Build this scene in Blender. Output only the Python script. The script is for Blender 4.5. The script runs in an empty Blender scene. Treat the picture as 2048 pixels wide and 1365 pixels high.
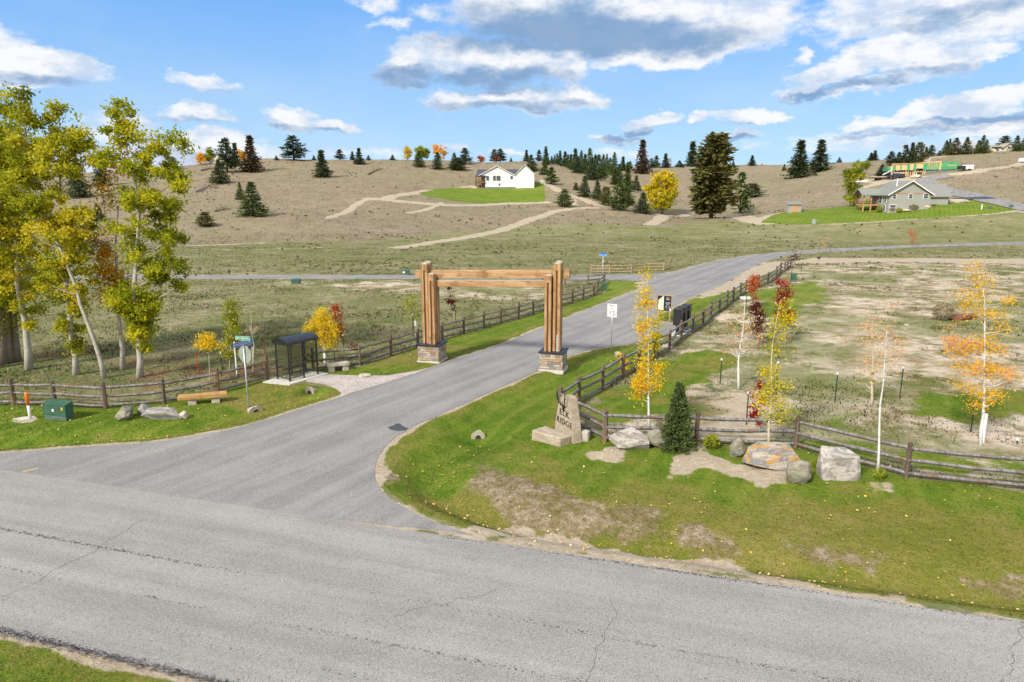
import bpy, bmesh, math, random
import numpy as np
from mathutils import Vector, Matrix
from math import radians as R
from mathutils.geometry import tessellate_polygon
# ------------------------------------------------------------------ camera, sky, sun, exposure
sc = bpy.context.scene
COL = sc.collection
CAMH, PITCH, FPX, CX, CY = 8.8, R(12.0), 1365.3, 1024.0, 682.5
EXPO = 0.72
K = 2 ** -EXPO
cam = bpy.data.cameras.new('camera'); cam.sensor_width = 36.0; cam.lens = 36.0 * FPX / 2048
cam.clip_start = 0.5; cam.clip_end = 20000
camo = bpy.data.objects.new('camera', cam); COL.objects.link(camo)
camo.location = (0, 0, CAMH); camo.rotation_euler = (math.pi / 2 - PITCH, 0, 0); sc.camera = camo
sc.view_settings.view_transform = 'Standard'; sc.view_settings.look = 'None'
sc.view_settings.exposure = EXPO; sc.view_settings.gamma = 1.0
sc.cycles.max_bounces = 5; sc.cycles.transparent_max_bounces = 8
SUN_EL = R(38); SUN_AZ = R(-142)           # azimuth from +Y towards +X: behind the camera, to the left
sl = bpy.data.lights.new('sun', 'SUN'); sl.energy = 3.4; sl.angle = R(7); sl.color = (1.0, 0.94, 0.85)
so = bpy.data.objects.new('sun', sl); COL.objects.link(so)
sd = Vector((math.sin(SUN_AZ) * math.cos(SUN_EL), math.cos(SUN_AZ) * math.cos(SUN_EL), math.sin(SUN_EL)))
so.rotation_euler = sd.to_track_quat('Z', 'Y').to_euler(); so.location = (-30, -40, 60)

class NT:
    def __init__(s, tree): s.t = tree; s.n = tree.nodes; s.l = tree.links
    def node(s, typ, ins=None, **kw):
        nd = s.n.new(typ)
        for k, v in kw.items(): setattr(nd, k, v)
        for k, v in (ins or {}).items():
            if hasattr(v, 'is_output') : s.l.new(v, nd.inputs[k])
            else: nd.inputs[k].default_value = v
        return nd
    def math(s, op, a, b=0.0, c=0.0, clamp=False):
        nd = s.n.new('ShaderNodeMath'); nd.operation = op; nd.use_clamp = clamp
        for i, v in enumerate((a, b, c)):
            if hasattr(v, 'is_output'): s.l.new(v, nd.inputs[i])
            else: nd.inputs[i].default_value = v
        return nd.outputs[0]
    def vmath(s, op, a, b=(0, 0, 0)):
        nd = s.n.new('ShaderNodeVectorMath'); nd.operation = op
        for i, v in enumerate((a, b)):
            if hasattr(v, 'is_output'): s.l.new(v, nd.inputs[i])
            else: nd.inputs[i].default_value = v
        return nd.outputs['Value'] if op in ('LENGTH', 'DOT_PRODUCT', 'DISTANCE') else nd.outputs[0]
    def smooth(s, v, a, b, lo=0.0, hi=1.0):
        nd = s.n.new('ShaderNodeMapRange'); nd.interpolation_type = 'SMOOTHSTEP'
        s.l.new(v, nd.inputs[0]); nd.inputs[1].default_value = a; nd.inputs[2].default_value = b
        nd.inputs[3].default_value = lo; nd.inputs[4].default_value = hi
        return nd.outputs[0]
    def mix(s, f, a, b, blend='MIX'):
        nd = s.n.new('ShaderNodeMix'); nd.data_type = 'RGBA'; nd.blend_type = blend
        for i, v in ((0, f), (6, a), (7, b)):
            if hasattr(v, 'is_output'): s.l.new(v, nd.inputs[i])
            elif i == 0: nd.inputs[0].default_value = v
            else: nd.inputs[i].default_value = (v[0], v[1], v[2], 1)
        return nd.outputs[2]
    def noise(s, vec, scale, detail=4, rough=0.55, out=0, dist=0.0):
        nd = s.n.new('ShaderNodeTexNoise'); s.l.new(vec, nd.inputs['Vector'])
        nd.inputs['Scale'].default_value = scale; nd.inputs['Detail'].default_value = detail
        nd.inputs['Roughness'].default_value = rough; nd.inputs['Distortion'].default_value = dist
        return nd.outputs[out]
    def attr(s, name):
        nd = s.n.new('ShaderNodeAttribute'); nd.attribute_name = name; return nd.outputs['Fac']
    def ramp(s, f, cols, interp='LINEAR'):
        nd = s.n.new('ShaderNodeValToRGB'); e = nd.color_ramp.elements; nd.color_ramp.interpolation = interp
        while len(e) < len(cols): e.new(0.5)
        for i, (p, c) in enumerate(cols): e[i].position = p; e[i].color = (c[0], c[1], c[2], 1)
        s.l.new(f, nd.inputs[0]); return nd.outputs[0]

world = bpy.data.worlds.new("World"); sc.world = world; world.use_nodes = True
w = NT(world.node_tree); w.n.clear()
tc = w.node('ShaderNodeTexCoord').outputs['Generated']
sky = w.node('ShaderNodeTexSky', sky_type='NISHITA', sun_disc=False, sun_elevation=SUN_EL, sun_rotation=SUN_AZ,
             altitude=900.0, air_density=1.0, dust_density=0.4, ozone_density=2.0)
sep = w.node('ShaderNodeSeparateXYZ', {0: tc})
az = w.math('ARCTAN2', sep.outputs[0], sep.outputs[1]); el = w.math('ARCSINE', sep.outputs[2])
uv = w.node('ShaderNodeCombineXYZ', {0: az, 1: el}).outputs[0]
def azel(px, py):
    x, y = (px - CX) / FPX, -(py - CY) / FPX
    d = Vector((x, math.cos(PITCH) + y * math.sin(PITCH), -math.sin(PITCH) + y * math.cos(PITCH))).normalized()
    return math.atan2(d.x, d.y), math.asin(d.z), 1.0 / math.sqrt(1 + x * x + y * y)
# puffy outline: the direction itself is pushed about by noise
wv = w.node('ShaderNodeCombineXYZ', {0: w.math('MULTIPLY', az, 1.0), 1: w.math('MULTIPLY', el, 1.9)}).outputs[0]
n1 = w.noise(wv, 11.0, 5, 0.66, out=1); n2 = w.noise(wv, 26.0, 6, 0.62, out=0)
off = w.vmath('MULTIPLY', w.vmath('SUBTRACT', n1, (0.5, 0.5, 0.5)), (0.10, 0.055, 0.0))
p = w.vmath('ADD', uv, off)
def rotp(v, deg):
    c, s_ = math.cos(R(deg)), math.sin(R(deg))
    return w.node('ShaderNodeCombineXYZ', {0: w.vmath('DOT_PRODUCT', v, (c, s_, 0)), 1: w.vmath('DOT_PRODUCT', v, (-s_, c, 0))}).outputs[0]
def blobs(lst, gain=1.0):
    cur = None; ROT = {0: p, 9: rotp(p, 9), -7: rotp(p, -7)}; q = dict(ROT)
    for i_, (px, py, rx, ry, rot, wt) in enumerate(lst):
        rk = 0 if abs(rot) < 4 else (9 if rot > 0 else -7); c, s_ = math.cos(R(rk)), math.sin(R(rk))
        if i_ and i_ % 6 == 0:   # a vanishing dependence keeps the shader evaluating a few ellipses at a time (stack size)
            dep = w.vmath('MULTIPLY', w.node('ShaderNodeCombineXYZ', {0: cur}).outputs[0], (1e-6, 0, 0)); q = {}
        if rk not in q: q[rk] = w.vmath('ADD', ROT[rk], dep)
        a, e, s = azel(px, py); a, e = a * c + e * s_, -a * s_ + e * c; ix, iy = FPX / (rx * s * gain), FPX / (ry * s * gain)
        nd = w.node('ShaderNodeVectorMath', operation='MULTIPLY_ADD'); w.l.new(q[rk], nd.inputs[0]); nd.inputs[1].default_value = (ix, iy, 0); nd.inputs[2].default_value = (-a * ix, -e * iy, 0)
        ln = w.vmath('DOT_PRODUCT', nd.outputs[0], nd.outputs[0])
        d = w.math('MULTIPLY_ADD', ln, -wt, wt)
        cur = d if cur is None else w.math('MAXIMUM', cur, d)
    return cur
CLOUDS = [(60,128,135,36,-3,1),(20,150,100,30,0,.9),(150,118,40,22,-8,.8),(412,160,66,19,-4,.7),(395,222,85,20,-10,.9),(350,210,35,16,0,.8),
 (430,282,70,30,0,.9),(380,300,120,26,0,.6),(250,255,90,34,0,.55),(520,300,110,22,0,.45),(590,236,62,26,-8,1),(660,248,75,17,-6,1),
 (775,45,38,16,18,.5),(740,8,50,14,0,.5),(860,15,60,16,0,.4),
 (870,105,95,42,0,1),(980,125,170,44,-3,1),(1120,135,70,36,0,.9),(820,145,70,26,0,.8),
 (1040,197,175,27,0,1),(1150,190,75,22,-5,1),(930,205,70,16,0,.8),
 (1120,20,230,80,0,1.1),(1300,50,290,66,0,1.1),(1480,50,115,60,0,1),(1310,112,150,24,0,.9),(1180,95,160,24,0,.8),(1440,92,110,24,0,.9),
 (1700,35,90,52,0,.6),(1860,25,190,55,0,.9),(1990,40,130,52,0,1),(1790,60,90,26,0,.5),(1900,70,120,22,-3,.8),
 (1760,108,95,30,8,1),(1850,120,110,32,0,1),(1680,145,95,26,10,1),(1610,178,75,16,8,.9),(1740,170,120,16,5,.7),(1965,113,50,22,15,.9),
 (1600,112,20,20,0,.6),(1500,238,85,13,-2,.95),(1395,243,26,9,0,.8),
 (1285,248,36,20,25,1),(1330,240,32,12,0,.8),(1230,277,80,11,3,.8),(1485,272,34,12,5,.9),(1465,282,44,8,0,.6),
 (1960,200,130,24,4,1),(1860,205,60,14,10,.8),(1760,242,80,18,8,.85),(1860,245,170,26,5,.7),(1990,250,120,24,0,.8),(1830,290,280,16,0,.45),(1700,275,100,18,0,.5),
 (1010,305,50,10,0,.5),(900,300,40,12,0,.4),(1240,310,80,14,0,.35),(1640,300,120,10,0,.35),(720,310,120,10,0,.35),
 (-150,60,180,50,0,.9),(-300,200,160,50,0,.9),(2250,80,160,60,0,.9),(2300,220,150,40,0,.9),(-600,20,300,80,0,.8),(2700,100,300,90,0,.8)]
DARK = [(825,152,95,20,0,.8),(960,158,190,20,-2,.9),(1000,212,150,10,0,.5),(1130,205,60,9,0,.4),
 (1140,72,260,38,0,1.25),(1330,78,180,26,0,.8),(1100,50,170,34,0,.9),(990,35,60,24,0,.4),(1950,22,100,14,0,.45),(1850,55,80,10,0,.3),
 (1620,188,85,9,5,.9),(1720,174,70,7,5,.5),(1860,142,70,7,0,.35),(1265,268,60,13,8,1.1),(1465,284,46,8,0,.8),(1240,284,90,6,0,.4),
 (2000,234,130,9,3,.7),(1830,256,110,6,3,.45),(1780,268,100,4,0,.35),(1500,252,80,4,0,.4),
 (60,160,140,10,-3,.5),(640,262,110,8,-4,.45),(400,240,80,7,-8,.5),(420,176,50,6,0,.3),(513,252,18,6,0,.8)]
den = blobs(CLOUDS, 1.12); p = w.vmath('ADD', p, w.vmath('MULTIPLY', w.node('ShaderNodeCombineXYZ', {0: den}).outputs[0], (1e-6, 0, 0))); dk = blobs(DARK, 1.15)
den = w.math('ADD', den, w.math('MULTIPLY', w.math('SUBTRACT', n2, 0.5), 1.5))
alpha = w.math('MULTIPLY', w.smooth(den, -0.04, 0.68), 0.97)
shade = w.smooth(w.math('ADD', dk, w.math('MULTIPLY', w.math('SUBTRACT', n2, 0.5), 1.6)), -0.5, 0.85)
n4 = w.noise(wv, 14.0, 5, 0.6)
white = w.mix(w.smooth(n4, 0.36, 0.56), (0.60*K, 0.72*K, 0.90*K), (0.97*K, 0.98*K, 1.0*K))
ccol = w.mix(w.math('MULTIPLY', shade, 0.9), white, (0.20*K, 0.36*K, 0.60*K))
# the clear sky: Nishita, deepened as the photograph's blue is
skyc = w.node('ShaderNodeVectorMath', operation='MULTIPLY'); w.l.new(sky.outputs[0], skyc.inputs[0]); skyc.inputs[1].default_value = (0.10, 0.10, 0.10)
hz = w.smooth(el, -0.02, 0.36)
tint = w.mix(hz, (0.44*K, 0.70*K, 0.97*K), (0.125*K, 0.415*K, 1.0*K))
thin = w.math('MULTIPLY', w.smooth(w.noise(wv, 3.2, 6, 0.62), 0.42, 0.75), 0.35)
tint = w.mix(thin, tint, (0.62*K, 0.78*K, 0.95*K))
base = w.mix(0.85, skyc.outputs[0], tint)
# unseen white cloud added overhead and behind the camera as neutral fill light
cover = w.math('MULTIPLY', w.math('MAXIMUM', w.smooth(el, 0.50, 0.85), w.smooth(sep.outputs[1], 0.35, -0.1)), w.smooth(n4, 0.30, 0.50, 0.55, 1.0))
final = w.mix(cover, w.mix(alpha, base, ccol), (1.12*K, 1.10*K, 1.07*K))
bg = w.node('ShaderNodeBackground', {'Color': final, 'Strength': 1.0})
out = w.node('ShaderNodeOutputWorld', {'Surface': bg.outputs[0]})
world.cycles.sampling_method = 'MANUAL'; world.cycles.sample_map_resolution = 512

# ------------------------------------------------------------------ helpers
rng = np.random.default_rng(11); random.seed(5)
def ray(px, py):
    x, y = (px - CX) / FPX, -(py - CY) / FPX
    return (x, math.cos(PITCH) + y * math.sin(PITCH), -math.sin(PITCH) + y * math.cos(PITCH))
def G0(px, py, z=0.0):
    r = ray(px, py); t = (z - CAMH) / r[2]; return (r[0] * t, r[1] * t)
def atY(px, py, Y):
    r = ray(px, py); return Vector((r[0] / r[1] * Y, Y, CAMH + r[2] / r[1] * Y))
def hashn(i, j, s):
    h = np.sin(i * 127.1 + j * 311.7 + s * 74.7) * 43758.5453; return h - np.floor(h)
def vnoise(x, y, s=0):
    i, j = np.floor(x), np.floor(y); fx, fy = x - i, y - j
    fx = fx * fx * (3 - 2 * fx); fy = fy * fy * (3 - 2 * fy)
    a, b, c, d = hashn(i, j, s), hashn(i + 1, j, s), hashn(i, j + 1, s), hashn(i + 1, j + 1, s)
    return a + (b - a) * fx + (c - a) * fy + (a - b - c + d) * fx * fy
def fbm(x, y, s=0, o=4):
    v, a, t = 0, 0.5, 0
    for k in range(o): v = v + a * vnoise(x * 2 ** k + 17.3 * k, y * 2 ** k - 9.1 * k, s + k); t += a; a *= .5
    return v / t
def sstep(v, a, b): t = np.clip((v - a) / (b - a), 0, 1); return t * t * (3 - 2 * t)
def seg_dist(x, y, pts, closed=False):
    d = np.full(x.shape, 1e9); n = len(pts)
    for i in range(n if closed else n - 1):
        ax, ay = pts[i]; bx, by = pts[(i + 1) % n]; vx, vy = bx - ax, by - ay
        t = np.clip(((x - ax) * vx + (y - ay) * vy) / (vx * vx + vy * vy + 1e-9), 0, 1)
        d = np.minimum(d, np.hypot(x - ax - t * vx, y - ay - t * vy))
    return d
def inside(x, y, pts):
    c = np.zeros(x.shape, bool); n = len(pts)
    for i in range(n):
        ax, ay = pts[i]; bx, by = pts[(i + 1) % n]
        if ay == by: continue
        c ^= ((ay > y) != (by > y)) & (x < (bx - ax) * (y - ay) / (by - ay) + ax)
    return c
def sdist(x, y, pts):
    d = seg_dist(x, y, pts, True); return np.where(inside(x, y, pts), d, -d)   # positive inside
def poly0(pl): return [G0(a, b) for a, b in pl]

# ------------------------------------------------------------------ roads on the flat ground (world outline from the photo's edges)
A_, B_ = np.array(G0(0, 942)), np.array(G0(2048, 1248)); C_, D_ = np.array(G0(0, 1265)), np.array(G0(350, 1365))
ud = (B_ - A_) / np.linalg.norm(B_ - A_); vd = np.array([ud[1], -ud[0]])          # vd points towards the camera
MAINW = float(np.dot(C_ - A_, vd))
def MR(s, t): q = A_ + ud * s + vd * t; return (float(q[0]), float(q[1]))
MAIN = [MR(-120, 0), MR(150, 0), MR(150, MAINW), MR(-120, MAINW)]
DR_L = [(60,903),(130,897),(215,892),(300,886),(360,878),(420,868),(480,855),(540,838),(590,823),(640,807),(678,796)]
APR_E = [(700,787),(760,770),(830,748)]
DR_L2 = [(870,733),(900,722),(1000,690),(1090,654),(1200,609),(1250,590),(1285,576),(1296,568),(1290,562.5),(1250,560.5),(1150,558.5),(900,558),(600,558),(190,557.5),(-400,557)]
CR_T = [(-400,550),(190,550.5),(900,551),(1150,551),(1260,549.5),(1330,547),(1360,541),(1400,530),(1440,520),(1500,511),(1560,505),(1650,498.5),(1800,491.5),(2048,484),(2300,478)]
CR_B = [(2300,483),(2048,489),(1800,496),(1650,504),(1590,509),(1540,519),(1501,536),(1470,556),(1438,574),(1391,592),(1342,616),(1318,629),(1309,638),(1322,644),(1347,648),(1366,660),(1338,670),(1306,682),(1274,687),(1220,694),(1180,700),(1140,711),(1075,743),(1030,763),(980,785),(930,808),(890,825),(840,847),(800,868),(770,892),(753,918),(748,945),(753,970),(775,996),(830,1030),(895,1055),(962,1076)]
BRANCH = [MR(-60, .02)] + [G0(-300, 922), G0(-60, 912)] + poly0(DR_L + APR_E + DR_L2 + CR_T + CR_B)
BRANCH[-1] = (BRANCH[-1][0], BRANCH[-1][1])
APRON = poly0([(630,753),(660,750),(720,752),(775,752),(845,741),(866,734),(830,748),(760,770),(700,787),(678,796),(683,786),(668,776),(645,768),(610,764)])

# ------------------------------------------------------------------ terrain height
CP = [ # px, py, distance
 (-300,440,170),(-300,330,300),(-300,300,420),(0,500,119),(0,450,150),(0,345,270),(200,500,119),(200,440,158),(200,345,275),(100,390,210),(300,450,152),
 (400,500,119),(400,430,165),(390,330,300),(450,321,305),(480,380,215),(600,497,121),(600,440,160),(600,395,205),(600,350,262),(600,320,312),
 (800,493,124),(800,440,178),(800,400,212),(860,392,232),(750,360,258),(750,320,322),(900,355,285),(900,322,338),(1000,407,236),(1000,378,264),(950,378,263),(1050,373,266),(1090,372,268),(1092,400,245),
 (1000,326,348),(1060,323,352),(1120,332,338),(1150,343,322),(1190,355,305),(1230,368,290),(1100,360,290),(1150,385,265),(1200,400,250),(1250,405,252),
 (1000,470,150),(1100,425,212),(1180,418,225),(1150,445,185),(1250,421,222),(1300,437,205),(1300,465,160),(1240,450,178),
 (1340,430,236),(1420,437,214),(1300,400,300),(1280,375,345),(1270,350,400),(1270,333,460),(1400,405,275),(1400,370,350),(1400,334,455),(1500,400,270),(1500,365,350),(1500,330,450),
 (1500,452,178),(1600,330,430),(1600,350,370),(1600,380,290),(1580,424,198),(1650,430,190),(1700,440,180),(1700,325,405),(1700,355,300),(1700,400,235),
 (1740,427,190),(1790,427,186),(1850,410,192),(1760,388,232),(1730,365,262),(1800,362,252),(1880,353,250),(1950,341,250),(1800,318,345),(1800,335,300),(1880,308,345),(1950,306,348),(1900,328,300),
 (2048,299,350),(2048,325,295),(2048,348,245),(2048,380,206),(1930,362,238),(1850,372,235),(1900,393,212),(1960,403,197),(2048,416,182),(1990,425,180),(1850,440,170),(2048,450,158),(1700,462,158),
 (2400,300,340),(2400,420,180),(2400,450,150),(2400,360,230)]
P3 = [tuple(atY(*c)) for c in CP]
for c in [(-300,300,420),(0,345,270),(200,345,275),(390,330,300),(450,321,305),(600,320,312),(750,320,322),(900,322,338),(1000,326,348),(1060,323,352),(1270,333,460),(1400,334,455),(1500,330,450),(1600,330,430),(1700,325,405),(1800,318,345),(1880,308,345),(1950,306,348),(2048,299,350),(2400,300,340)]:
    q = atY(*c)
    for m, dz in ((1.18, -1.5), (1.5, -5), (2.3, -12)): P3.append((q.x * m, q.y * m, q.z + dz))
for yy in (85, 105):
    for xx in np.linspace(-120, 150, 8): P3.append((xx, yy, 0.0))
P3 = np.array(P3); S_ = 100.0
def tps(r2): return np.where(r2 > 1e-12, 0.5 * r2 * np.log(r2 + 1e-12), 0)
_x, _y = P3[:, 0] / S_, P3[:, 1] / S_; n_ = len(P3)
Kmat = tps((_x[:, None] - _x) ** 2 + (_y[:, None] - _y) ** 2) + np.eye(n_) * 0.0015
Pm = np.c_[np.ones(n_), _x, _y]
M_ = np.block([[Kmat, Pm], [Pm.T, np.zeros((3, 3))]])
W_ = np.linalg.solve(M_, np.r_[P3[:, 2], 0, 0, 0])
DITCHES = [(poly0([(622,788),(560,806),(500,822),(440,840),(380,858),(250,872),(100,882),(-100,893)]), .38, 1.0),
           (poly0([(960,868),(900,905),(862,940),(880,985),(960,1020),(1100,1052),(1300,1092),(1500,1140),(1750,1170),(2048,1195),(2400,1235)]), .42, 1.15),
           (poly0([(1130,725),(1060,772),(990,815),(960,850)]), .22, 1.3)]
BERM = poly0([(1180,880),(1300,885),(1450,905),(1600,925),(1750,955),(1900,990)])
def H(x, y):
    x = np.atleast_1d(np.asarray(x, float)); y = np.atleast_1d(np.asarray(y, float)); z = np.zeros(x.shape)
    y0 = 112 + np.clip((x + 20) / 60, 0, 1) * 26
    S = sstep(y, y0, y0 + 40)
    m = S > 0
    if m.any():
        xs, ys = x[m] / S_, y[m] / S_; o = np.zeros(xs.shape)
        for k in range(0, len(xs), 60000):
            a, b = xs[k:k + 60000], ys[k:k + 60000]
            o[k:k + 60000] = tps((a[:, None] - _x) ** 2 + (b[:, None] - _y) ** 2) @ W_[:n_] + W_[n_] + W_[n_ + 1] * a + W_[n_ + 2] * b
        far = sstep(np.hypot(xs, ys) * S_, 900, 1200)
        o = np.clip(o * (1 - far), -25, 90)
        o = o + (fbm(xs * S_ / 14, ys * S_ / 14, 3) - .5) * 1.0 * sstep(ys * S_, 150, 230)
        z[m] = o * S[m]
    nr = (np.hypot(x, y) < 75) & (y > 2)
    if nr.any():
        a, b = x[nr], y[nr]; zz = np.zeros(a.shape)
        for pl, dep, sg in DITCHES: zz -= dep * np.exp(-(seg_dist(a, b, pl) / sg) ** 2)
        zz += .10 * np.exp(-(seg_dist(a, b, BERM) / 1.8) ** 2)
        rd = np.maximum(np.maximum(sdist(a, b, BRANCH), sdist(a, b, MAIN)), sdist(a, b, APRON))
        zz = zz * sstep(-rd, 0.25, 1.4)
        zz += (fbm(a / 2.5, b / 2.5, 9) - .5) * .07 * sstep(-rd, 0.2, 1.5)
        z[nr] += zz
    return z
def h1(x, y): return float(H(x, y)[0])
def G(px, py, dz=0.0):
    r = ray(px, py); z = 0.0
    if py > 520:
        for _ in range(4):
            x, y = G0(px, py, z); z = h1(x, y)
        return Vector((x, y, z + dz))
    ts = np.concatenate([np.linspace(60, 600, 1400)]); xs, ys, zs = r[0] * ts / r[1], ts, CAMH + r[2] * ts / r[1]
    hh = H(xs, ys); below = np.nonzero(zs < hh)[0]
    if len(below) == 0: k = int(np.argmin(zs - hh))
    else: k = int(below[0])
    return Vector((xs[k], ys[k], hh[k] + dz))
def ztop(B, py): return CAMH + ray(CX, py)[2] / ray(CX, py)[1] * B.y
def mpp(B):  # metres per photo pixel at a world point
    return (B.y * math.cos(PITCH) + (CAMH - B.z) * math.sin(PITCH)) / FPX

def mesh_arr(name, V, F, mat, parent=None, smooth=False, fattr=None, vattr=None):
    V = np.asarray(V, np.float32); F = np.asarray(F, np.int32); k = F.shape[1]; me = bpy.data.meshes.new(name)
    me.vertices.add(len(V)); me.vertices.foreach_set('co', V.ravel())
    me.loops.add(F.size); me.loops.foreach_set('vertex_index', F.ravel())
    me.polygons.add(len(F)); me.polygons.foreach_set('loop_start', np.arange(0, F.size, k, dtype=np.int32))
    me.update(calc_edges=True)
    if smooth: me.polygons.foreach_set('use_smooth', np.ones(len(F), bool))
    for nm, a in (fattr or {}).items():
        me.attributes.new(nm, 'FLOAT', 'FACE').data.foreach_set('value', np.asarray(a, np.float32))
    for nm, a in (vattr or {}).items():
        me.attributes.new(nm, 'FLOAT', 'POINT').data.foreach_set('value', np.asarray(a, np.float32))
    me.materials.append(mat); o = bpy.data.objects.new(name, me); COL.objects.link(o)
    if parent: o.parent = parent
    return o
def tag(o, label, cat, group=None, kind=None):
    o['label'] = label
    if cat: o['category'] = cat
    if group: o['group'] = group
    if kind: o['kind'] = kind
    return o
def thing(name, label, cat, loc=(0, 0, 0), rz=0.0, group=None):
    o = bpy.data.objects.new(name, None); COL.objects.link(o); o.location = loc; o.rotation_euler = (0, 0, rz)
    o.empty_display_size = .3
    return tag(o, label, cat, group)
class MB:
    def __init__(s): s.v = []; s.f = []
    def add(s, V, F):
        b = len(s.v); s.v += [tuple(q) for q in V]; s.f += [tuple(i + b for i in f) for f in F]; return s
    def box(s, c, d, rz=0.0, ry=0.0, rx=0.0):
        M = Matrix.Translation(c) @ Matrix.Rotation(rz, 4, 'Z') @ Matrix.Rotation(ry, 4, 'Y') @ Matrix.Rotation(rx, 4, 'X')
        V = [M @ Vector((sx * d[0] / 2, sy * d[1] / 2, sz * d[2] / 2)) for sx in (-1, 1) for sy in (-1, 1) for sz in (-1, 1)]
        return s.add(V, [(0, 1, 3, 2), (4, 6, 7, 5), (0, 4, 5, 1), (2, 3, 7, 6), (0, 2, 6, 4), (1, 5, 7, 3)])
    def hexa(s, lo, hi):      # two quads of 4 points, lo counter-clockwise seen from above
        return s.add(list(lo) + list(hi), [(3, 2, 1, 0), (4, 5, 6, 7), (0, 1, 5, 4), (1, 2, 6, 5), (2, 3, 7, 6), (3, 0, 4, 7)])
    def tube(s, pts, rad, n=6, cap=True):
        pts = [Vector(q) for q in pts]; rad = rad if hasattr(rad, '__len__') else [rad] * len(pts); b = len(s.v)
        for i, q in enumerate(pts):
            t = (pts[min(i + 1, len(pts) - 1)] - pts[max(i - 1, 0)]).normalized()
            a = t.cross(Vector((0, 0, 1)) if abs(t.z) < .9 else Vector((1, 0, 0))).normalized(); c = t.cross(a)
            for k in range(n):
                an = 2 * math.pi * k / n; s.v.append(tuple(q + (a * math.cos(an) + c * math.sin(an)) * rad[i]))
        for i in range(len(pts) - 1):
            for k in range(n): s.f.append((b + i * n + k, b + i * n + (k + 1) % n, b + (i + 1) * n + (k + 1) % n, b + (i + 1) * n + k))
        if cap: s.f.append(tuple(b + k for k in range(n))[::-1]); s.f.append(tuple(b + (len(pts) - 1) * n + k for k in range(n)))
        return s
    def prism(s, poly, z0, z1, M=None):   # poly CCW in xy
        n = len(poly); M = M or Matrix()
        V = [M @ Vector((a, b, z0)) for a, b in poly] + [M @ Vector((a, b, z1)) for a, b in poly]
        return s.add(V, [tuple(range(n))[::-1], tuple(range(n, 2 * n))] + [(i, (i + 1) % n, n + (i + 1) % n, n + i) for i in range(n)])
    def build(s, name, mat, parent=None, smooth=False, bevel=0.0):
        me = bpy.data.meshes.new(name); me.from_pydata(s.v, [], s.f)
        if bevel:
            bm = bmesh.new(); bm.from_mesh(me)
            bmesh.ops.bevel(bm, geom=bm.edges[:], offset=bevel, segments=1, affect='EDGES'); bm.to_mesh(me); bm.free()
        me.update(); me.materials.append(mat)
        if smooth: me.polygons.foreach_set('use_smooth', np.ones(len(me.polygons), bool))
        o = bpy.data.objects.new(name, me); COL.objects.link(o)
        if parent: o.parent = parent
        return o
def copy_tree(o, parent=None):
    c = o.copy(); COL.objects.link(c); c.parent = parent
    for ch in list(o.children): copy_tree(ch, c)
    return c
def text_mesh(txt, size, mat, M, parent, name='lettering', ext=.004, align='CENTER', sx=1.0, sp=1.0):
    cu = bpy.data.curves.new('t', 'FONT'); cu.body = txt; cu.size = size; cu.space_character = sp; cu.extrude = ext; cu.align_x = align; cu.align_y = 'CENTER'
    to = bpy.data.objects.new('t', cu); COL.objects.link(to); dg = bpy.context.evaluated_depsgraph_get()
    me = bpy.data.meshes.new_from_object(to.evaluated_get(dg)); bpy.data.objects.remove(to)
    me.transform(M @ Matrix.Diagonal((sx, 1, 1, 1))); me.materials.clear(); me.materials.append(mat); me.name = name
    o = bpy.data.objects.new(name, me); COL.objects.link(o); o.parent = parent
    return o
def basis(org, x, y):     # matrix with given x and y axes
    x = Vector(x).normalized(); y = Vector(y).normalized(); z = x.cross(y); M = Matrix.Identity(4)
    for i in range(3): M[i][0], M[i][1], M[i][2], M[i][3] = x[i], y[i], z[i], org[i]
    return M
# ------------------------------------------------------------------ materials
def newmat(name):
    m = bpy.data.materials.new(name); m.use_nodes = True; t = NT(m.node_tree); t.n.clear(); return m, t
def finish(t, col, rough=.8, bump=None, bstr=.3, bdist=.02, metal=0.0, spec=.3, up=None):
    b = t.node('ShaderNodeBsdfPrincipled', {'Roughness': rough, 'Metallic': metal, 'Specular IOR Level': spec})
    if hasattr(col, 'is_output'): t.l.new(col, b.inputs['Base Color'])
    else: b.inputs['Base Color'].default_value = (*col, 1)
    if bump is not None:
        bp = t.node('ShaderNodeBump', {'Height': bump, 'Strength': bstr, 'Distance': bdist}); t.l.new(bp.outputs[0], b.inputs['Normal'])
        if up is not None: t.l.new(up, b.inputs['Normal'])
    t.node('ShaderNodeOutputMaterial', {'Surface': b.outputs[0]}); return b
def pos(t): return t.node('ShaderNodeNewGeometry').outputs['Position']
def objc(t): return t.node('ShaderNodeTexCoord').outputs['Object']
def simple(name, c1, c2=None, scale=6, rough=.7, metal=0.0, bstr=.15, bdist=.01, detail=5, stretch=None, spec=.3, sharp=(.35, .65)):
    m, t = newmat(name); c2 = c2 or tuple(x * .8 for x in c1); v = objc(t)
    if stretch: v = t.vmath('MULTIPLY', v, stretch)
    n = t.noise(v, scale, detail, .6); col = t.mix(t.smooth(n, *sharp), c1, c2)
    finish(t, col, rough, n, bstr, bdist, metal, spec); return m
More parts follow.
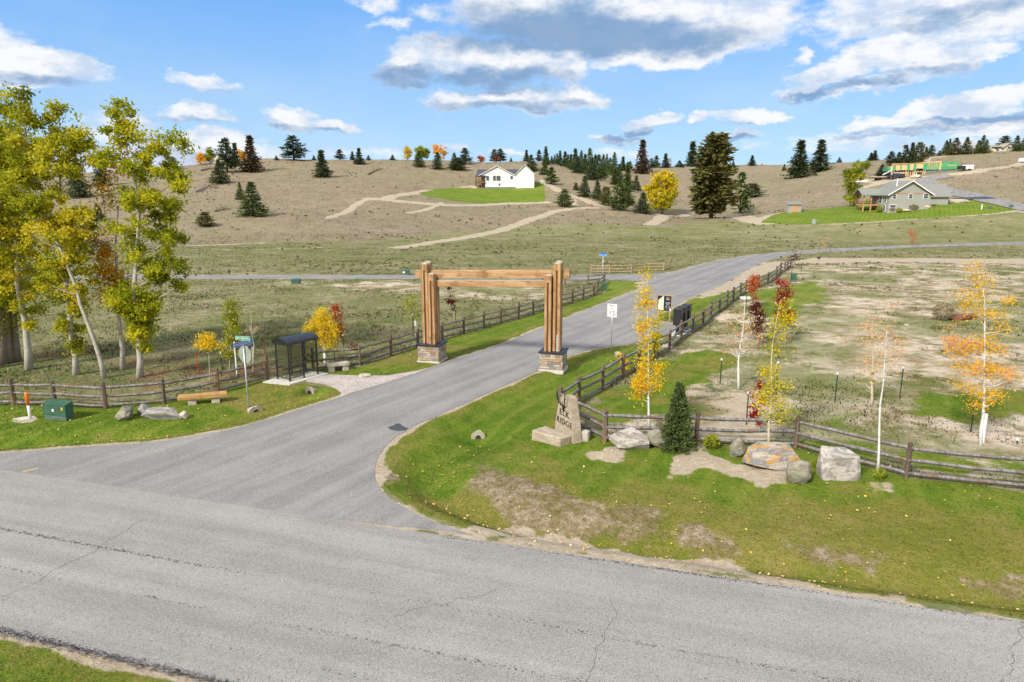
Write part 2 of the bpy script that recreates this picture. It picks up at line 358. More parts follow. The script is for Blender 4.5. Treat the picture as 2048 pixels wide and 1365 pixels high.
def ground_mat(name='ground', blade=False):
    m, t = newmat(name); P = pos(t)
    nA = t.noise(P, .045, 5, .6); nB = t.noise(P, .22, 6, .65); nC = t.noise(P, 1.1, 6, .68); nD = t.noise(P, 5.5, 5, .7); nE = t.noise(P, 26, 4, .75)
    Ps = t.vmath('MULTIPLY', P, (1.0, 1.25, 1.0)); nS = t.noise(Ps, .42, 7, .72, dist=.3); nH = t.noise(P, 1.0, 3, .8); nR = t.noise(P, .6, 5, .7, dist=.4)
    def comb(a, b, wa): return t.math('ADD', t.math('MULTIPLY', a, wa), t.math('MULTIPLY', b, 1 - wa))
    def A(nm, k=.7, lo=.30, hi=.62): return t.smooth(t.math('ADD', t.attr(nm), t.math('MULTIPLY', t.math('SUBTRACT', t.math('MULTIPLY', t.math('ADD', nD, nC), .5), .5), k)), lo, hi)
    # rough field: straw and olive in patches
    f = comb(comb(nB, nA, .6), nC, .62)
    col = t.ramp(f, [(.38, (.10, .135, .036)), (.46, (.155, .165, .065)), (.53, (.22, .205, .105)), (.62, (.32, .28, .175))])
    col = t.mix(t.smooth(nS, .56, .70, 0, .55), col, (.34, .28, .20))
    # dry lot: bare pale soil, green weeds, rust weeds
    g = comb(nS, nB, .55)
    lot = t.ramp(g, [(.38, (.10, .14, .025)), (.44, (.20, .175, .08)), (.49, (.36, .30, .20)), (.56, (.56, .48, .38))])
    lot = t.mix(t.smooth(t.noise(P, .35, 6, .7), .56, .66, 0, .6), lot, (.22, .12, .055))
    lot = t.mix(t.smooth(nR, .54, .64, 0, .85), lot, (.11, .135, .035)); lot = t.mix(t.smooth(nC, .52, .64, 0, .6), lot, (.17, .13, .075))
    lot = t.mix(t.smooth(t.noise(P, .10, 4, .6), .47, .60, 0, .75), lot, t.mix(.5, col, (.12, .16, .03)))
    col = t.mix(A('lot', 1.2), col, lot)
    hill = t.ramp(comb(nC, nB, .5), [(.34, (.19, .155, .10)), (.46, (.235, .192, .130)), (.56, (.28, .232, .160)), (.68, (.33, .28, .20))])
    hill = t.mix(t.smooth(nH, .52, .66, 0, .38), hill, (.13, .10, .07))
    hill = t.mix(t.smooth(nD, .50, .64, 0, .50), hill, (.115, .09, .062))
    hill = t.mix(t.smooth(nA, .46, .60, 0, .42), hill, (.20, .195, .10))
    col = t.mix(t.attr('hill'), col, hill)
    lawn = t.ramp(comb(nC, nB, .45), [(.34, (.070, .135, .011)), (.46, (.108, .170, .016)), (.56, (.155, .200, .026)), (.68, (.225, .225, .05))])
    lawn = t.mix(t.smooth(nD, .45, .7, 0, .4), lawn, (.045, .10, .008))
    st = t.math('SINE', t.math('ADD', t.math('MULTIPLY', t.vmath('DOT_PRODUCT', P, (.866, -.5, 0)), 5.6), t.math('MULTIPLY', nB, 5.0)))
    lawn = t.mix(t.smooth(st, .2, 1.0, 0, .24), lawn, (.25, .27, .05))
    col = t.mix(A('lawn', .7), col, lawn)
    ol = t.ramp(comb(nD, comb(nC, nB, .5), .35), [(.34, (.115, .145, .019)), (.46, (.17, .172, .032)), (.56, (.225, .20, .056)), (.68, (.29, .235, .11))])
    col = t.mix(A('olive', 1.6, .1, .9), col, ol)
    br = t.ramp(comb(nD, nC, .5), [(.38, (.115, .085, .035)), (.50, (.22, .17, .10)), (.62, (.36, .30, .22))])
    col = t.mix(A('thatch', 2.0, .25, .85), col, br)
    dirt = t.ramp(comb(nD, nC, .5), [(.35, (.31, .25, .175)), (.50, (.40, .335, .25)), (.65, (.49, .42, .33))])
    col = t.mix(A('dirt', 1.2), col, dirt)
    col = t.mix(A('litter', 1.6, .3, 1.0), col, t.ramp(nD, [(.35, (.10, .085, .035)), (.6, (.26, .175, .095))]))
    col = t.mix(t.smooth(nE, .42, .66, 0, .38), col, t.mix(1.0, col, (.36, .36, .32), 'MULTIPLY'))
    hgt = t.math('ADD', t.math('MULTIPLY', nD, .5), t.math('ADD', t.math('MULTIPLY', nE, .18), t.math('MULTIPLY', nC, .8)))
    up = None
    if blade:   # blades are lit as the soft surface they make up together, each a little lighter or darker
        nv = t.vmath('SUBTRACT', t.noise(P, 30, 2, .5, out=1), (.5, .5, .5)); up = t.vmath('NORMALIZE', t.vmath('ADD', t.vmath('MULTIPLY', nv, (.9, .9, .3)), (0, 0, 1)))
        r_ = t.node('ShaderNodeNewGeometry').outputs['Random Per Island']; col = t.mix(t.math('MULTIPLY', r_, .6), col, t.mix(1.0, col, (1.25, 1.25, 1.15), 'MULTIPLY'))
    finish(t, col, .95, hgt, .9, .16, spec=.08, up=up); return m
def asphalt(name, c1, c2, speck, streak):
    m, t = newmat(name); P = pos(t); n = t.noise(P, 60, 3, .7); n2 = t.noise(P, 22, 4, .75)
    M = t.node('ShaderNodeMapping', {'Vector': P, 'Rotation': (0, 0, math.atan2(ud[1], ud[0]) if streak else R(58)), 'Scale': (14, .9, 1)}, vector_type='TEXTURE').outputs[0]
    nl = t.noise(M, 1.0, 5, .6); nb = t.noise(P, .35, 5, .6)
    f = t.math('ADD', t.math('MULTIPLY', nl, .6), t.math('MULTIPLY', nb, .4))
    col = t.mix(t.smooth(f, .38, .62), c1, c2)
    cc = t.vmath('DOT_PRODUCT', P, (-ud[1], ud[0], 0) if streak else (.866, -.5, 0)); wt = t.math('SINE', t.math('ADD', t.math('MULTIPLY', cc, 3.6), t.math('MULTIPLY', nb, 2.5)))
    col = t.mix(t.smooth(wt, -.3, 1.0, 0, .30), col, t.mix(1.0, col, (.80, .80, .81), 'MULTIPLY'))
    col = t.mix(t.smooth(n2, .54, .68, 0, speck), col, (.07, .07, .078))
    col = t.mix(t.smooth(n, .35, .65, .0, .75), col, t.mix(1.0, col, (.45, .45, .48), 'MULTIPLY'))
    col = t.mix(t.smooth(t.noise(P, 34, 3, .7), .56, .68, 0, .6), col, (.58, .54, .48))
    finish(t, col, .9, n, .35, .012, spec=.2); return m
def leafmat(name, cols, tr=.35):
    m, t = newmat(name); c = t.ramp(t.attr('tint'), [(i / (len(cols) - 1), q) for i, q in enumerate(cols)])
    d = t.node('ShaderNodeBsdfDiffuse', {'Color': c}); tl = t.node('ShaderNodeBsdfTranslucent', {'Color': c})
    mx = t.node('ShaderNodeMixShader', {0: tr, 1: d.outputs[0], 2: tl.outputs[0]})
    t.node('ShaderNodeOutputMaterial', {'Surface': mx.outputs[0]}); return m
def barkmat(name, c1, c2, scars):
    m, t = newmat(name); v = objc(t); n = t.noise(t.vmath('MULTIPLY', v, (3, 3, 8 if scars else 1.2)), 1.6 if scars else 4, 5, .7)
    n2 = t.noise(v, 2.0, 4, .6)
    c = t.mix(t.smooth(n, .55, .68), c1, c2); c = t.mix(t.smooth(n2, .45, .7, 0, .5), c, tuple(x * .55 for x in c1))
    finish(t, c, .9, n, .5, .02, spec=.1); return m
def stonemat(name, c1, c2, c3, lich=None):
    m, t = newmat(name); v = objc(t); v = t.node('ShaderNodeMapping', {'Vector': v, 'Rotation': (.3, .35, .2), 'Scale': (1, 1.3, 2.6)}).outputs[0]; a = t.noise(v, 1.5, 7, .68, dist=.9); b = t.noise(v, 7, 6, .7); c = t.noise(v, 30, 4, .7)
    col = t.mix(t.smooth(a, .45, .55), c1, c2); col = t.mix(t.smooth(b, .53, .66, 0, .75), col, c3)
    if lich: col = t.mix(t.smooth(t.noise(t.vmath('ADD', v, (7, 3, 1)), 1.9, 5, .6), .52, .60, 0, .85), col, lich)
    col = t.mix(t.smooth(c, .45, .7, 0, .4), col, (.12, .11, .10))
    finish(t, col, .92, t.math('ADD', b, t.math('MULTIPLY', c, .4)), .8, .05, spec=.15); return m
def woodmat(name, c1, c2, c3, sc=1.0):
    m, t = newmat(name); v = objc(t); r = t.node('ShaderNodeObjectInfo').outputs['Random']
    v = t.vmath('ADD', v, t.node('ShaderNodeCombineXYZ', {0: t.math('MULTIPLY', r, 31.0), 1: t.math('MULTIPLY', r, 17.0), 2: 0.0}).outputs[0])
    n = t.noise(t.vmath('MULTIPLY', v, (9 * sc, 9 * sc, .8 * sc)), 1.0, 6, .65, dist=.8); n2 = t.noise(v, 1.3, 4, .6); n3 = t.noise(t.vmath('MULTIPLY', v, (1, 1, .25)), 14, 5, .7)
    c = t.mix(t.smooth(n, .38, .62), c1, c2); c = t.mix(t.smooth(n2, .5, .68, 0, .7), c, c3)
    c = t.mix(t.smooth(n3, .56, .70, 0, .55), c, tuple(x * .4 for x in c1))
    finish(t, c, .85, n, .4, .015, spec=.15); return m
M = {}
M['ground'] = ground_mat(); M['grass'] = ground_mat('grass', True)
M['main'] = asphalt('chip_seal', (.265, .256, .242), (.345, .332, .31), .7, True)
M['drive'] = asphalt('asphalt', (.215, .212, .208), (.30, .292, .28), .45, False)
M['tar'] = simple('tar', (.035, .036, .042), (.07, .07, .078), 30, .6)
M['paintY'] = simple('yellow_paint', (.55, .36, .12), (.40, .33, .2), 20, .8)
def gravel():
    m, t = newmat('gravel'); v = pos(t); vo = t.node('ShaderNodeTexVoronoi', {'Vector': v, 'Scale': 22.0}); n = t.noise(v, 1.2, 4)
    c = t.mix(t.smooth(n, .4, .6), (.34, .29, .27), (.44, .39, .37)); c = t.mix(.35, c, t.ramp(t.node('ShaderNodeSeparateColor', {0: vo.outputs['Color']}).outputs[0], [(0, (.15, .13, .13)), (.5, (.38, .335, .315)), (1, (.70, .65, .61))]))
    finish(t, c, .95, vo.outputs['Distance'], .8, .03, spec=.1); return m
M['gravel'] = gravel()
M['concrete'] = simple('concrete', (.52, .50, .47), (.42, .41, .38), 5, .9)
M['post'] = woodmat('weathered_post', (.085, .062, .048), (.14, .11, .088), (.24, .13, .065), .8)
M['rail'] = woodmat('weathered_rail', (.11, .10, .098), (.22, .21, .21), (.15, .085, .05), .8)
M['newwood'] = woodmat('new_timber', (.33, .23, .14), (.43, .31, .20), (.28, .16, .09), .8)
M['timber'] = woodmat('stained_timber', (.29, .165, .075), (.43, .275, .145), (.16, .085, .04), .9)
M['groove'] = woodmat('groove_shade_timber', (.10, .045, .018), (.16, .075, .03), (.06, .03, .015), .9)  # timber colour darkened to paint the shade inside the post grooves
M['endgrain'] = simple('weathered_end_grain', (.42, .40, .37), (.26, .22, .18), 14, .9)
M['cap'] = simple('black_metal_cap', (.018, .02, .025), (.035, .038, .045), 3, .45)
M['black'] = simple('black_metal', (.012, .013, .016), (.022, .023, .027), 4, .35, spec=.5)
M['roofblack'] = simple('gloss_black_roof', (.012, .014, .018), (.022, .024, .03), 2, .42, spec=.4)
M['galv'] = simple('galvanised_steel', (.42, .46, .47), (.52, .56, .56), 10, .45, .5)
M['signback'] = simple('sign_back', (.33, .36, .32), (.27, .30, .26), 5, .5, .3)
M['white'] = simple('white_paint', (.78, .78, .77), (.70, .70, .69), 8, .55)
M['ink'] = simple('black_ink', (.012, .012, .015), (.02, .02, .022), 8, .5)
M['green'] = simple('street_green', (.0, .20, .115), (.0, .24, .14), 5, .45)
M['blue'] = simple('street_blue', (.015, .10, .42), (.02, .13, .50), 5, .45)
M['farblue'] = simple('light_blue_sign', (.06, .24, .72), (.10, .32, .78), 5, .45)
M['boxgreen'] = simple('cabinet_green', (.030, .085, .055), (.045, .11, .075), 3, .5)
M['boxdusty'] = simple('dusty_green', (.10, .14, .11), (.045, .10, .07), 3, .7, stretch=(1, 1, 3))
M['yellow'] = simple('yellow_sticker', (.75, .45, .01), (.6, .33, .0), 30, .6)
M['orange'] = simple('orange_plastic', (.80, .20, .012), (.7, .15, .01), 6, .5)
M['tpost'] = simple('green_stake', (.018, .045, .030), (.03, .06, .04), 9, .6)
M['ostake'] = simple('orange_stake', (.50, .11, .03), (.40, .08, .03), 9, .7)
M['guard'] = simple('white_guard', (.72, .74, .76), (.62, .64, .66), 9, .5)
def glassm():
    m, t = newmat('tinted_glass'); tr = t.node('ShaderNodeBsdfTransparent', {'Color': (.86, .87, .78, 1)})
    gl = t.node('ShaderNodeBsdfGlossy', {'Color': (.5, .52, .45, 1), 'Roughness': .08}); df = t.node('ShaderNodeBsdfDiffuse', {'Color': (.30, .31, .22, 1)})
    a = t.node('ShaderNodeMixShader', {0: .03, 1: tr.outputs[0], 2: gl.outputs[0]}); b = t.node('ShaderNodeMixShader', {0: .05, 1: a.outputs[0], 2: df.outputs[0]})
    t.node('ShaderNodeOutputMaterial', {'Surface': b.outputs[0]}); return m
M['glass'] = glassm()
M['pane'] = simple('dark_window_glass', (.035, .045, .06), (.06, .075, .09), 2, .12, spec=.6)
M['barkwhite'] = barkmat('pale_bark', (.40, .37, .325), (.12, .10, .08), True)
M['barkcream'] = barkmat('cream_bark', (.50, .44, .32), (.28, .22, .14), True)
M['barkgrey'] = barkmat('grey_bark', (.24, .20, .155), (.10, .08, .06), False)
M['barkyoung'] = barkmat('aspen_bark', (.62, .62, .60), (.30, .27, .22), True)
M['barkpine'] = barkmat('pine_bark', (.15, .075, .045), (.06, .035, .025), False)
M['barkdark'] = barkmat('dark_bark', (.09, .065, .05), (.05, .035, .03), False)
M['stone1'] = stonemat('lichened_stone', (.21, .19, .15), (.31, .285, .235), (.13, .115, .085), (.24, .26, .16))
M['stone2'] = stonemat('banded_stone', (.22, .225, .225), (.36, .335, .30), (.14, .11, .08))
M['stone3'] = stonemat('rusty_banded_stone', (.20, .21, .22), (.42, .37, .31), (.16, .12, .085), (.50, .25, .03))
M['stone4'] = stonemat('pale_veined_stone', (.30, .275, .25), (.50, .465, .42), (.17, .125, .09))
M['stonetan'] = stonemat('tan_slab_stone', (.43, .385, .31), (.50, .455, .385), (.36, .29, .20))
M['stoneslab'] = stonemat('sawn_slab_stone', (.44, .40, .35), (.52, .475, .41), (.33, .29, .24))
M['stoneorange'] = stonemat('orange_slab_stone', (.38, .21, .07), (.47, .29, .11), (.26, .15, .07))
def ledge():
    m, t = newmat('ledgestone'); v = objc(t); s = t.node('ShaderNodeSeparateXYZ', {0: v})
    xy = t.math('ADD', s.outputs[0], s.outputs[1]); uv_ = t.node('ShaderNodeCombineXYZ', {0: t.math('ADD', xy, 0.0), 1: s.outputs[2]}).outputs[0]
    d = t.noise(uv_, 3.0, 3, .5, out=1); uv2 = t.vmath('ADD', uv_, t.vmath('MULTIPLY', d, (.05, .03, 0)))
    b = t.node('ShaderNodeTexBrick', {'Vector': uv2, 'Scale': 1.0, 'Color1': (0, 0, 0, 1), 'Color2': (1, 1, 1, 1), 'Mortar': (.5, .5, .5, 1), 'Mortar Size': .007, 'Brick Width': .34, 'Row Height': .125, 'Bias': 0.0}, offset=.37, squash=.7, squash_frequency=3)
    c = t.ramp(t.node('ShaderNodeSeparateColor', {0: b.outputs['Color']}).outputs[0], [(0, (.14, .14, .15)), (.18, (.36, .32, .26)), (.36, (.40, .22, .09)), (.5, (.44, .41, .35)), (.66, (.19, .19, .19)), (.82, (.27, .15, .08)), (1, (.56, .52, .45))])
    n = t.noise(v, 9, 5, .7); c = t.mix(t.smooth(n, .4, .7, 0, .5), c, (.22, .20, .17)); c = t.mix(t.math('MULTIPLY', b.outputs['Fac'], .85), c, (.11, .10, .09))
    finish(t, c, .92, t.math('SUBTRACT', n, b.outputs['Fac']), .8, .03, spec=.15); return m
M['ledge'] = ledge()
def siding(name, c, w=.2):
    m, t = newmat(name); v = objc(t); z = t.node('ShaderNodeSeparateXYZ', {0: v}).outputs[2]; fr = t.math('FRACT', t.math('DIVIDE', z, w))
    n = t.noise(v, .7, 4); col = t.mix(t.smooth(fr, .0, .12, .35, 0.0), c, tuple(x * .6 for x in c)); col = t.mix(t.smooth(n, .4, .7, 0, .15), col, tuple(x * .8 for x in c))
    finish(t, col, .75, fr, .3, .02); return m
M['wallwhite'] = siding('white_siding', (.62, .63, .645), .35)
M['wallgrey'] = siding('grey_green_siding', (.29, .295, .265), .22)
M['wallbeige'] = siding('pale_siding', (.55, .53, .48), .25)
M['roofslate'] = simple('dark_slate_shingle', (.045, .055, .075), (.07, .08, .10), 6, .9)
M['roofgrey'] = simple('grey_shingle', (.17, .175, .165), (.23, .235, .22), 5, .9)
M['rooftan'] = simple('tan_shingle', (.28, .26, .20), (.34, .31, .24), 5, .9)
M['brown'] = simple('brown_stain', (.13, .055, .03), (.19, .085, .045), 6, .8)
M['cedar'] = simple('cedar', (.42, .22, .09), (.50, .29, .13), 6, .8)
M['nearblack'] = simple('dark_recess', (.03, .03, .033), (.05, .05, .052), 3, .7)
M['osb'] = simple('raw_lumber', (.52, .36, .17), (.60, .44, .24), 4, .85)
M['greensheath'] = simple('green_sheathing', (.05, .24, .10), (.08, .31, .14), .8, .7)
M['found'] = simple('dark_foundation', (.12, .14, .165), (.17, .19, .21), 1.2, .9)
M['trailer'] = simple('trailer_white', (.80, .80, .82), (.72, .72, .74), 1, .5)
M['carblue'] = simple('dark_blue_paint', (.012, .022, .05), (.018, .03, .065), 1, .25, spec=.6)
M['tyre'] = simple('tyre', (.015, .015, .016), (.025, .025, .026), 9, .9)
M['rubble'] = stonemat('pale_rubble', (.48, .40, .32), (.62, .54, .45), (.36, .26, .19))
M['mount'] = simple('hazed_mountain', (.26, .30, .40), (.34, .38, .47), .002, 1.0, bstr=0)  # blue-grey colour stands in for the haze of distance
M['rust'] = simple('rust_stripe', (.36, .14, .08), (.42, .18, .1), 4, .8)
M['slabtan'] = stonemat('warm_slab_stone', (.36, .30, .22), (.44, .38, .30), (.26, .19, .12))
M['mapgreen'] = simple('map_green', (.50, .66, .42), (.58, .72, .48), 12, .6)
M['mapblack'] = simple('map_black', (.012, .014, .016), (.02, .022, .024), 12, .5)
M['mapgrey'] = simple('map_grey', (.10, .12, .17), (.16, .18, .24), 40, .5)
L = {
 'cotton': leafmat('cottonwood_leaves', [(.13,.155,.012),(.25,.28,.02),(.42,.42,.03),(.62,.55,.04),(.66,.54,.05)], .55),
 'cottongreen': leafmat('cottonwood_green_leaves', [(.11,.14,.012),(.20,.235,.018),(.34,.37,.025),(.52,.50,.03),(.64,.54,.04)], .55),
 'cottonorange': leafmat('cottonwood_orange_leaves', [(.20,.17,.02),(.42,.28,.015),(.60,.33,.02),(.60,.22,.03)]),
 'gold': leafmat('golden_leaves', [(.32,.31,.03),(.56,.45,.03),(.74,.56,.03),(.80,.54,.035),(.78,.46,.035)], .45),
 'yellow': leafmat('yellow_leaves', [(.16,.20,.02),(.38,.36,.02),(.60,.48,.02),(.70,.50,.03)]),
 'orange': leafmat('orange_leaves', [(.62,.45,.05),(.76,.45,.04),(.80,.38,.04),(.76,.25,.04)], .4),
 'sparse': leafmat('faded_orange_leaves', [(.30,.30,.07),(.64,.44,.16),(.72,.38,.14),(.60,.30,.16)]),
 'red': leafmat('crimson_leaves', [(.13,.015,.015),(.28,.02,.03),(.42,.04,.03)]),
 'redorange': leafmat('red_orange_leaves', [(.30,.06,.02),(.50,.12,.04),(.55,.18,.06)]),
 'maroon': leafmat('maroon_leaves', [(.05,.012,.014),(.10,.022,.022),(.16,.04,.03)]),
 'ygreen': leafmat('yellow_green_leaves', [(.08,.12,.01),(.18,.23,.02),(.35,.36,.03),(.50,.40,.04)]),
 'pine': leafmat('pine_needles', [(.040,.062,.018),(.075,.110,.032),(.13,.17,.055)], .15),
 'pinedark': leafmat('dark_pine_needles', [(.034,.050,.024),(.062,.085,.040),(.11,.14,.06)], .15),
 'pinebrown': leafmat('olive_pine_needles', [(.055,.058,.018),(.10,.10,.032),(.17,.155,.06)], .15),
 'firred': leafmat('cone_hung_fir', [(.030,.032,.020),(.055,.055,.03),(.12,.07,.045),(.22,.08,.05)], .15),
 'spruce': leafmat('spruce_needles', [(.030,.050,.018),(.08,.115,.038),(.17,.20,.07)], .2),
 'dry': leafmat('dry_stems', [(.14,.115,.06),(.24,.19,.11),(.36,.29,.18)], .2),
 'weed': leafmat('weed_stems', [(.075,.095,.03),(.14,.125,.06),(.22,.18,.10)], .2),
 'fallen': leafmat('fallen_leaves', [(.55,.33,.04),(.75,.50,.10),(.78,.60,.35),(.60,.28,.08)], .1),
}
# ------------------------------------------------------------------ ground masks (where lawn, soil, dry grass grow)
LAWN_L = poly0([(-500,905),(-60,905),(60,897),(300,886),(480,855),(640,807),(683,786),(668,774),(610,768),(560,765),(535,748),(437,786),(329,806),(212,812),(111,812),(-60,806),(-500,800)])
LAWN_L2 = poly0([(640,748),(700,738),(782,712),(835,694),(928,668),(1002,648),(1066,629),(1145,607),(1188,593),(1209,585),(1175,566),(1290,563),(1300,572),(1200,609),(1090,655),(1000,692),(899,722),(845,742),(720,754)])
LAWN_R = poly0([(1075,740),(1140,708),(1222,692),(1274,687),(1300,684),(1312,712),(1277,736),(1245,754),(1205,780),(1158,805),(1120,836),(1209,884),(1392,887),(1591,896),(1812,956),(2500,1040),(3200,1150),(3200,1560),(2048,1240),(1500,1155),(962,1073),(830,1030),(765,990),(748,945),(800,868),(890,825),(980,785)])
OLIVE = poly0([(745,950),(800,940),(880,975),(1000,960),(1100,930),(1200,960),(1330,985),(1500,985),(1700,985),(1900,1010),(2500,1100),(3200,1250),(3200,1560),(2048,1240),(1500,1150),(962,1073),(830,1030)])
LAWN_F = poly0([(-900,1150),(0,1258),(350,1358),(700,1470),(700,2200),(-1400,2200)])
LAWN_M = poly0([(1312,630),(1345,616),(1392,592),(1440,574),(1480,557),(1500,570),(1466,603),(1421,637),(1390,664),(1366,662),(1347,646)])
LOT2 = poly0([(560,563),(900,562),(1165,562),(1150,585),(1060,607),(900,600),(700,585),(560,580)])
LOT = poly0([(1230,800),(1330,712),(1366,682),(1440,630),(1500,590),(1560,545),(1640,527),(2300,520),(3500,700),(3500,1150),(2500,1040),(2100,975),(1812,950),(1591,893),(1392,884),(1215,882)])
BACKL = poly0([(-900,900),(-900,700),(0,700),(200,690),(420,720),(560,705),(640,740),(535,760),(437,786),(329,806),(212,812),(111,812),(-60,806)])
THATCH = [poly0(q) for q in ([(905,950),(960,925),(1020,940),(1100,965),(1200,1000),(1290,1020),(1400,1045),(1480,1080),(1400,1100),(1250,1075),(1120,1045),(1000,1010)], [(757,965),(790,950),(800,985),(775,992)],
  [(1560,1085),(1640,1085),(1760,1110),(1740,1130),(1640,1120)], [(1880,1130),(2048,1150),(2048,1180),(1900,1160)])]
DIRTP = [poly0(q) for q in ([(860,1022),(930,1034),(1000,1044),(1100,1054),(1205,1068),(1330,1086),(1409,1102),(1480,1128),(1600,1160),(1665,1176),(1850,1206),(2048,1238),(2048,1252),(1500,1166),(1200,1118),(962,1080)],
  [(1320,915),(1390,905),(1500,930),(1575,950),(1580,968),(1460,962),(1345,945)], [(1183,912),(1240,890),(1250,905),(1220,922)], [(1745,960),(1775,958),(1800,990),(1770,1000)],
  [(1310,860),(1350,868),(1390,902),(1330,900)], [(744,925),(750,920),(753,985),(748,980)],
  [(1501,536),(1522,527),(1560,524),(1640,516),(1800,517),(2400,519),(2400,530),(2048,528),(1800,525),(1600,527),(1540,545),(1480,580),(1400,598),(1392,592)],
  [(1270,568),(1290,562),(1302,571),(1285,580)], [(40,838),(70,836),(60,842)])]
GH_LAWN_PX = [(1519,446),(1545,430),(1580,424),(1640,418),(1712,412),(1730,400),(1870,400),(1930,398),(2010,410),(2035,420),(1980,428),(1870,436),(1740,444),(1600,450)]
WH_LAWN_PX = [(837,386),(870,379),(905,376),(940,376),(970,378),(1030,371),(1070,366),(1088,368),(1091,385),(1090,404),(1020,405),(940,406),(890,400),(855,393)]
TRACKS = [([(775,397),(800,391),(850,383),(900,379),(948,373)], 2.6), ([(775,397),(740,399),(720,405),(690,425),(655,437)], 1.5), ([(740,398),(790,402),(850,408),(900,411),(980,410),(1040,407),(1090,405)], 3.2),
  ([(885,406),(860,418),(820,426)], 1.4), ([(798,496),(860,486),(930,476),(1000,462),(1060,440),(1110,423),(1150,417),(1190,416)], 2.4), ([(1190,416),(1220,417),(1240,419)], 1.2),
  ([(1095,370),(1130,388),(1165,398),(1200,412)], 3.0), ([(1145,396),(1150,412)], 1.5), ([(1300,450),(1318,440),(1330,431),(1370,431)], 2.6), ([(1330,431),(1420,436)], 1.2), ([(1455,432),(1500,440),(1530,447)], 4.0),
  ([(1500,443),(1560,428)], 3.0), ([(380,502),(500,500),(640,496)], .5), ([(1730,375),(1800,358),(1900,350),(1960,342),(2048,326),(2200,310)], 2.8), ([(1700,362),(1760,364),(1830,361)], 4.0), ([(1840,345),(1855,316),(1885,314)], 2.0),
  ([(1640,450),(1800,441),(1950,431),(2040,421)], .7), ([(1945,395),(1975,402),(2000,412),(2060,424)], 3.2), ([(380,492),(440,490),(520,487)], 1.0)]
GH_LAWN = [(G(*q).x, G(*q).y) for q in GH_LAWN_PX]; WH_LAWN = [(G(*q).x, G(*q).y) for q in WH_LAWN_PX]
TRK = [([(G(*q).x, G(*q).y) for q in pl], wd) for pl, wd in TRACKS]
GREENS = [(poly0(q), k) for q, k in (([(1212,800),(1290,735),(1345,705),(1420,690),(1450,715),(1420,760),(1375,805),(1300,835),(1225,850)], .95), ([(1500,580),(1640,560),(1660,600),(1560,650),(1520,640)], .6), ([(1790,770),(1950,780),(2048,790),(2048,830),(1850,850),(1780,830)], .7), ([(1560,900),(1800,940),(2048,960),(2300,990),(2300,960),(2048,930),(1820,900),(1640,880)], .8), ([(1640,820),(1740,830),(1720,870),(1620,860)], .6))]
BARE = [(poly0(q), k) for q, k in (([(1500,700),(1560,640),(1640,600),(1760,590),(1830,640),(1900,700),(2048,720),(2300,740),(2300,800),(2048,775),(1850,770),(1700,790),(1560,770)], .36), ([(1395,810),(1440,775),(1560,775),(1640,800),(1600,850),(1500,870),(1400,862)], .55), ([(1640,545),(2048,540),(2300,545),(2300,620),(1900,600),(1680,590)], .28), ([(1830,880),(2048,880),(2300,900),(2300,960),(1900,930)], .40), ([(640,565),(1150,565),(1100,592),(800,585)], .36), ([(230,790),(330,765),(430,750),(420,775),(330,800)], .55), ([(1550,820),(1720,800),(1900,810),(1800,850),(1640,880),(1570,870)], .32))]
HILLF = [(G(*q).x, G(*q).y) for q in [(-300,490),(150,492),(400,490),(600,484),(800,478),(1000,455),(1150,448),(1300,455),(1400,443),(1500,443),(1545,430),(1640,420),(1720,412),(1880,400),(1950,404),(2060,424)]]
HILLP = [(-600, 60)] + [(-300, HILLF[0][1])] + HILLF[1:] + [(HILLF[-1][0] + 200, HILLF[-1][1] - 40), (1500, 200), (1500, 1500), (-1500, 1500), (-1500, 60)]
FLITTER = []
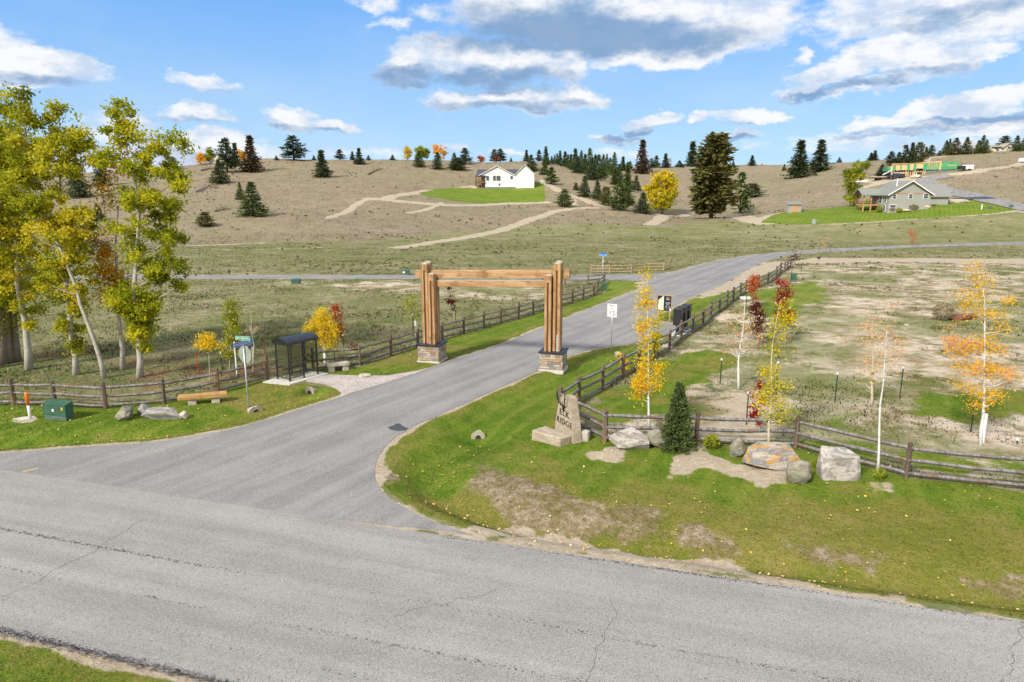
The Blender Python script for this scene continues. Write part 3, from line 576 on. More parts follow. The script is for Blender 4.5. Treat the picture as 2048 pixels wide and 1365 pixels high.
def masks(x, y):
    x = np.asarray(x, float); y = np.asarray(y, float); n = (fbm(x / 1.3, y / 1.3, 21) - .5); nb = (fbm(x / 6, y / 6, 33) - .5)
    r = np.hypot(x, y); o = {k: np.zeros(x.shape) for k in ('lawn', 'olive', 'dirt', 'hill', 'lot', 'thatch', 'litter')}
    m = (r < 200) & (y > -5); a, b, nn, bb = x[m], y[m], n[m], nb[m]
    lawn = np.zeros(a.shape)
    for pl in (LAWN_L, LAWN_L2, LAWN_R, LAWN_M, LAWN_F): lawn = np.maximum(lawn, sstep(sdist(a, b, pl) + nn * .8, -.15, .25))
    for pl, k_ in GREENS: lawn = np.maximum(lawn, k_ * sstep(sdist(a, b, pl) + nn * 3 + bb * 4, -.9, 1.3))
    o['lawn'][m] = lawn
    ol = sstep(sdist(a, b, OLIVE) + nn * 3 + bb * 4, -1.0, 1.4) * lawn * .92
    ol = np.maximum(ol, sstep(bb * 2 + nn * .9, .10, .5) * lawn * .8)
    edge = np.maximum(sdist(a, b, MAIN), sdist(a, b, BRANCH))
    ol = np.maximum(ol, sstep(edge + nn * 2.0, -1.5, -.3) * .6 * lawn)
    o['olive'][m] = ol
    th = np.zeros(a.shape)
    for pl in THATCH: th = np.maximum(th, sstep(sdist(a, b, pl) + nn * 2.2, -.3, .5))
    o['thatch'][m] = th * .72
    d = np.zeros(a.shape)
    for pl in DIRTP: d = np.maximum(d, sstep(sdist(a, b, pl) + nn * 2.4, -.25, .45))
    d = np.maximum(d, sstep(edge + nn * .6, -.32, -.12) * .7)
    for pl, k_ in BARE: d = np.maximum(d, k_ * sstep(sdist(a, b, pl) + nn * 4 + bb * 6, -1.6, 2.4))
    o['dirt'][m] = d
    o['lot'][m] = np.maximum(sstep(sdist(a, b, LOT) + nn * 3, -.6, .8), .8 * sstep(sdist(a, b, LOT2) + nn * 4 + bb * 8, -1, 3))
    o['litter'][m] = sstep(sdist(a, b, BACKL) + bb * 4, -1, 2) * sstep(nn + bb, -.12, .2) * .95
    f = y > 60; a, b, nn, bb = x[f], y[f], n[f], nb[f]
    hl = sstep(sdist(a, b, HILLP) + bb * 10, -5, 4); o['hill'][f] = hl
    lw = np.maximum(sstep(sdist(a, b, GH_LAWN) + nn, -.3, .5), sstep(sdist(a, b, WH_LAWN) + nn, -.3, .5))
    o['lawn'][f] = np.maximum(o['lawn'][f], lw)
    d = np.zeros(a.shape)
    for pl, wd in TRK: d = np.maximum(d, sstep(wd * .8 - seg_dist(a, b, pl) + nn * 1.6, -.3, .5))
    o['dirt'][f] = np.maximum(o['dirt'][f], d * (1 - lw) * .80)
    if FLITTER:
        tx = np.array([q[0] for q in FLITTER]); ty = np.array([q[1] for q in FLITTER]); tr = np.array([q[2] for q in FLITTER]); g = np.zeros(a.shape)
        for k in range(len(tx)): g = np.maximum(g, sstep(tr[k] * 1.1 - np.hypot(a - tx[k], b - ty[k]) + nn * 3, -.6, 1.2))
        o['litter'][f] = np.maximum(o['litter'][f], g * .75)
    return o
def build_ground():
    az = np.concatenate([np.linspace(-180, -52, 60, endpoint=False), np.linspace(-52, -41, 40, endpoint=False), np.linspace(-41, 41, 720, endpoint=False), np.linspace(41, 52, 40, endpoint=False), np.linspace(52, 180, 60, endpoint=False)])
    rr = np.concatenate([np.geomspace(.5, 9, 24, endpoint=False), np.geomspace(9, 140, 430, endpoint=False), np.geomspace(140, 600, 300, endpoint=False), np.geomspace(600, 9000, 50)])
    A, RR = np.meshgrid(np.radians(az), rr); X = (RR * np.sin(A)).ravel(); Y = (RR * np.cos(A)).ravel(); Z = H(X, Y)
    na, nr = len(az), len(rr); i = np.arange(nr - 1)[:, None] * na; j = np.arange(na)[None, :]; j2 = (j + 1) % na
    F = np.stack([(i + j), (i + j2), (i + na + j2), (i + na + j)], -1).reshape(-1, 4)
    mk = masks(X, Y)
    o = mesh_arr('ground', np.c_[X, Y, Z], F, M['ground'], smooth=True, vattr=mk)
    # centre cap
    return tag(o, 'ground of lawns, dry fields and brown grassy hills', None, kind='structure')
def sheet(name, poly, z, mat, label, th=.25, parent=None):
    n = len(poly); a = sum(poly[i][0] * poly[(i + 1) % n][1] - poly[(i + 1) % n][0] * poly[i][1] for i in range(n))
    if a < 0: poly = poly[::-1]
    bm = bmesh.new(); top = [bm.verts.new((p[0], p[1], z)) for p in poly]; bot = [bm.verts.new((p[0], p[1], z - th)) for p in poly]
    for i in range(n): bm.faces.new((top[i], bot[i], bot[(i + 1) % n], top[(i + 1) % n]))
    for tri in tessellate_polygon([[Vector((p[0], p[1], 0)) for p in poly]]):
        q = [poly[i] for i in tri]; ar = (q[1][0] - q[0][0]) * (q[2][1] - q[0][1]) - (q[2][0] - q[0][0]) * (q[1][1] - q[0][1])
        if abs(ar) < 1e-9: continue
        if ar < 0: tri = tri[::-1]
        try: bm.faces.new([top[i] for i in tri])
        except ValueError: pass
    me = bpy.data.meshes.new(name); bm.to_mesh(me); bm.free(); me.materials.append(mat)
    o = bpy.data.objects.new(name, me); COL.objects.link(o)
    if parent: o.parent = parent
    if label: tag(o, label, None, kind='structure')
    return o
def jag(pl, amp, step=.35, seed=0):   # uneven pavement edge
    out = []; n = len(pl)
    for i in range(n):
        a = np.array(pl[i]); b = np.array(pl[(i + 1) % n]); d = np.linalg.norm(b - a)
        k = max(1, int(d / step)) if d < 70 and max(a[1], b[1]) < 60 and a[1] > 4 and b[1] > 4 else 1
        nrm = np.array([b[1] - a[1], a[0] - b[0]]) / (d + 1e-9)
        for j in range(k):
            q = a + (b - a) * j / k; out.append(tuple(q + (nrm * (float(fbm(np.array([q[0] * 2.2]), np.array([q[1] * 2.2]), seed)[0]) - .5) * amp if k > 1 else 0)))
    return out
def smooth_poly(pl, it=1):   # Chaikin, only for nearby corners
    for _ in range(it):
        out = []
        for i in range(len(pl)):
            a, b = np.array(pl[i]), np.array(pl[(i + 1) % len(pl)])
            out += [tuple(a * .75 + b * .25), tuple(a * .25 + b * .75)]
        pl = out
    return pl
def roads():
    br = [MR(-60, 0.05)] + smooth_poly([G0(-300, 922), G0(-60, 912)] + poly0(DR_L + APR_E + DR_L2 + CR_T + CR_B))[1:-1] + [MR(float(np.dot(np.array(G0(962, 1076)) - A_, ud)) + .3, 0.05)]
    sheet('branch_road', jag(br, .12, .3, 5), .014, M['drive'], 'grey asphalt drive running from the main road through the timber gate')
    mn = [MR(-120, -.04)] + [MR(s, -.04 + (float(fbm(np.array([s * 2.0]), np.array([3.3]), 7)[0]) - .5) * .16) for s in np.arange(-30, 45, .22)] + [MR(150, -.04), MR(150, MAINW)] + [MR(s, MAINW + (float(fbm(np.array([s * 2.0]), np.array([9.3]), 8)[0]) - .5) * .2) for s in np.arange(45, -30, -.22)] + [MR(-120, MAINW)]
    mr = sheet('main_road', mn, .026, M['main'], 'pale chip sealed main road crossing the foreground')
    def seam(name, f, s0, s1, wfun, z, parent, dash, seed, col=M['tar']):
        V, F = [], []; r = np.random.default_rng(seed)
        for s in np.arange(s0, s1, .045):
            wv = wfun(s)
            k = r.poisson(dash(s))
            for _ in range(k):
                t = f(s) + r.normal(0, wv * .5); a = r.uniform(0, 6.28); L_ = r.uniform(.008, .028); W = L_ * r.uniform(.4, .9); b = len(V)
                for q in range(5):
                    an = a + q * 1.257; u = math.cos(an) * L_ * r.uniform(.6, 1.1); v = math.sin(an) * W * r.uniform(.6, 1.1)
                    x, y = MR(s + u, t + v); V.append((x, y, z))
                F.append((b, b + 1, b + 2, b + 3, b + 4))
        if F: 
            me = mesh_arr(name, V, F, col, parent)
            me['label'] = 'broken dark tar line along the pale road'
    W = MAINW
    nz = lambda s, k: float(vnoise(np.array([s * .23]), np.array([k]), 4)[0])
    s_c = lambda s: 0.47 * W + (nz(s, 7.7) - .5) * .16
    seam('tar_seam', s_c, -2, 40, lambda s: .05 + .06 * nz(s, 2), .030, mr, lambda s: 7 * max(0, nz(s, 1.2) - .12), 1)
    seam('tar_seam', lambda s: .70 * W + (nz(s, 3.7) - .5) * .1, -2, 40, lambda s: .06, .030, mr, lambda s: 2.6 * max(0, nz(s * 2, 5.2) - .2), 2)
    seam('tar_seam', lambda s: .86 * W, -2, 40, lambda s: .10, .030, mr, lambda s: 1.0 * max(0, nz(s * 2, 8.2) - .3), 3)
    seam('tar_edge', lambda s: .02, 15.6, 60, lambda s: .07, .030, mr, lambda s: 12 * max(.15, nz(s, 9.2) - .1), 4)
    seam('tar_edge', lambda s: W - .02, -25, 25, lambda s: .12, .030, mr, lambda s: 17.0, 6)
    # thin wandering cracks
    cr = MB(); r = random.Random(4)
    for (x0, y0, x1, y1) in ((0, 1197, 285, 1040), (1165, 1390, 1215, 1200), (1990, 1365, 2020, 1230), (790, 1240, 1000, 1195)):
        a, b = np.array(G0(x0, y0)), np.array(G0(x1, y1)); n = 26; dn = np.array([-(b - a)[1], (b - a)[0]]); dn = dn / np.linalg.norm(dn); off = 0; pts = []
        for i in range(n + 1): off += r.uniform(-.07, .07); q = a + (b - a) * i / n + dn * off; pts.append(q)
        for i in range(n):
            w_ = r.uniform(.002, .006); p0, p1 = pts[i], pts[i + 1]; cr.add([(*(p0 - dn * w_), .0305), (*(p1 - dn * w_), .0305), (*(p1 + dn * w_), .0305), (*(p0 + dn * w_), .0305)], [(0, 1, 2, 3)])
    cr.build('crack', M['tar'], mr)
    g = sheet('gravel_apron', jag(APRON, .08, .3, 2), .02, M['gravel'], 'pinkish crushed gravel apron between shelter pad and drive')
    p = bpy.data.objects['branch_road']
    pt = [G0(775,856),(G0(790,851)),(G0(788,849)),(G0(800,848)),(G0(805,853)),(G0(816,858)),(G0(812,862)),(G0(797,863)),(G0(782,861))]
    sheet('asphalt_patch', jag(pt, .15, .2, 3), .019, M['tar'], None, .003, p)
    sheet('yellow_paint_stroke', [G0(45,944), G0(77,937), G0(77,938.6), G0(46,945.8)], .019, M['paintY'], None, .003, p)
    # curved road behind the grey house, draped on the slope
    ctr = [(2300,455),(2180,440),(2048,418),(1990,404),(1940,392.5),(1900,384),(1872,376.5),(1852,369),(1850,361),(1870,356),(1900,352)]
    P = [G(*q) for q in ctr]; V, F = [], []
    pts = []
    for i in range(len(P) - 1):
        for k in range(8): pts.append(P[i].lerp(P[i + 1], k / 8))
    pts.append(P[-1])
    for _ in range(6): pts = [pts[0]] + [(pts[i - 1] + pts[i] * 2 + pts[i + 1]) / 4 for i in range(1, len(pts) - 1)] + [pts[-1]]
    for i, q in enumerate(pts):
        d = (pts[min(i + 1, len(pts) - 1)] - pts[max(i - 1, 0)]); d.z = 0; d.normalize(); nrm = Vector((-d.y, d.x, 0))
        for s in (-3.3, -1.1, 1.1, 3.3):
            e = q + nrm * s; V.append((e.x, e.y, h1(e.x, e.y) + .16))
    for i in range(len(pts) - 1):
        for k in range(3): F.append((i * 4 + k, i * 4 + k + 1, i * 4 + 5 + k, i * 4 + 4 + k))
    o = mesh_arr('hill_road', V, F, M['drive'], smooth=True); tag(o, 'curving grey asphalt road climbing behind the grey house', None, kind='structure')
    V, F = [], []
    pts = [G(*q) for q in ((1858,409.5),(1900,402.5),(1940,398),(1985,397))]
    for i, q in enumerate(pts):
        for s in (-1.5, 1.5): V.append((q.x, q.y + s * 1.6, h1(q.x, q.y + s * 1.6) + .2))
    for i in range(len(pts) - 1): F.append((i * 2, i * 2 + 1, i * 2 + 3, i * 2 + 2))
    o = mesh_arr('driveway', V, F, M['tar']); tag(o, 'dark narrow driveway leading to the grey house', None, kind='structure')

# ------------------------------------------------------------------ grass and ground cover (uncountable)
def blades(name, n, region, hfun, seed, label, keep, width=.02, mat=None):
    r = np.random.default_rng(seed); x0, x1, y0, y1 = region
    # sample with density falling with distance
    az = r.uniform(-.92, .92, n * 2); d = np.exp(r.uniform(np.log(y0), np.log(y1), n * 2)); x = d * np.sin(az); y = d * np.cos(az)
    mk = masks(x, y); k = keep(x, y, mk, r); x, y = x[k][:n], y[k][:n]; mk = {q: v[k][:n] for q, v in mk.items()}; n = len(x)
    z = H(x, y); d = np.hypot(x, y); h = hfun(x, y, mk, r); a = r.uniform(0, np.pi, n); w_ = width * (d / 22) * r.uniform(.6, 1.4, n)
    lean = r.normal(0, .45, (n, 2)) * h[:, None]
    V = np.empty((n, 3, 3)); V[:, 0] = np.c_[x - np.cos(a) * w_, y - np.sin(a) * w_, z - .01]; V[:, 1] = np.c_[x + np.cos(a) * w_, y + np.sin(a) * w_, z - .01]
    V[:, 2] = np.c_[x + lean[:, 0], y + lean[:, 1], z + h]
    F = np.arange(n * 3).reshape(-1, 3)
    o = mesh_arr(name, V.reshape(-1, 3), F, mat or M['grass'], vattr={q: np.repeat(v, 3) for q, v in mk.items()})
    return tag(o, label, 'grass', kind='stuff')
def offroad(x, y):
    m = np.hypot(x, y) < 160; o = np.full(x.shape, -9.0)
    o[m] = np.maximum(np.maximum(sdist(x[m], y[m], BRANCH), sdist(x[m], y[m], MAIN)), sdist(x[m], y[m], APRON)); return o < -.03
PADS = []
def offpads(x, y):
    k = np.ones(x.shape, bool)
    for pl in PADS: k &= sdist(x, y, pl) < -.02
    return k
def ground_cover():
    blades('lawn_grass', 360000, (0, 0, 10, 60), lambda x, y, m, r: r.uniform(.012, .032, len(x)), 1, 'short mown lawn grass beside the roads and around the boulders',
           lambda x, y, m, r: offroad(x, y) & offpads(x, y) & (m['lawn'] > .4) & (r.uniform(0, 1, len(x)) > m['dirt'] * 1.1), .016)
    blades('field_grass', 300000, (0, 0, 20, 150), lambda x, y, m, r: r.uniform(.03, .13, len(x)) * (.35 + fbm(x / 3, y / 3, 5) ** 2 * 2.0), 2, 'rough straw coloured and green field grass beyond the fences',
           lambda x, y, m, r: offroad(x, y) & offpads(x, y) & (m['lawn'] < .4) & (m['dirt'] < .3) & (fbm(x / 2.6, y / 2.6, 8) + r.normal(0, .30, len(x)) > .50 + .15 * m['lot']), .015)
    blades('hill_grass', 90000, (0, 0, 110, 420), lambda x, y, m, r: r.uniform(.10, .32, len(x)) * (.4 + fbm(x / 5, y / 5, 5)), 3, 'dry bunch grass dotting the brown hillsides',
           lambda x, y, m, r: (m['hill'] > .5) & (m['dirt'] < .3) & (m['lawn'] < .2) & (fbm(x / 2.5, y / 2.5, 8) + r.normal(0, .16, len(x)) > .56), .012)
    # sage and weed clumps
    r = np.random.default_rng(9); V = []; T = []
    n = 900; az = r.uniform(-.7, .7, n * 4); d = np.exp(r.uniform(np.log(30), np.log(330), n * 4)); x = d * np.sin(az); y = d * np.cos(az)
    mk = masks(x, y); k = offroad(x, y) & (mk['lawn'] < .1) & (mk['dirt'] < .2) & (fbm(x / 12, y / 12, 41) > .56); x, y = x[k][:n], y[k][:n]; z = H(x, y)
    for i in range(len(x)):
        s = r.uniform(.08, .2) * (1.0 + min(1.0, y[i] / 220)); m = 16; c = r.normal(0, s * .45, (m, 3)); c[:, 2] = np.abs(c[:, 2]) + .04
        V.append(c + (x[i], y[i], z[i])); T += [min(1, max(0, r.normal(.5, .2)))] * m
    C = np.concatenate(V); leaves('weed_clumps', C, .09, L['weed'], None, np.array(T), r, np.clip(C[:, 1] / 90, .5, 2.2)); tag(bpy.data.objects['weed_clumps'], 'tawny weed and sage clumps dotting fields and slopes', 'weeds', kind='stuff')
    # fallen yellow leaves
    pts = []
    for pl, dep, sg in DITCHES[:2]:
        for i in range(len(pl) - 1):
            for _ in range(12): t = r.uniform(); pts.append((pl[i][0] * (1 - t) + pl[i + 1][0] * t + r.normal(0, .45), pl[i][1] * (1 - t) + pl[i + 1][1] * t + r.normal(0, .4)))
    for _ in range(420): pts.append(G0(r.uniform(-50, 420), r.uniform(700, 890)))
    for _ in range(260): pts.append(G0(r.uniform(760, 2048), r.uniform(860, 1180)))
    for _ in range(160): pts.append(G0(r.uniform(560, 1100), r.uniform(690, 780)))
    pts = np.array(pts); k = offroad(pts[:, 0], pts[:, 1]); pts = pts[k]; z = H(pts[:, 0], pts[:, 1]) + .05
    C = np.c_[pts, z]; leaves('fallen_leaves', C, .035, L['fallen'], None, r.uniform(0, 1, len(C)), r, None, flat=True)
    tag(bpy.data.objects['fallen_leaves'], 'fallen yellow leaves strewn over lawns and ditches', 'leaves', kind='stuff')
# ------------------------------------------------------------------ trees
def leaves(name, C, size, mat, parent, tint, r, sc_=None, flat=False):
    n = len(C); nm = r.normal(0, 1, (n, 3));
    if flat: nm = np.c_[r.normal(0, .25, (n, 2)), np.ones(n)]
    nm /= np.linalg.norm(nm, axis=1)[:, None] + 1e-9; t1 = np.cross(nm, r.normal(0, 1, (n, 3))); t1 /= np.linalg.norm(t1, axis=1)[:, None] + 1e-9; t2 = np.cross(nm, t1)
    s = size * r.uniform(.65, 1.3, n);
    if sc_ is not None: s = s * sc_
    a = t1 * s[:, None]; b = t2 * (s * r.uniform(.5, .8, n))[:, None]
    V = np.stack([C - a, C - b, C + a, C + b], 1).reshape(-1, 3)
    return mesh_arr(name, V, np.arange(n * 4).reshape(-1, 4), mat, parent, fattr={'tint': np.clip(tint, 0, 1)})
def pix_tree(name, label, cat, base, trunk, ell, nl, ls, leaf, bark, r0=.12, group=None, seed=1, Y=None, tint=(.5, .18), branches=26, spread=1.0, clus=.22, ccount=None, extras=None, depth=1.0, hbias=0.0):
    """trunk: photo points from the foot up; ell: crown masses (x, y, rx, ry[, tint shift]) at the tree's own distance and real depth"""
    r = np.random.default_rng(seed); B = G(*base) if Y is None else atY(base[0], base[1], Y)
    if Y is not None: B.z = h1(B.x, B.y)
    t = thing(name, label, cat, B, 0, group); m = mpp(B); Bv = np.array(B)
    if leaf is not None and not isinstance(leaf, bpy.types.Material): leaf = L[leaf]
    T = [Vector((0, 0, -.15))] + [atY(q[0], q[1], B.y) - B for q in trunk]
    hs = T[-1].z; rad = [r0 * (1.25 if i == 0 else max(.10, 1 - .92 * (q.z / hs) ** .9)) for i, q in enumerate(T)]
    for q in T[1:]: q.y += r.normal(0, .06) * min(1, q.z)
    tb = MB(); tb.tube(T, rad, 8)
    Tn = np.array([tuple(q) for q in T])
    # dense trunk samples
    ts = np.concatenate([np.linspace(Tn[i], Tn[i + 1], 12) for i in range(len(Tn) - 1)]); tr = np.interp(ts[:, 2], Tn[:, 2], rad)
    E = []
    for e in ell:
        c = np.array(atY(e[0], e[1], B.y) - B); E.append((c, e[2] * m, e[3] * m, e[4] if len(e) > 4 else 0.0))
    area = np.array([e[1] * e[2] for e in E]); w_ = area ** .8 / (area ** .8).sum(); C, TN = [], []
    tot = ccount or max(14, int(nl / 70)); cl = []
    for (c, rx, rz, tsft), f in zip(E, w_):
        k = max(2, int(tot * f))
        for _ in range(k):
            d = r.normal(0, 1, 3); d /= np.linalg.norm(d); q = r.uniform(.15, 1) ** .5
            cl.append((c + d * q * np.array([rx, rx * depth, rz]) * .93, tsft + r.normal(0, tint[1]) + tint[0]))
    per = nl // max(1, len(cl)); order = r.permutation(len(cl))
    for n_, k in enumerate(order):
        q, tn = cl[k]; kk = max(3, int(per * r.lognormal(0, .45)))
        C.append(q + r.normal(0, 1, (kk, 3)) * np.array([clus, clus, clus * .75]) * spread * r.uniform(.6, 1.3)); TN.append(tn + r.normal(0, .09, kk))
        if n_ < branches:
            below = ts[:, 2] < max(q[2] - np.hypot(q[0], q[1]) * .35 - .05, Tn[:, 2].max() * .12)
            cand = np.nonzero(below)[0]
            if len(cand) == 0: continue
            dd = np.linalg.norm(ts[cand] - q, axis=1); j = cand[int(np.argmin(dd))]; a = ts[j]; mid = (a + q) / 2 + np.array([0, 0, -.06 * np.linalg.norm(q - a)]) + r.normal(0, .05, 3) * np.linalg.norm(q - a)
            rb = min(tr[j] * .5, .015 + .012 * np.linalg.norm(q - a)); tb.tube([a, mid, q], [rb, rb * .65, rb * .2], 5, False)
    tb.build('trunk', bark, t, True)
    if C and leaf is not None:
        C = np.concatenate(C); leaves('crown', C, ls, leaf, t, np.concatenate(TN), r)
    return t
# --- conifers: whorled branches carrying needle tufts
def conifer_mesh(kind, seed):
    r = np.random.default_rng(seed); V, T = [], []
    P = dict(young=(26, 9, .30, 1.0, .05, .9), fir=(34, 8, .22, 1.25, .04, .7), pond=(22, 7, .25, .75, .12, .55), round=(22, 10, .44, .55, .06, .8), giant=(40, 11, .20, .42, .08, .6), thin=(20, 6, .24, .9, .10, .5), spruce=(40, 14, .27, .95, .05, 1.0))[kind]
    nw, nb, R0, pw, base, dens = P; tb = MB(); tb.tube([(0, 0, -.02), (r.normal(0, .003), 0, .5), (0, 0, .98)], [.018, .011, .002], 6)
    C, S, N = [], [], []
    for i in range(nw):
        h = base + (1 - base) * (i + r.uniform(-.3, .3)) / nw; t = (h - base) / (1 - base)
        Rw = R0 * max(.03, (1 - t) ** pw) * (1.0 if kind in ('young', 'spruce') else r.uniform(.6, 1.15)) * min(1, .55 + t * 3.0 if kind in ('round', 'giant') else .8 + t * 2)
        for b in range(nb):
            if r.uniform() > dens + .25: continue
            a = r.uniform(0, 6.283); Lb = Rw * r.uniform(.7, 1.1); dz = (.10 if kind in ('pond', 'round', 'thin', 'giant') else -.12) * Lb + r.normal(0, .01)
            up = np.array([math.cos(a) * Lb, math.sin(a) * Lb, dz]); o = np.array([0, 0, h])
            if Lb > .05 and b < 4: tb.tube([tuple(o), tuple(o + up * .9)], [.004, .001], 3, False)
            k = max(2, int(5 * Lb / R0 * 1.6)); 
            for j in range(k):
                f = (j + 1) / k; q = o + up * (f * .85 + .15) + r.normal(0, .012, 3); q[2] -= .05 * Lb * f * f * (1 if kind in ('fir', 'spruce', 'young') else -.5)
                nn = 5 if kind != 'spruce' else 10
                for _ in range(nn):
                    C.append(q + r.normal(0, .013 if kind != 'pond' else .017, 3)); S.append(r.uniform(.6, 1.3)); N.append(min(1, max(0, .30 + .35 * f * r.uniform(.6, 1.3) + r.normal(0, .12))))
    C.append(np.array([0, 0, .985])); S.append(.6); N.append(.5)
    C = np.array(C); S = np.array(S); n = len(C); out = C.copy(); out[:, 2] = 0; out /= np.linalg.norm(out, axis=1)[:, None] + 1e-6
    d = out * .9 + r.normal(0, .55, (n, 3)); d[:, 2] += .25; d /= np.linalg.norm(d, axis=1)[:, None]; sd_ = np.cross(d, r.normal(0, 1, (n, 3))); sd_ /= np.linalg.norm(sd_, axis=1)[:, None]
    ln = (.026 if kind in ('young', 'spruce', 'fir') else .034) * S; wd = ln * (.42 if kind != 'spruce' else .28)
    Vv = np.stack([C - d * ln[:, None] * .5, C + sd_ * wd[:, None], C + d * ln[:, None], C - sd_ * wd[:, None]], 1).reshape(-1, 3)
    zt = Vv[:, 2].max(); Vv[:, 2] /= zt
    return tb, Vv, np.array(N)
CM = {}
def conifer_proto(kind, leaf, seed):
    key = (kind, leaf, seed)
    if key not in CM:
        tb, V, N = conifer_mesh(kind, seed * 7 + len(kind)); root = thing('pine_tree', 'x', 'tree')
        a = tb.build('trunk', M['barkpine'] if kind == 'giant' else M['barkdark'], root, True); b = mesh_arr('crown', V, np.arange(len(V)).reshape(-1, 4), L[leaf], root, fattr={'tint': N})
        CM[key] = (a.data, b.data, float(np.percentile(np.hypot(V[:, 0], V[:, 1]), 97)))
        for o in (a, b, root): bpy.data.objects.remove(o)
    return CM[key]
def conifer(px, yb, yt, wpx, kind, leaf, label, name='pine_tree', cat='pine tree', group=None, seed=0, rz=0.0):
    B = G(px, yb); h = ztop(B, yt) - B.z; wd = wpx * mpp(B) * 1.22; ta, cr, rad = conifer_proto(kind, leaf, seed)
    t = thing(name, label, cat, B - Vector((0, 0, .1)), rz, group); t.scale = (wd / 2 / rad, wd / 2 / rad, h)
    for nm, d in (('trunk', ta), ('crown', cr)):
        o = bpy.data.objects.new(nm, d); COL.objects.link(o); o.parent = t
    return t, B, h, wd
ORD = ['first', 'second', 'third', 'fourth', 'fifth', 'sixth', 'seventh', 'eighth', 'ninth', 'tenth', 'eleventh', 'twelfth', '13th', '14th', '15th', '16th', '17th', '18th', '19th', '20th', '21st', '22nd', '23rd', '24th', '25th', '26th', '27th', '28th']
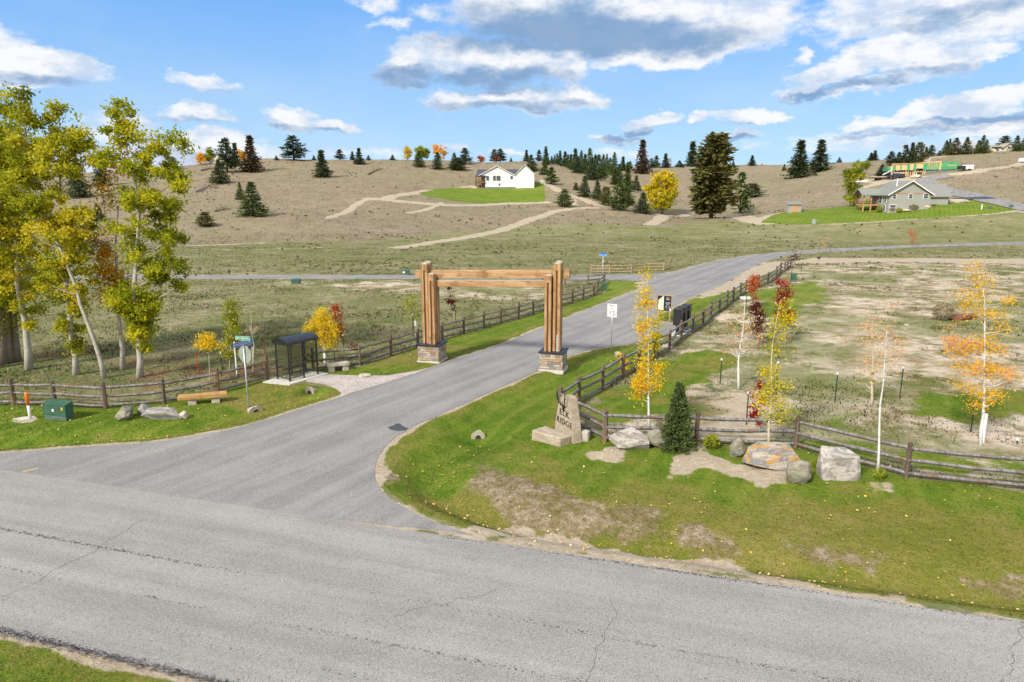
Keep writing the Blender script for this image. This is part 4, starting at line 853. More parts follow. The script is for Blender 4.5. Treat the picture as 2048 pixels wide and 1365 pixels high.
HT = [ # px, base, top, width, kind, leaf, label, group
 (440,367,318,34,'young','pinedark','bushy dark pine leaning down the left slope below the tall pair',0),
 (455,345,274,34,'pond','pinedark','tall dark pine on the left ridge in front of a small beige house',0),
 (472,332,284,22,'fir','pinedark','slim dark fir close against the tall pine by the beige house',0),
 (504,344,268,36,'fir','firred','pointed fir with cone hung top beside the orange tree on the left ridge',0),
 (588,321,270,42,'pond','pinedark','wide open crowned pine standing alone on the left skyline',0),
 (553,321,311,9,'young','pinedark','tiny pine on skyline just left of the wide open pine',0),
 (644.5,355,298,32,'fir','pinedark','full dark fir standing below the crest right of the open pine',0),
 (628,321,310,8,'young','pinedark','tiny pine tip on skyline left of the full dark fir',0),
 (680,320,298,22,'pond','pinedark','small open pine on the skyline right of the full dark fir',0),
 (705,320,302,11,'fir','pinedark','narrow little fir on skyline between two pines',0),
 (718.5,329,295,20,'fir','pinedark','layered dark fir on the crest above the fallen log',0),
 (737,321,310,9,'young','pinedark','tiny bush like pine on the crest right of the layered fir',0),
 (785,321,309,11,'young','pinedark','tiny pine alone on skyline left of the golden column tree',0),
 (838.5,334.5,301,22,'young','pine','dense green pine in front of the round golden tree',0),
 (874.7,339,304,24,'young','pinedark','dense conical pine below the large orange tree',0),
 (909,340,305,22,'young','pine','pale topped pine at the left of the clump above the white house',0),
 (917,341,316,34,'round','pinedark','low broad pine in the clump left of the white house roof',0),
 (930,329,294.5,28,'pond','pinedark','open branched pine topping the clump left of the white house',0),
 (989,322,298,18,'pond','pinedark','dark pine behind the white house gable, left of a pair',0),
 (1001,322,297,20,'pond','pinedark','open pine behind the white house gable, right of a pair',0),
 (1022,323,314,6,'young','pine','tiny conical pine on the crest between the two white gables',0),
 (1053,323,299,13,'fir','pinedark','slim dark pine above the right gable of the white house',0),
 (1062,343,309,26,'young','pine','green pine standing right behind the small white gable',0),
 (1078,323,299,15,'pond','pinedark','pine on the crest just right of the white gable',0),
 (1091.5,330,291.5,16,'fir','pine','tallest slender pine on the crest right of the white house',0),
 (1088.6,350,317,18,'young','pine','slim green pine beside the red brown needle patch right of the white house',0),
 (1103,368.6,333,26,'pond','pine','dark tufted pine at the end of the white fence beside the bright lawn',0),
 (1128.6,414.5,376.5,31,'round','pine','round open pine beside the dirt track below the white house',0),
 (1152,381,365,13,'young','pinedark','small dark bush pine left of the bigger pine above the track bank',0),
 (1168.5,394,351,25,'young','pinedark','full dark conical pine above the track bank',0),
 (1194,399,359,22,'young','pinedark','dark pine in the row between track bank and brown hillside',0),
 (1211.4,411,371.6,28,'round','pinebrown','brownish ragged pine left of the bright green round pine',0),
 (1239.3,421,365,44,'round','pine','largest bright green rounded pine above the track end',0),
 (1258,411,380,20,'pond','pinedark','dark pine hugging the right side of the bright green pine',0),
 (1285,427.5,384,31,'young','pinedark','dark dense pine touching the left of the big yellow tree',0),
 (1272,381,350,17,'young','pinedark','lone small pine on the slope above the dense dark pine',0),
 (1283.8,347.5,277,30,'fir','firred','tall fir with rusty cones in its top above the yellow tree',0),
 (1303,336,316,13,'young','pinedark','small pine beside the rusty topped fir on the far ridge',0),
 (1312,336,310,16,'pond','pine','middle sized pine right of the rusty topped fir',0),
 (1330.5,336,306,17,'fir','pinedark','pointed pine on the far ridge above the yellow tree crown',0),
 (1358.8,335,321,17,'young','pinedark','low squat pine on the far ridge right of the yellow tree',0),
 (1384,334,281,28,'fir','pinedark','tall layered fir on the far ridge left of the giant pine',0),
 (1422,437,262.5,70,'giant','pinebrown','giant columnar olive pine with reddish trunk in the middle distance',0),
 (1479,427,341.5,40,'thin','pine','thin see through pine just right of the giant pine',0),
 (1503,396,366,44,'round','pinedark','low round dark pine right of the thin pine',0),
 (1466,334,321,9,'young','pine','tiny pine on the far ridge right of the giant pine',0),
 (1503.6,332,310,15,'fir','pinedark','small pointed fir alone on skyline above the shed',0),
 (1597,356,278,44,'fir','pinedark','broad dark fir on the ridge, left one of the big pair',0),
 (1639,343,277.4,40,'fir','pinedark','broad dark fir on the ridge, right one of the big pair',0),
 (1568,342,328,8,'young','pine','tiny pine at the foot of the left broad fir',0),
 (1629,351,340,9,'young','pine','tiny round pine below and between the broad firs',0),
 (1678.5,325,314,10,'young','pinedark','tiny pine on skyline above the green leafy tree',0),
 (1741.5,321,305,13,'fir','pinedark','small left pine of the twin pines on skyline left of the building site',0),
 (1748.7,321,300,15,'fir','pinedark','taller right pine of the twin pines on skyline left of the building site',0),
 (1763,352,328,22,'young','pinedark','dark pine against the left end of the green house frame',0),
 (1781.5,332,302,20,'pond','pinedark','leftmost pine of the row above the green house frame',0),
 (1796,331,303,16,'pond','pinedark','second pine of the row above the green house frame',0),
 (1808,330,289,20,'pond','pinedark','third and taller pine of the row above the green house frame',0),
 (1821.5,329,283.6,19,'fir','pinedark','fourth and pointed pine of the row above the green house frame',0),
 (1836,327,283.6,26,'round','pinebrown','yellowish broad pine at the right of the row above the green frame',0),
 (1851,315,293,11,'fir','pinedark','slim pine just right of the yellowish broad pine',0),
 (1861.5,313,289,14,'pond','pine','light pine standing free right of the yellowish broad pine',0),
 (1878,312,301,9,'young','pine','small pine in the gap of the upper right skyline',0),
 (1890.6,309,280,17,'young','pine','left pine of the upper right clump above the white trailer',0),
 (1897,309,277,14,'young','pine','slim pine inside the upper right clump above the white trailer',0),
 (1909,310,275,27,'young','pinebrown','widest pine of the upper right clump above the white trailer',0),
 (1931.4,309,273.6,25,'young','pinebrown','conical pine between the clump and the bare pinkish tree',0),
 (1955.4,307.5,280,18,'young','pine','left pine of the trio beside the hilltop house',0),
 (1963.4,307.5,269.6,18,'young','pine','middle and tallest pine of the trio beside the hilltop house',0),
 (1971.4,306.5,278.5,15,'young','pine','right pine of the trio touching the hilltop house',0),
 (2008,298,270.4,28,'round','pinedark','rounded dark pine rising behind the hilltop house',0),
 (2032,303,270.4,20,'young','pine','conical pine right of the hilltop house',0),
 (2047,302,272,18,'young','pinebrown','pine cut by the right edge of view beside the hilltop house',0),
 (506.5,433,362.5,48,'young','pine','large bushy green pine in the middle of the left hillside',0),
 (481,400,364,17,'young','pine','small narrow pine behind the large bushy one on the hillside',0),
 (411,454,422,34,'round','pinebrown','low olive pine alone on the lower left hillside',0),
 (160,396,316,40,'young','pinedark','dark pine half hidden behind the leaning cottonwood crown',0),
 (205,372,306,34,'young','pinedark','dark pine half hidden between the cottonwood crowns',0),
 (197,442,408,26,'young','pine','small green pine on the slope seen between cottonwood crowns',0),
 (345,340,312,26,'round','pine','green bush pine on the ridge behind the right cottonwood',0)]
STAND = [(1103.5,327,312,8),(1109,328,309,8),(1114,330,306,9),(1120,330,300.5,12),(1130,334,302,16),(1136,336,308,12),(1141.6,338,307,12),(1150,342,296,20),(1155.5,347,312,20),(1162,345,300,17),(1169.5,348,307,16),(1179,350,295,20),(1183.5,360,313,24),(1190,356,308,16),(1197.4,358,308,24),(1206,354,308,19),(1213.3,342,307.5,11),(1219.6,344,314.5,11),(1228,352,303.6,18),(1229,370,336,15),(1238,372,327,18),(1245.7,342,312,14),(1254.5,381,323,20),(1260,340,321.5,9)]
def hill_trees():
    for i, (px, yb, yt, wd, kind, leaf, lab, g) in enumerate(HT):
        _, B, h, wm = conifer(px, yb, yt, wd, kind, leaf, lab, 'fir_tree' if kind == 'fir' else 'pine_tree', 'fir tree' if kind == 'fir' else 'pine tree', 'conifers scattered on the hills', i % 3, i * 1.7)
    for i, (px, yb, yt, wd) in enumerate(STAND):
        kind = ('fir', 'young', 'pond')[i % 3] if wd < 15 else ('young', 'fir', 'young')[i % 3]
        conifer(px, yb, yt, wd * 1.1, kind, 'pine' if i % 4 else 'pinedark', ORD[i] + ' pine from the left in the dense stand right of the white house', 'pine_tree', 'pine tree', 'dense pine stand in the hollow', i % 3, i * 2.3)
    def far(name, lab, px, yb, yt, wd, leaf, n, ls, cat='tree', ell=None, bark='barkgrey', tr=.14, br=14, seed=3, grp='autumn trees along the far ridge'):
        hpx = yb - yt; cx = px; e = ell or [(px, yt + hpx * .62, wd * .48, hpx * .32), (px - wd * .1, yt + hpx * .3, wd * .36, hpx * .28), (px + wd * .15, yt + hpx * .45, wd * .36, hpx * .3)]
        return pix_tree(name, lab, cat, (px, yb), [(px, yb - hpx * .3), (px + 1, yb - hpx * .7), (px, yt + hpx * .1)], e, n, ls, leaf, M[bark], tr, grp, seed, branches=br, clus=.5, tint=(.45, .2))
    far('golden_tree', 'narrow golden poplar on the skyline left of the round golden tree', 814.6, 321, 292, 15, 'gold', 2200, .22, seed=4)
    far('golden_tree', 'round golden green tree on the skyline', 843, 321, 292.5, 38, 'ygreen', 4200, .24, seed=5)
    far('orange_tree', 'straggly orange leaved tree on the skyline right of the round golden one', 877, 322, 286, 38, 'orange', 2200, .26, seed=6)
    far('orange_tree', 'orange tree beside the beige house at the left end of the ridge', 402, 330, 306, 20, 'orange', 1500, .24, seed=7)
    far('green_tree', 'green leafy tree between the orange tree and the beige house', 419, 328, 294, 21, 'ygreen', 2000, .24, seed=8)
    far('orange_tree', 'small orange tree peeping out between the tall pine and the cone hung fir', 483, 325, 296, 18, 'orange', 1200, .24, seed=9)
    far('red_bush', 'low red bush on the crest left of the pine pair', 961.6, 324, 312.5, 18, 'redorange', 600, .24, seed=10, cat='bush')
    far('red_bush', 'low red bush at the foot of the pine pair above the white house', 993, 324, 315, 26, 'redorange', 600, .24, seed=11, cat='bush')
    far('dead_tree', 'dead reddish tree on the far ridge above the yellow crown', 1340.6, 336, 314, 8, 'redorange', 130, .22, seed=12)
    far('bare_tree', 'bare pinkish tree among the upper right pines', 1946, 309, 279, 16, 'sparse', 120, .2, bark='barkyoung', seed=13, br=26)
    far('green_tree', 'tall leafy yellow green tree left of the grey house', 1709, 413, 323, 42, 'ygreen', 7000, .20, ell=[(1722,335,18,12),(1705,345,19,16),(1700,365,15,16),(1709,380,14,16),(1702,395,16,12),(1716,352,18,14)], seed=14, grp=None, tr=.3)
    pix_tree('yellow_tree', 'large round bright yellow tree in the hollow left of the giant pine', 'tree', (1325,429), [(1325,415),(1324,390),(1326,350)], [(1325,362,26,24,.2),(1342,365,18,22,.2),(1308,385,20,22),(1330,395,28,24),(1312,405,20,14),(1340,385,18,20),(1322,412,24,12,-.1),(1300,378,9,5)], 13000, .26, 'yellow', M['barkgrey'], .35, None, 15, tint=(.55, .2), clus=.55, branches=30)
    t = far('sapling', 'small red sapling beside the far side road', 1824, 489, 461, 17, 'redorange', 260, .09, seed=16, tr=.03, br=22, grp=None)
    far('sapling', 'small purple sapling at the end of the fence by the dirt drive', 1590, 531, 504, 12, 'maroon', 260, .09, ell=[(1588,508,3,4),(1590,520,6,5),(1592,517,5,5)], seed=17, tr=.03, grp=None)
    far('sapling', 'faint leafless orange sapling by the far road bend', 1652, 504, 462, 22, 'sparse', 110, .08, seed=18, tr=.03, br=30, grp=None)
# --- tall cottonwoods at the left
def cottonwoods():
    g = 'tall cottonwoods at the left'
    W, Gy = M['barkwhite'], M['barkgrey']
    pix_tree('cottonwood', 'cottonwood with thick straight white trunk, nearest the left edge', 'tree', (58,740), [(55,700),(48,645),(38,570),(32,509),(25,430),(20,360),(16,290),(12,230)],
      [(20,230,32,40,-.1),(8,300,50,50),(30,380,45,45),(5,420,60,50,.1),(25,480,55,45,.1),(45,530,50,42,.15),(30,590,50,40,.15),(75,560,32,35),(60,630,26,26)], 12500, .076, 'cotton', W, .18, g, 21, branches=40, clus=.19, ccount=115)
    pix_tree('cottonwood', 'leaning cottonwood whose thin pale trunk tilts far to the left', 'tree', (209,757), [(204,725),(190,680),(175,640),(160,605),(150,575),(140,540),(120,500),(104,470),(92,430),(83,400),(70,375),(58,330),(50,291),(44,240),(42,200)],
      [(42,205,20,36,-.1),(50,260,34,40,-.1),(75,330,60,42),(60,395,60,40),(110,420,50,34,.2),(90,470,60,40,.25),(135,455,46,26,.25),(150,500,34,30),(110,540,36,30),(70,300,50,40),(40,340,45,40)], 13500, .076, 'cotton', W, .115, g, 22, branches=46, clus=.19, ccount=130)
    pix_tree('cottonwood', 'cottonwood with stout white trunk between the left and the leaning one', 'tree', (152,750), [(150,715),(143,680),(140,640),(138,600),(132,540),(126,470),(120,400),(118,330),(118,260),(116,215)],
      [(115,215,20,34),(125,265,42,40),(160,280,34,34),(110,320,45,40),(165,330,42,34,.1),(120,500,52,45,.1),(150,440,40,30,.1),(120,570,40,34),(152,600,32,36,.1),(160,560,34,30,.1),(140,650,30,34,-.05),(155,690,22,20,-.15)], 11500, .076, 'cotton', W, .15, g, 23, branches=42, clus=.19, ccount=115)
    pix_tree('cottonwood', 'slender cottonwood with sparse orange leaves left of the rightmost one', 'tree', (245,740), [(243,700),(239,650),(236,590),(234,540),(232,490),(235,440),(238,400),(236,350)],
      [(205,505,24,26,.2),(220,540,26,22,.2),(195,470,20,20,.1),(215,590,22,28),(232,560,16,30),(245,600,20,26),(214,390,26,24),(235,330,34,34)], 3000, .075, 'cottonorange', W, .13, g, 24, branches=26, clus=.3, ccount=60)
    pix_tree('cottonwood', 'tallest rightmost cottonwood with a bushy clump low on its trunk', 'tree', (279,755), [(280,720),(277,680),(272,640),(270,590),(271,545),(272,500),(276,450),(278,420),(272,380),(262,345),(255,310),(250,260),(243,225)],
      [(243,228,24,26,.12),(232,270,32,34,.1),(262,275,30,30,.1),(345,262,16,28),(325,290,30,26),(365,300,16,18),(250,320,48,34),(300,335,50,36),(350,345,34,22,.05),(372,375,18,16),(262,385,50,36),(310,395,46,32,.05),(345,420,30,20),(255,450,36,34,.05),(300,455,50,36,-.05),(330,480,34,24,-.1),(305,520,52,36,-.15),(345,530,32,26,-.15),(350,575,24,16,-.05),(320,560,28,18,-.1),(268,500,26,26),(275,610,42,40),(282,655,32,34),(240,600,28,34,.15),(310,600,24,24),(270,590,36,30),(295,630,34,32),(268,650,30,30),(278,680,20,22),(280,620,34,34)], 22000, .076, 'cottongreen', W, .16, g, 25, branches=60, clus=.18, ccount=215, tint=(.52, .17))
    for i, (bx, by, Lb) in enumerate([(4,729,'dark shaded cottonwood trunk cut by the left edge of view'), (17,726,'middle of the three dark shaded cottonwoods at far left'), (31,723,'right one of the three dark shaded cottonwoods at far left')]):
        pix_tree('cottonwood', Lb, 'tree', (bx, by), [(bx - 2, 690), (bx - 6, 640), (bx - 8, 560), (bx - 12, 440), (bx - 14, 320)], [(bx - 20, 300, 45, 60), (bx - 30, 400, 55, 55), (bx - 10, 480, 46, 50), (bx - 20, 560, 44, 50), (bx - 40, 640, 40, 36)], 6500, .085, 'cottongreen', Gy, .24, g, 30 + i, branches=22, clus=.4, ccount=100)
    pix_tree('cottonwood', 'orange tinged cottonwood crown reaching in at the left edge of view', 'tree', (-70,745), [(-72,690),(-74,600),(-74,450),(-70,300)], [(-20,300,50,60),(-30,420,60,70,.1),(-20,540,55,50,.1),(-60,230,50,60)], 7000, .085, 'cotton', Gy, .28, g, 34, branches=22, clus=.4, ccount=120)
def young_trees():
    g = 'young trees planted along the right fence'
    Y_ = M['barkyoung']; C_r = M['barkcream']
    pix_tree('aspen_tree', 'narrow golden orange aspen behind the long leaning boulder', 'tree', (1298,862), [(1297,830),(1297,790),(1297,750),(1297,700),(1296,660),(1295,620),(1294,580),(1294,548)],
      [(1294,552,7,9,-.1),(1290,585,14,12,.0),(1283,600,12,16,.05),(1298,605,11,18,.2),(1290,640,13,18,.2),(1284,660,10,16,.1),(1293,690,12,20,.1),(1287,720,14,20,.1),(1298,745,18,14,.15),(1278,765,16,16,.2),(1316,735,10,14,0),(1300,775,22,12,.2),(1272,790,14,12,.1),(1312,768,14,12,.1)], 4600, .035, 'gold', Y_, .05, g, 41, branches=34, clus=.13, ccount=120)
    pix_tree('aspen_tree', 'small yellow aspen peeking out between the golden aspen and the black mailboxes', 'tree', (1312,716), [(1312,690),(1313,660),(1315,625)], [(1320,632,7,8),(1315,650,9,9),(1313,675,9,12),(1308,695,9,9)], 1300, .045, 'yellow', C_r, .04, g, 42, branches=14, clus=.15, ccount=36)
    pix_tree('aspen_tree', 'small golden shrub aspen at the fence left of the golden aspen', 'tree', (1247,745), [(1246,735),(1245,722)], [(1240,715,7,6),(1247,728,8,7),(1258,726,9,5),(1250,738,7,4)], 500, .045, 'gold', C_r, .03, g, 43, branches=10, clus=.14, ccount=20)
    pix_tree('aspen_tree', 'large orange aspen with a white wrapped trunk at the right', 'tree', (1962,890), [(1964,860),(1967,830),(1969,790),(1971,740),(1971,690),(1971,640),(1968,600),(1962,565),(1950,525)],
      [(1948,532,6,12,.1),(1955,560,11,14,.05),(1966,590,12,14),(1975,565,8,14),(1922,590,14,10,.1),(1940,610,18,12),(1960,630,18,14),(1900,680,10,12,.6),(1915,705,16,14,.45),(1912,655,6,8,.5),(2000,630,16,10),(2020,600,14,8),(2005,655,14,10),(1945,690,26,16,.4),(1975,680,14,14,.1),(1990,700,22,14,.15),(1930,735,26,16,.3),(1965,740,24,16,.1),(1990,745,24,16,.3),(1920,770,18,12,.1),(1955,785,24,12,.1),(1990,790,20,12,.3),(2015,745,14,9,.5),(2030,755,8,5,.6),(1975,805,16,7,.3),(1950,805,12,6,.2)], 5600, .035, 'orange', Y_, .062, g, 44, branches=64, clus=.17, ccount=230, tint=(.15, .14))
    pix_tree('aspen_tree', 'nearly bare white stemmed aspen in front of the fence at the right', 'tree', (1756,945), [(1757,910),(1757,885),(1759,850),(1762,810),(1766,770),(1769,740),(1772,700),(1775,660)],
      [(1775,745,14,14,.6),(1785,700,20,20,.3),(1765,680,20,24,.3),(1795,670,18,16,.2),(1776,720,20,22,.3)], 230, .034, 'sparse', Y_, .048, g, 45, branches=52, clus=.2, ccount=60)
    pix_tree('aspen_tree', 'sparse faded orange aspen behind the fence, left of the bare one', 'tree', (1743,812), [(1744,790),(1745,760),(1746,720),(1745,680),(1743,640)],
      [(1745,640,24,22,.2),(1735,670,28,18,.2),(1790,690,20,18,.3),(1765,650,18,18,.2),(1805,712,14,9,.4),(1775,600,14,6,.4),(1720,680,20,8,.4),(1755,720,34,30,.1),(1742,760,18,30,-.3)], 800, .045, 'sparse', C_r, .055, g, 46, branches=56, clus=.28, ccount=110)
    pix_tree('aspen_tree', 'yellow aspen with a cream trunk behind the tall rounded stone', 'tree', (1538,895), [(1537,870),(1538,845),(1540,810),(1541,770),(1541,720),(1545,680),(1552,640),(1560,600)],
      [(1568,615,14,12),(1576,640,12,14),(1562,645,12,14),(1556,672,16,12),(1545,700,12,16),(1535,735,14,18,.1),(1545,765,16,16),(1570,768,16,6,.1),(1535,795,14,14),(1560,810,22,14,-.1),(1570,835,16,12,-.25),(1545,835,20,12,-.2),(1525,800,12,16,.5)], 2900, .040, 'yellow', C_r, .055, g, 47, branches=40, clus=.16, ccount=110, tint=(.5, .16))
    pix_tree('red_tree', 'low crimson sapling partly hidden behind the yellow aspen', 'tree', (1519,860), [(1518,845),(1518,820),(1520,790)], [(1504,790,5,8),(1522,792,6,8),(1507,815,8,8),(1528,800,6,8),(1510,832,7,9),(1515,845,5,5),(1520,770,6,8)], 620, .042, 'red', C_r, .025, g, 48, branches=14, clus=.10, ccount=24)
    pix_tree('aspen_tree', 'mostly bare white aspen with faint orange twigs beside a green stake', 'tree', (1478,778), [(1477,750),(1478,720),(1481,690),(1485,660),(1489,620),(1490,592)], [(1488,670,18,10,.2),(1470,672,20,7,.4),(1500,640,12,10),(1465,700,18,12),(1495,700,16,10),(1475,640,14,12),(1505,670,8,8,.3)], 420, .045, 'sparse', Y_, .06, g, 49, branches=54, clus=.3, ccount=70)
    pix_tree('red_tree', 'tall crimson sapling with two clumps beside the fence', 'tree', (1571,690), [(1570,660),(1567,620),(1565,590),(1563,562)], [(1560,563,8,6,.2),(1570,572,7,8,.2),(1564,588,6,8),(1560,603,8,8),(1575,592,9,6),(1582,586,6,5),(1566,615,7,10),(1562,635,10,10),(1578,628,9,10),(1572,645,10,6)], 1700, .055, 'red', C_r, .035, g, 50, branches=20, clus=.16, ccount=50)
    pix_tree('red_tree', 'orange red sapling by the fence beyond the bare white aspen', 'tree', (1509,616), [(1508,600),(1507,580),(1507,560)], [(1504,560,7,6),(1510,556,5,6),(1508,572,6,8),(1506,585,7,7),(1509,596,5,5,-.6)], 950, .060, 'redorange', C_r, .035, g, 51, branches=14, clus=.2, ccount=34)
    pix_tree('red_tree', 'dark maroon sapling with an orange stake in the right lot', 'tree', (1516,690), [(1516,670),(1516,640),(1515,615)], [(1513,614,8,7),(1510,625,9,6),(1519,630,8,8),(1515,645,10,8),(1524,641,7,4),(1516,658,7,6)], 1200, .055, 'maroon', C_r, .035, g, 52, branches=14, clus=.17, ccount=36)
    g2 = 'young trees planted behind the left fence'
    pix_tree('aspen_tree', 'little yellow ball topped sapling beside an orange stake', 'tree', (421,774), [(420,750),(419,720),(416,690)], [(413,675,11,8,.1),(405,688,9,7),(422,685,9,9),(412,692,12,6)], 1000, .050, 'gold', C_r, .028, g2, 61, branches=14, clus=.13, ccount=36)
    pix_tree('aspen_tree', 'slim yellow green aspen behind the street sign', 'tree', (459,745), [(460,720),(463,690),(464,660),(463,625),(461,602)], [(462,608,6,8),(463,630,11,12),(466,655,11,12,.1),(462,680,11,10,.1),(452,695,9,6,.3),(460,710,9,7,.2)], 1700, .055, 'ygreen', C_r, .04, g2, 62, branches=24, clus=.18, ccount=60)
    pix_tree('aspen_tree', 'bare pale sapling with a white plastic trunk guard', 'tree', (506,742), [(506,715),(506,690),(504,660),(502,622)], [(494,655,9,8),(512,655,9,8)], 40, .03, 'sparse', M['barkcream'], .045, g2, 63, branches=30, clus=.1, ccount=34)
    pix_tree('aspen_tree', 'bright yellow aspen standing behind the black shelter', 'tree', (651,728), [(650,710),(648,690),(645,660),(644,630)], [(643,628,14,10,.0),(632,648,12,10),(650,645,14,12,.1),(622,655,10,6),(618,662,10,6),(640,662,16,10,.1),(662,655,12,12,.15),(668,668,10,8),(655,680,16,9),(633,675,10,6),(655,690,10,4)], 4200, .050, 'gold', Y_, .06, g2, 64, branches=44, clus=.17, ccount=120, tint=(.45, .13))
    pix_tree('red_tree', 'rusty brown sapling behind the bright yellow aspen', 'tree', (676,722), [(676,700),(675,660),(674,615)], [(672,618,5,7),(675,632,8,9),(677,655,8,10),(673,668,8,6)], 800, .055, 'redorange', C_r, .035, g2, 65, branches=16, clus=.18, ccount=34, tint=(.2, .15))
    pix_tree('green_tree', 'thin pale green sapling left of the gate pillar', 'tree', (832,672), [(832,655),(831,635),(829,610)], [(818,612,10,7),(828,622,12,9),(834,635,8,8),(812,606,6,5),(826,600,9,6)], 620, .055, 'ygreen', C_r, .035, g2, 66, branches=26, clus=.3, ccount=60)
    pix_tree('maroon_tree', 'maroon sapling seen through the gate below the beams', 'tree', (908,643), [(908,625),(905,600),(899,574)], [(899,576,3.5,5),(903,590,4,3),(903,602,7,5),(892,601,3,2),(907,605,6,4),(906,616,5,4)], 620, .050, 'maroon', C_r, .03, g2, 67, branches=12, clus=.12, ccount=24)
    # spruce in front of the right fence
    conifer(1353,895,756,58,'spruce','spruce','dense pointed green spruce between the boulders and the fence','spruce_tree','spruce tree',None,5,.7)
# ------------------------------------------------------------------ built objects
dD = Vector((.5, .866, 0)); dP = Vector((.866, -.5, 0))      # along the drive (away), and across it (to the right)
UD = Vector((ud[0], ud[1], 0)); UN = Vector((vd[0], vd[1], 0)); ZZ = Vector((0, 0, 1))
def fence(name, label, posts, hh, cat='fence', group=None, rails=3, pm='post', rm='rail', seed=1, gaps=(), pr=.08, rr=.064, sag=.02):
    r = random.Random(seed); P = [G(a, b) for a, b in posts]; o = P[len(P) // 2].copy(); t = thing(name, label, cat, o, 0, group)
    for i, q in enumerate(P):
        h = hh * r.uniform(.96, 1.05); mb = MB(); a = r.uniform(0, .5); w_ = pr * r.uniform(.9, 1.15); n = 6; lx, ly = r.uniform(-.02, .02), r.uniform(-.02, .02)
        mb.tube([Vector((0, 0, -.15)), Vector((lx * .5, ly * .5, h * .5)), Vector((lx, ly, h * .97)), Vector((lx, ly, h))], [w_ * 1.05, w_, w_ * .97, w_ * .6], n)
        ob = mb.build('post', M[pm], t); ob.location = q - o; ob.rotation_euler = (0, 0, a)
    for i in range(len(P) - 1):
        if i in gaps: continue
        a, b = P[i], P[i + 1]; L_ = (b - a).length; dr = (b - a).normalized(); sd_ = dr.cross(ZZ).normalized()
        for k in range(rails):
            f = (k + .32) / rails + .03; z = hh * (f if rails == 3 else (k + .7) / (rails + .35)); n = 6; pts, rd = [], []; ph = r.uniform(-.03, .03)
            for j in range(n + 1):
                tt = -.03 + 1.06 * j / n; e = a.lerp(b, tt); s = r.uniform(-.012, .012)
                pts.append(Vector((0, 0, 0)) + (e - a) + ZZ * (z + ph * (tt - .5) * 2 - sag * math.sin(math.pi * max(0, min(1, tt))) + s) + sd_ * ((.02 if i % 2 else -.02) + r.uniform(-.01, .01)))
                rd.append(rr * (.75 if j in (0, n) else r.uniform(.88, 1.12)))
            mb = MB(); mb.tube(pts, rd, 5); ob = mb.build('rail', M[rm], t); ob.location = a - o
    return t
def fences():
    fence('rail_fence', 'weathered three rail fence running past shelter and gate on the left side', [(-190,812),(-80,812),(29,811),(111,813),(212,818),(329,808),(437,787),(536,760),(627,742),(720,730.5),(781.6,711.5),(835.5,694),(885,680),(928,667.5),(968,657),(1002.5,647.5),(1037,638),(1066.5,629),(1105,618.5),(1145,606.5),(1166.6,599.5),(1187.7,592)], 1.16, seed=3, group='weathered split rail fences')
    fence('rail_fence', 'short weathered fence corner by the green cabinet at the cross road', [(1187.5,591),(1195,582.5),(1209,566.5),(1176,571),(1130,570),(1085,569)], 1.12, seed=5, group='weathered split rail fences', pr=.08)
    fence('rail_fence', 'weathered three rail fence from dirt drive past mailboxes to the stone name sign and boulders', [(1581,534),(1575,537),(1569,544),(1561,545),(1552.6,556),(1535.8,568),(1516.8,575),(1491.7,586),(1480,592.5),(1466,603),(1453.5,612),(1438.5,624),(1421,637),(1405.5,652),(1384.6,666),(1362,679),(1338.5,700),(1311,714),(1277,737),(1245,755),(1205,780.5),(1158,806),(1120,835),(1209.5,884),(1392,888),(1591,896),(1812,956),(2075,985),(2330,1010)], 1.24, seed=7, group='weathered split rail fences', pr=.085, rr=.07)
    fence('new_rail_fence', 'new light timber fence piece beyond the cross road', [(1182,546),(1218.7,546),(1262.5,545.5),(1296.5,542),(1327,542),(1339.6,537)], 1.05, pm='newwood', rm='newwood', seed=8, pr=.07, rr=.05)

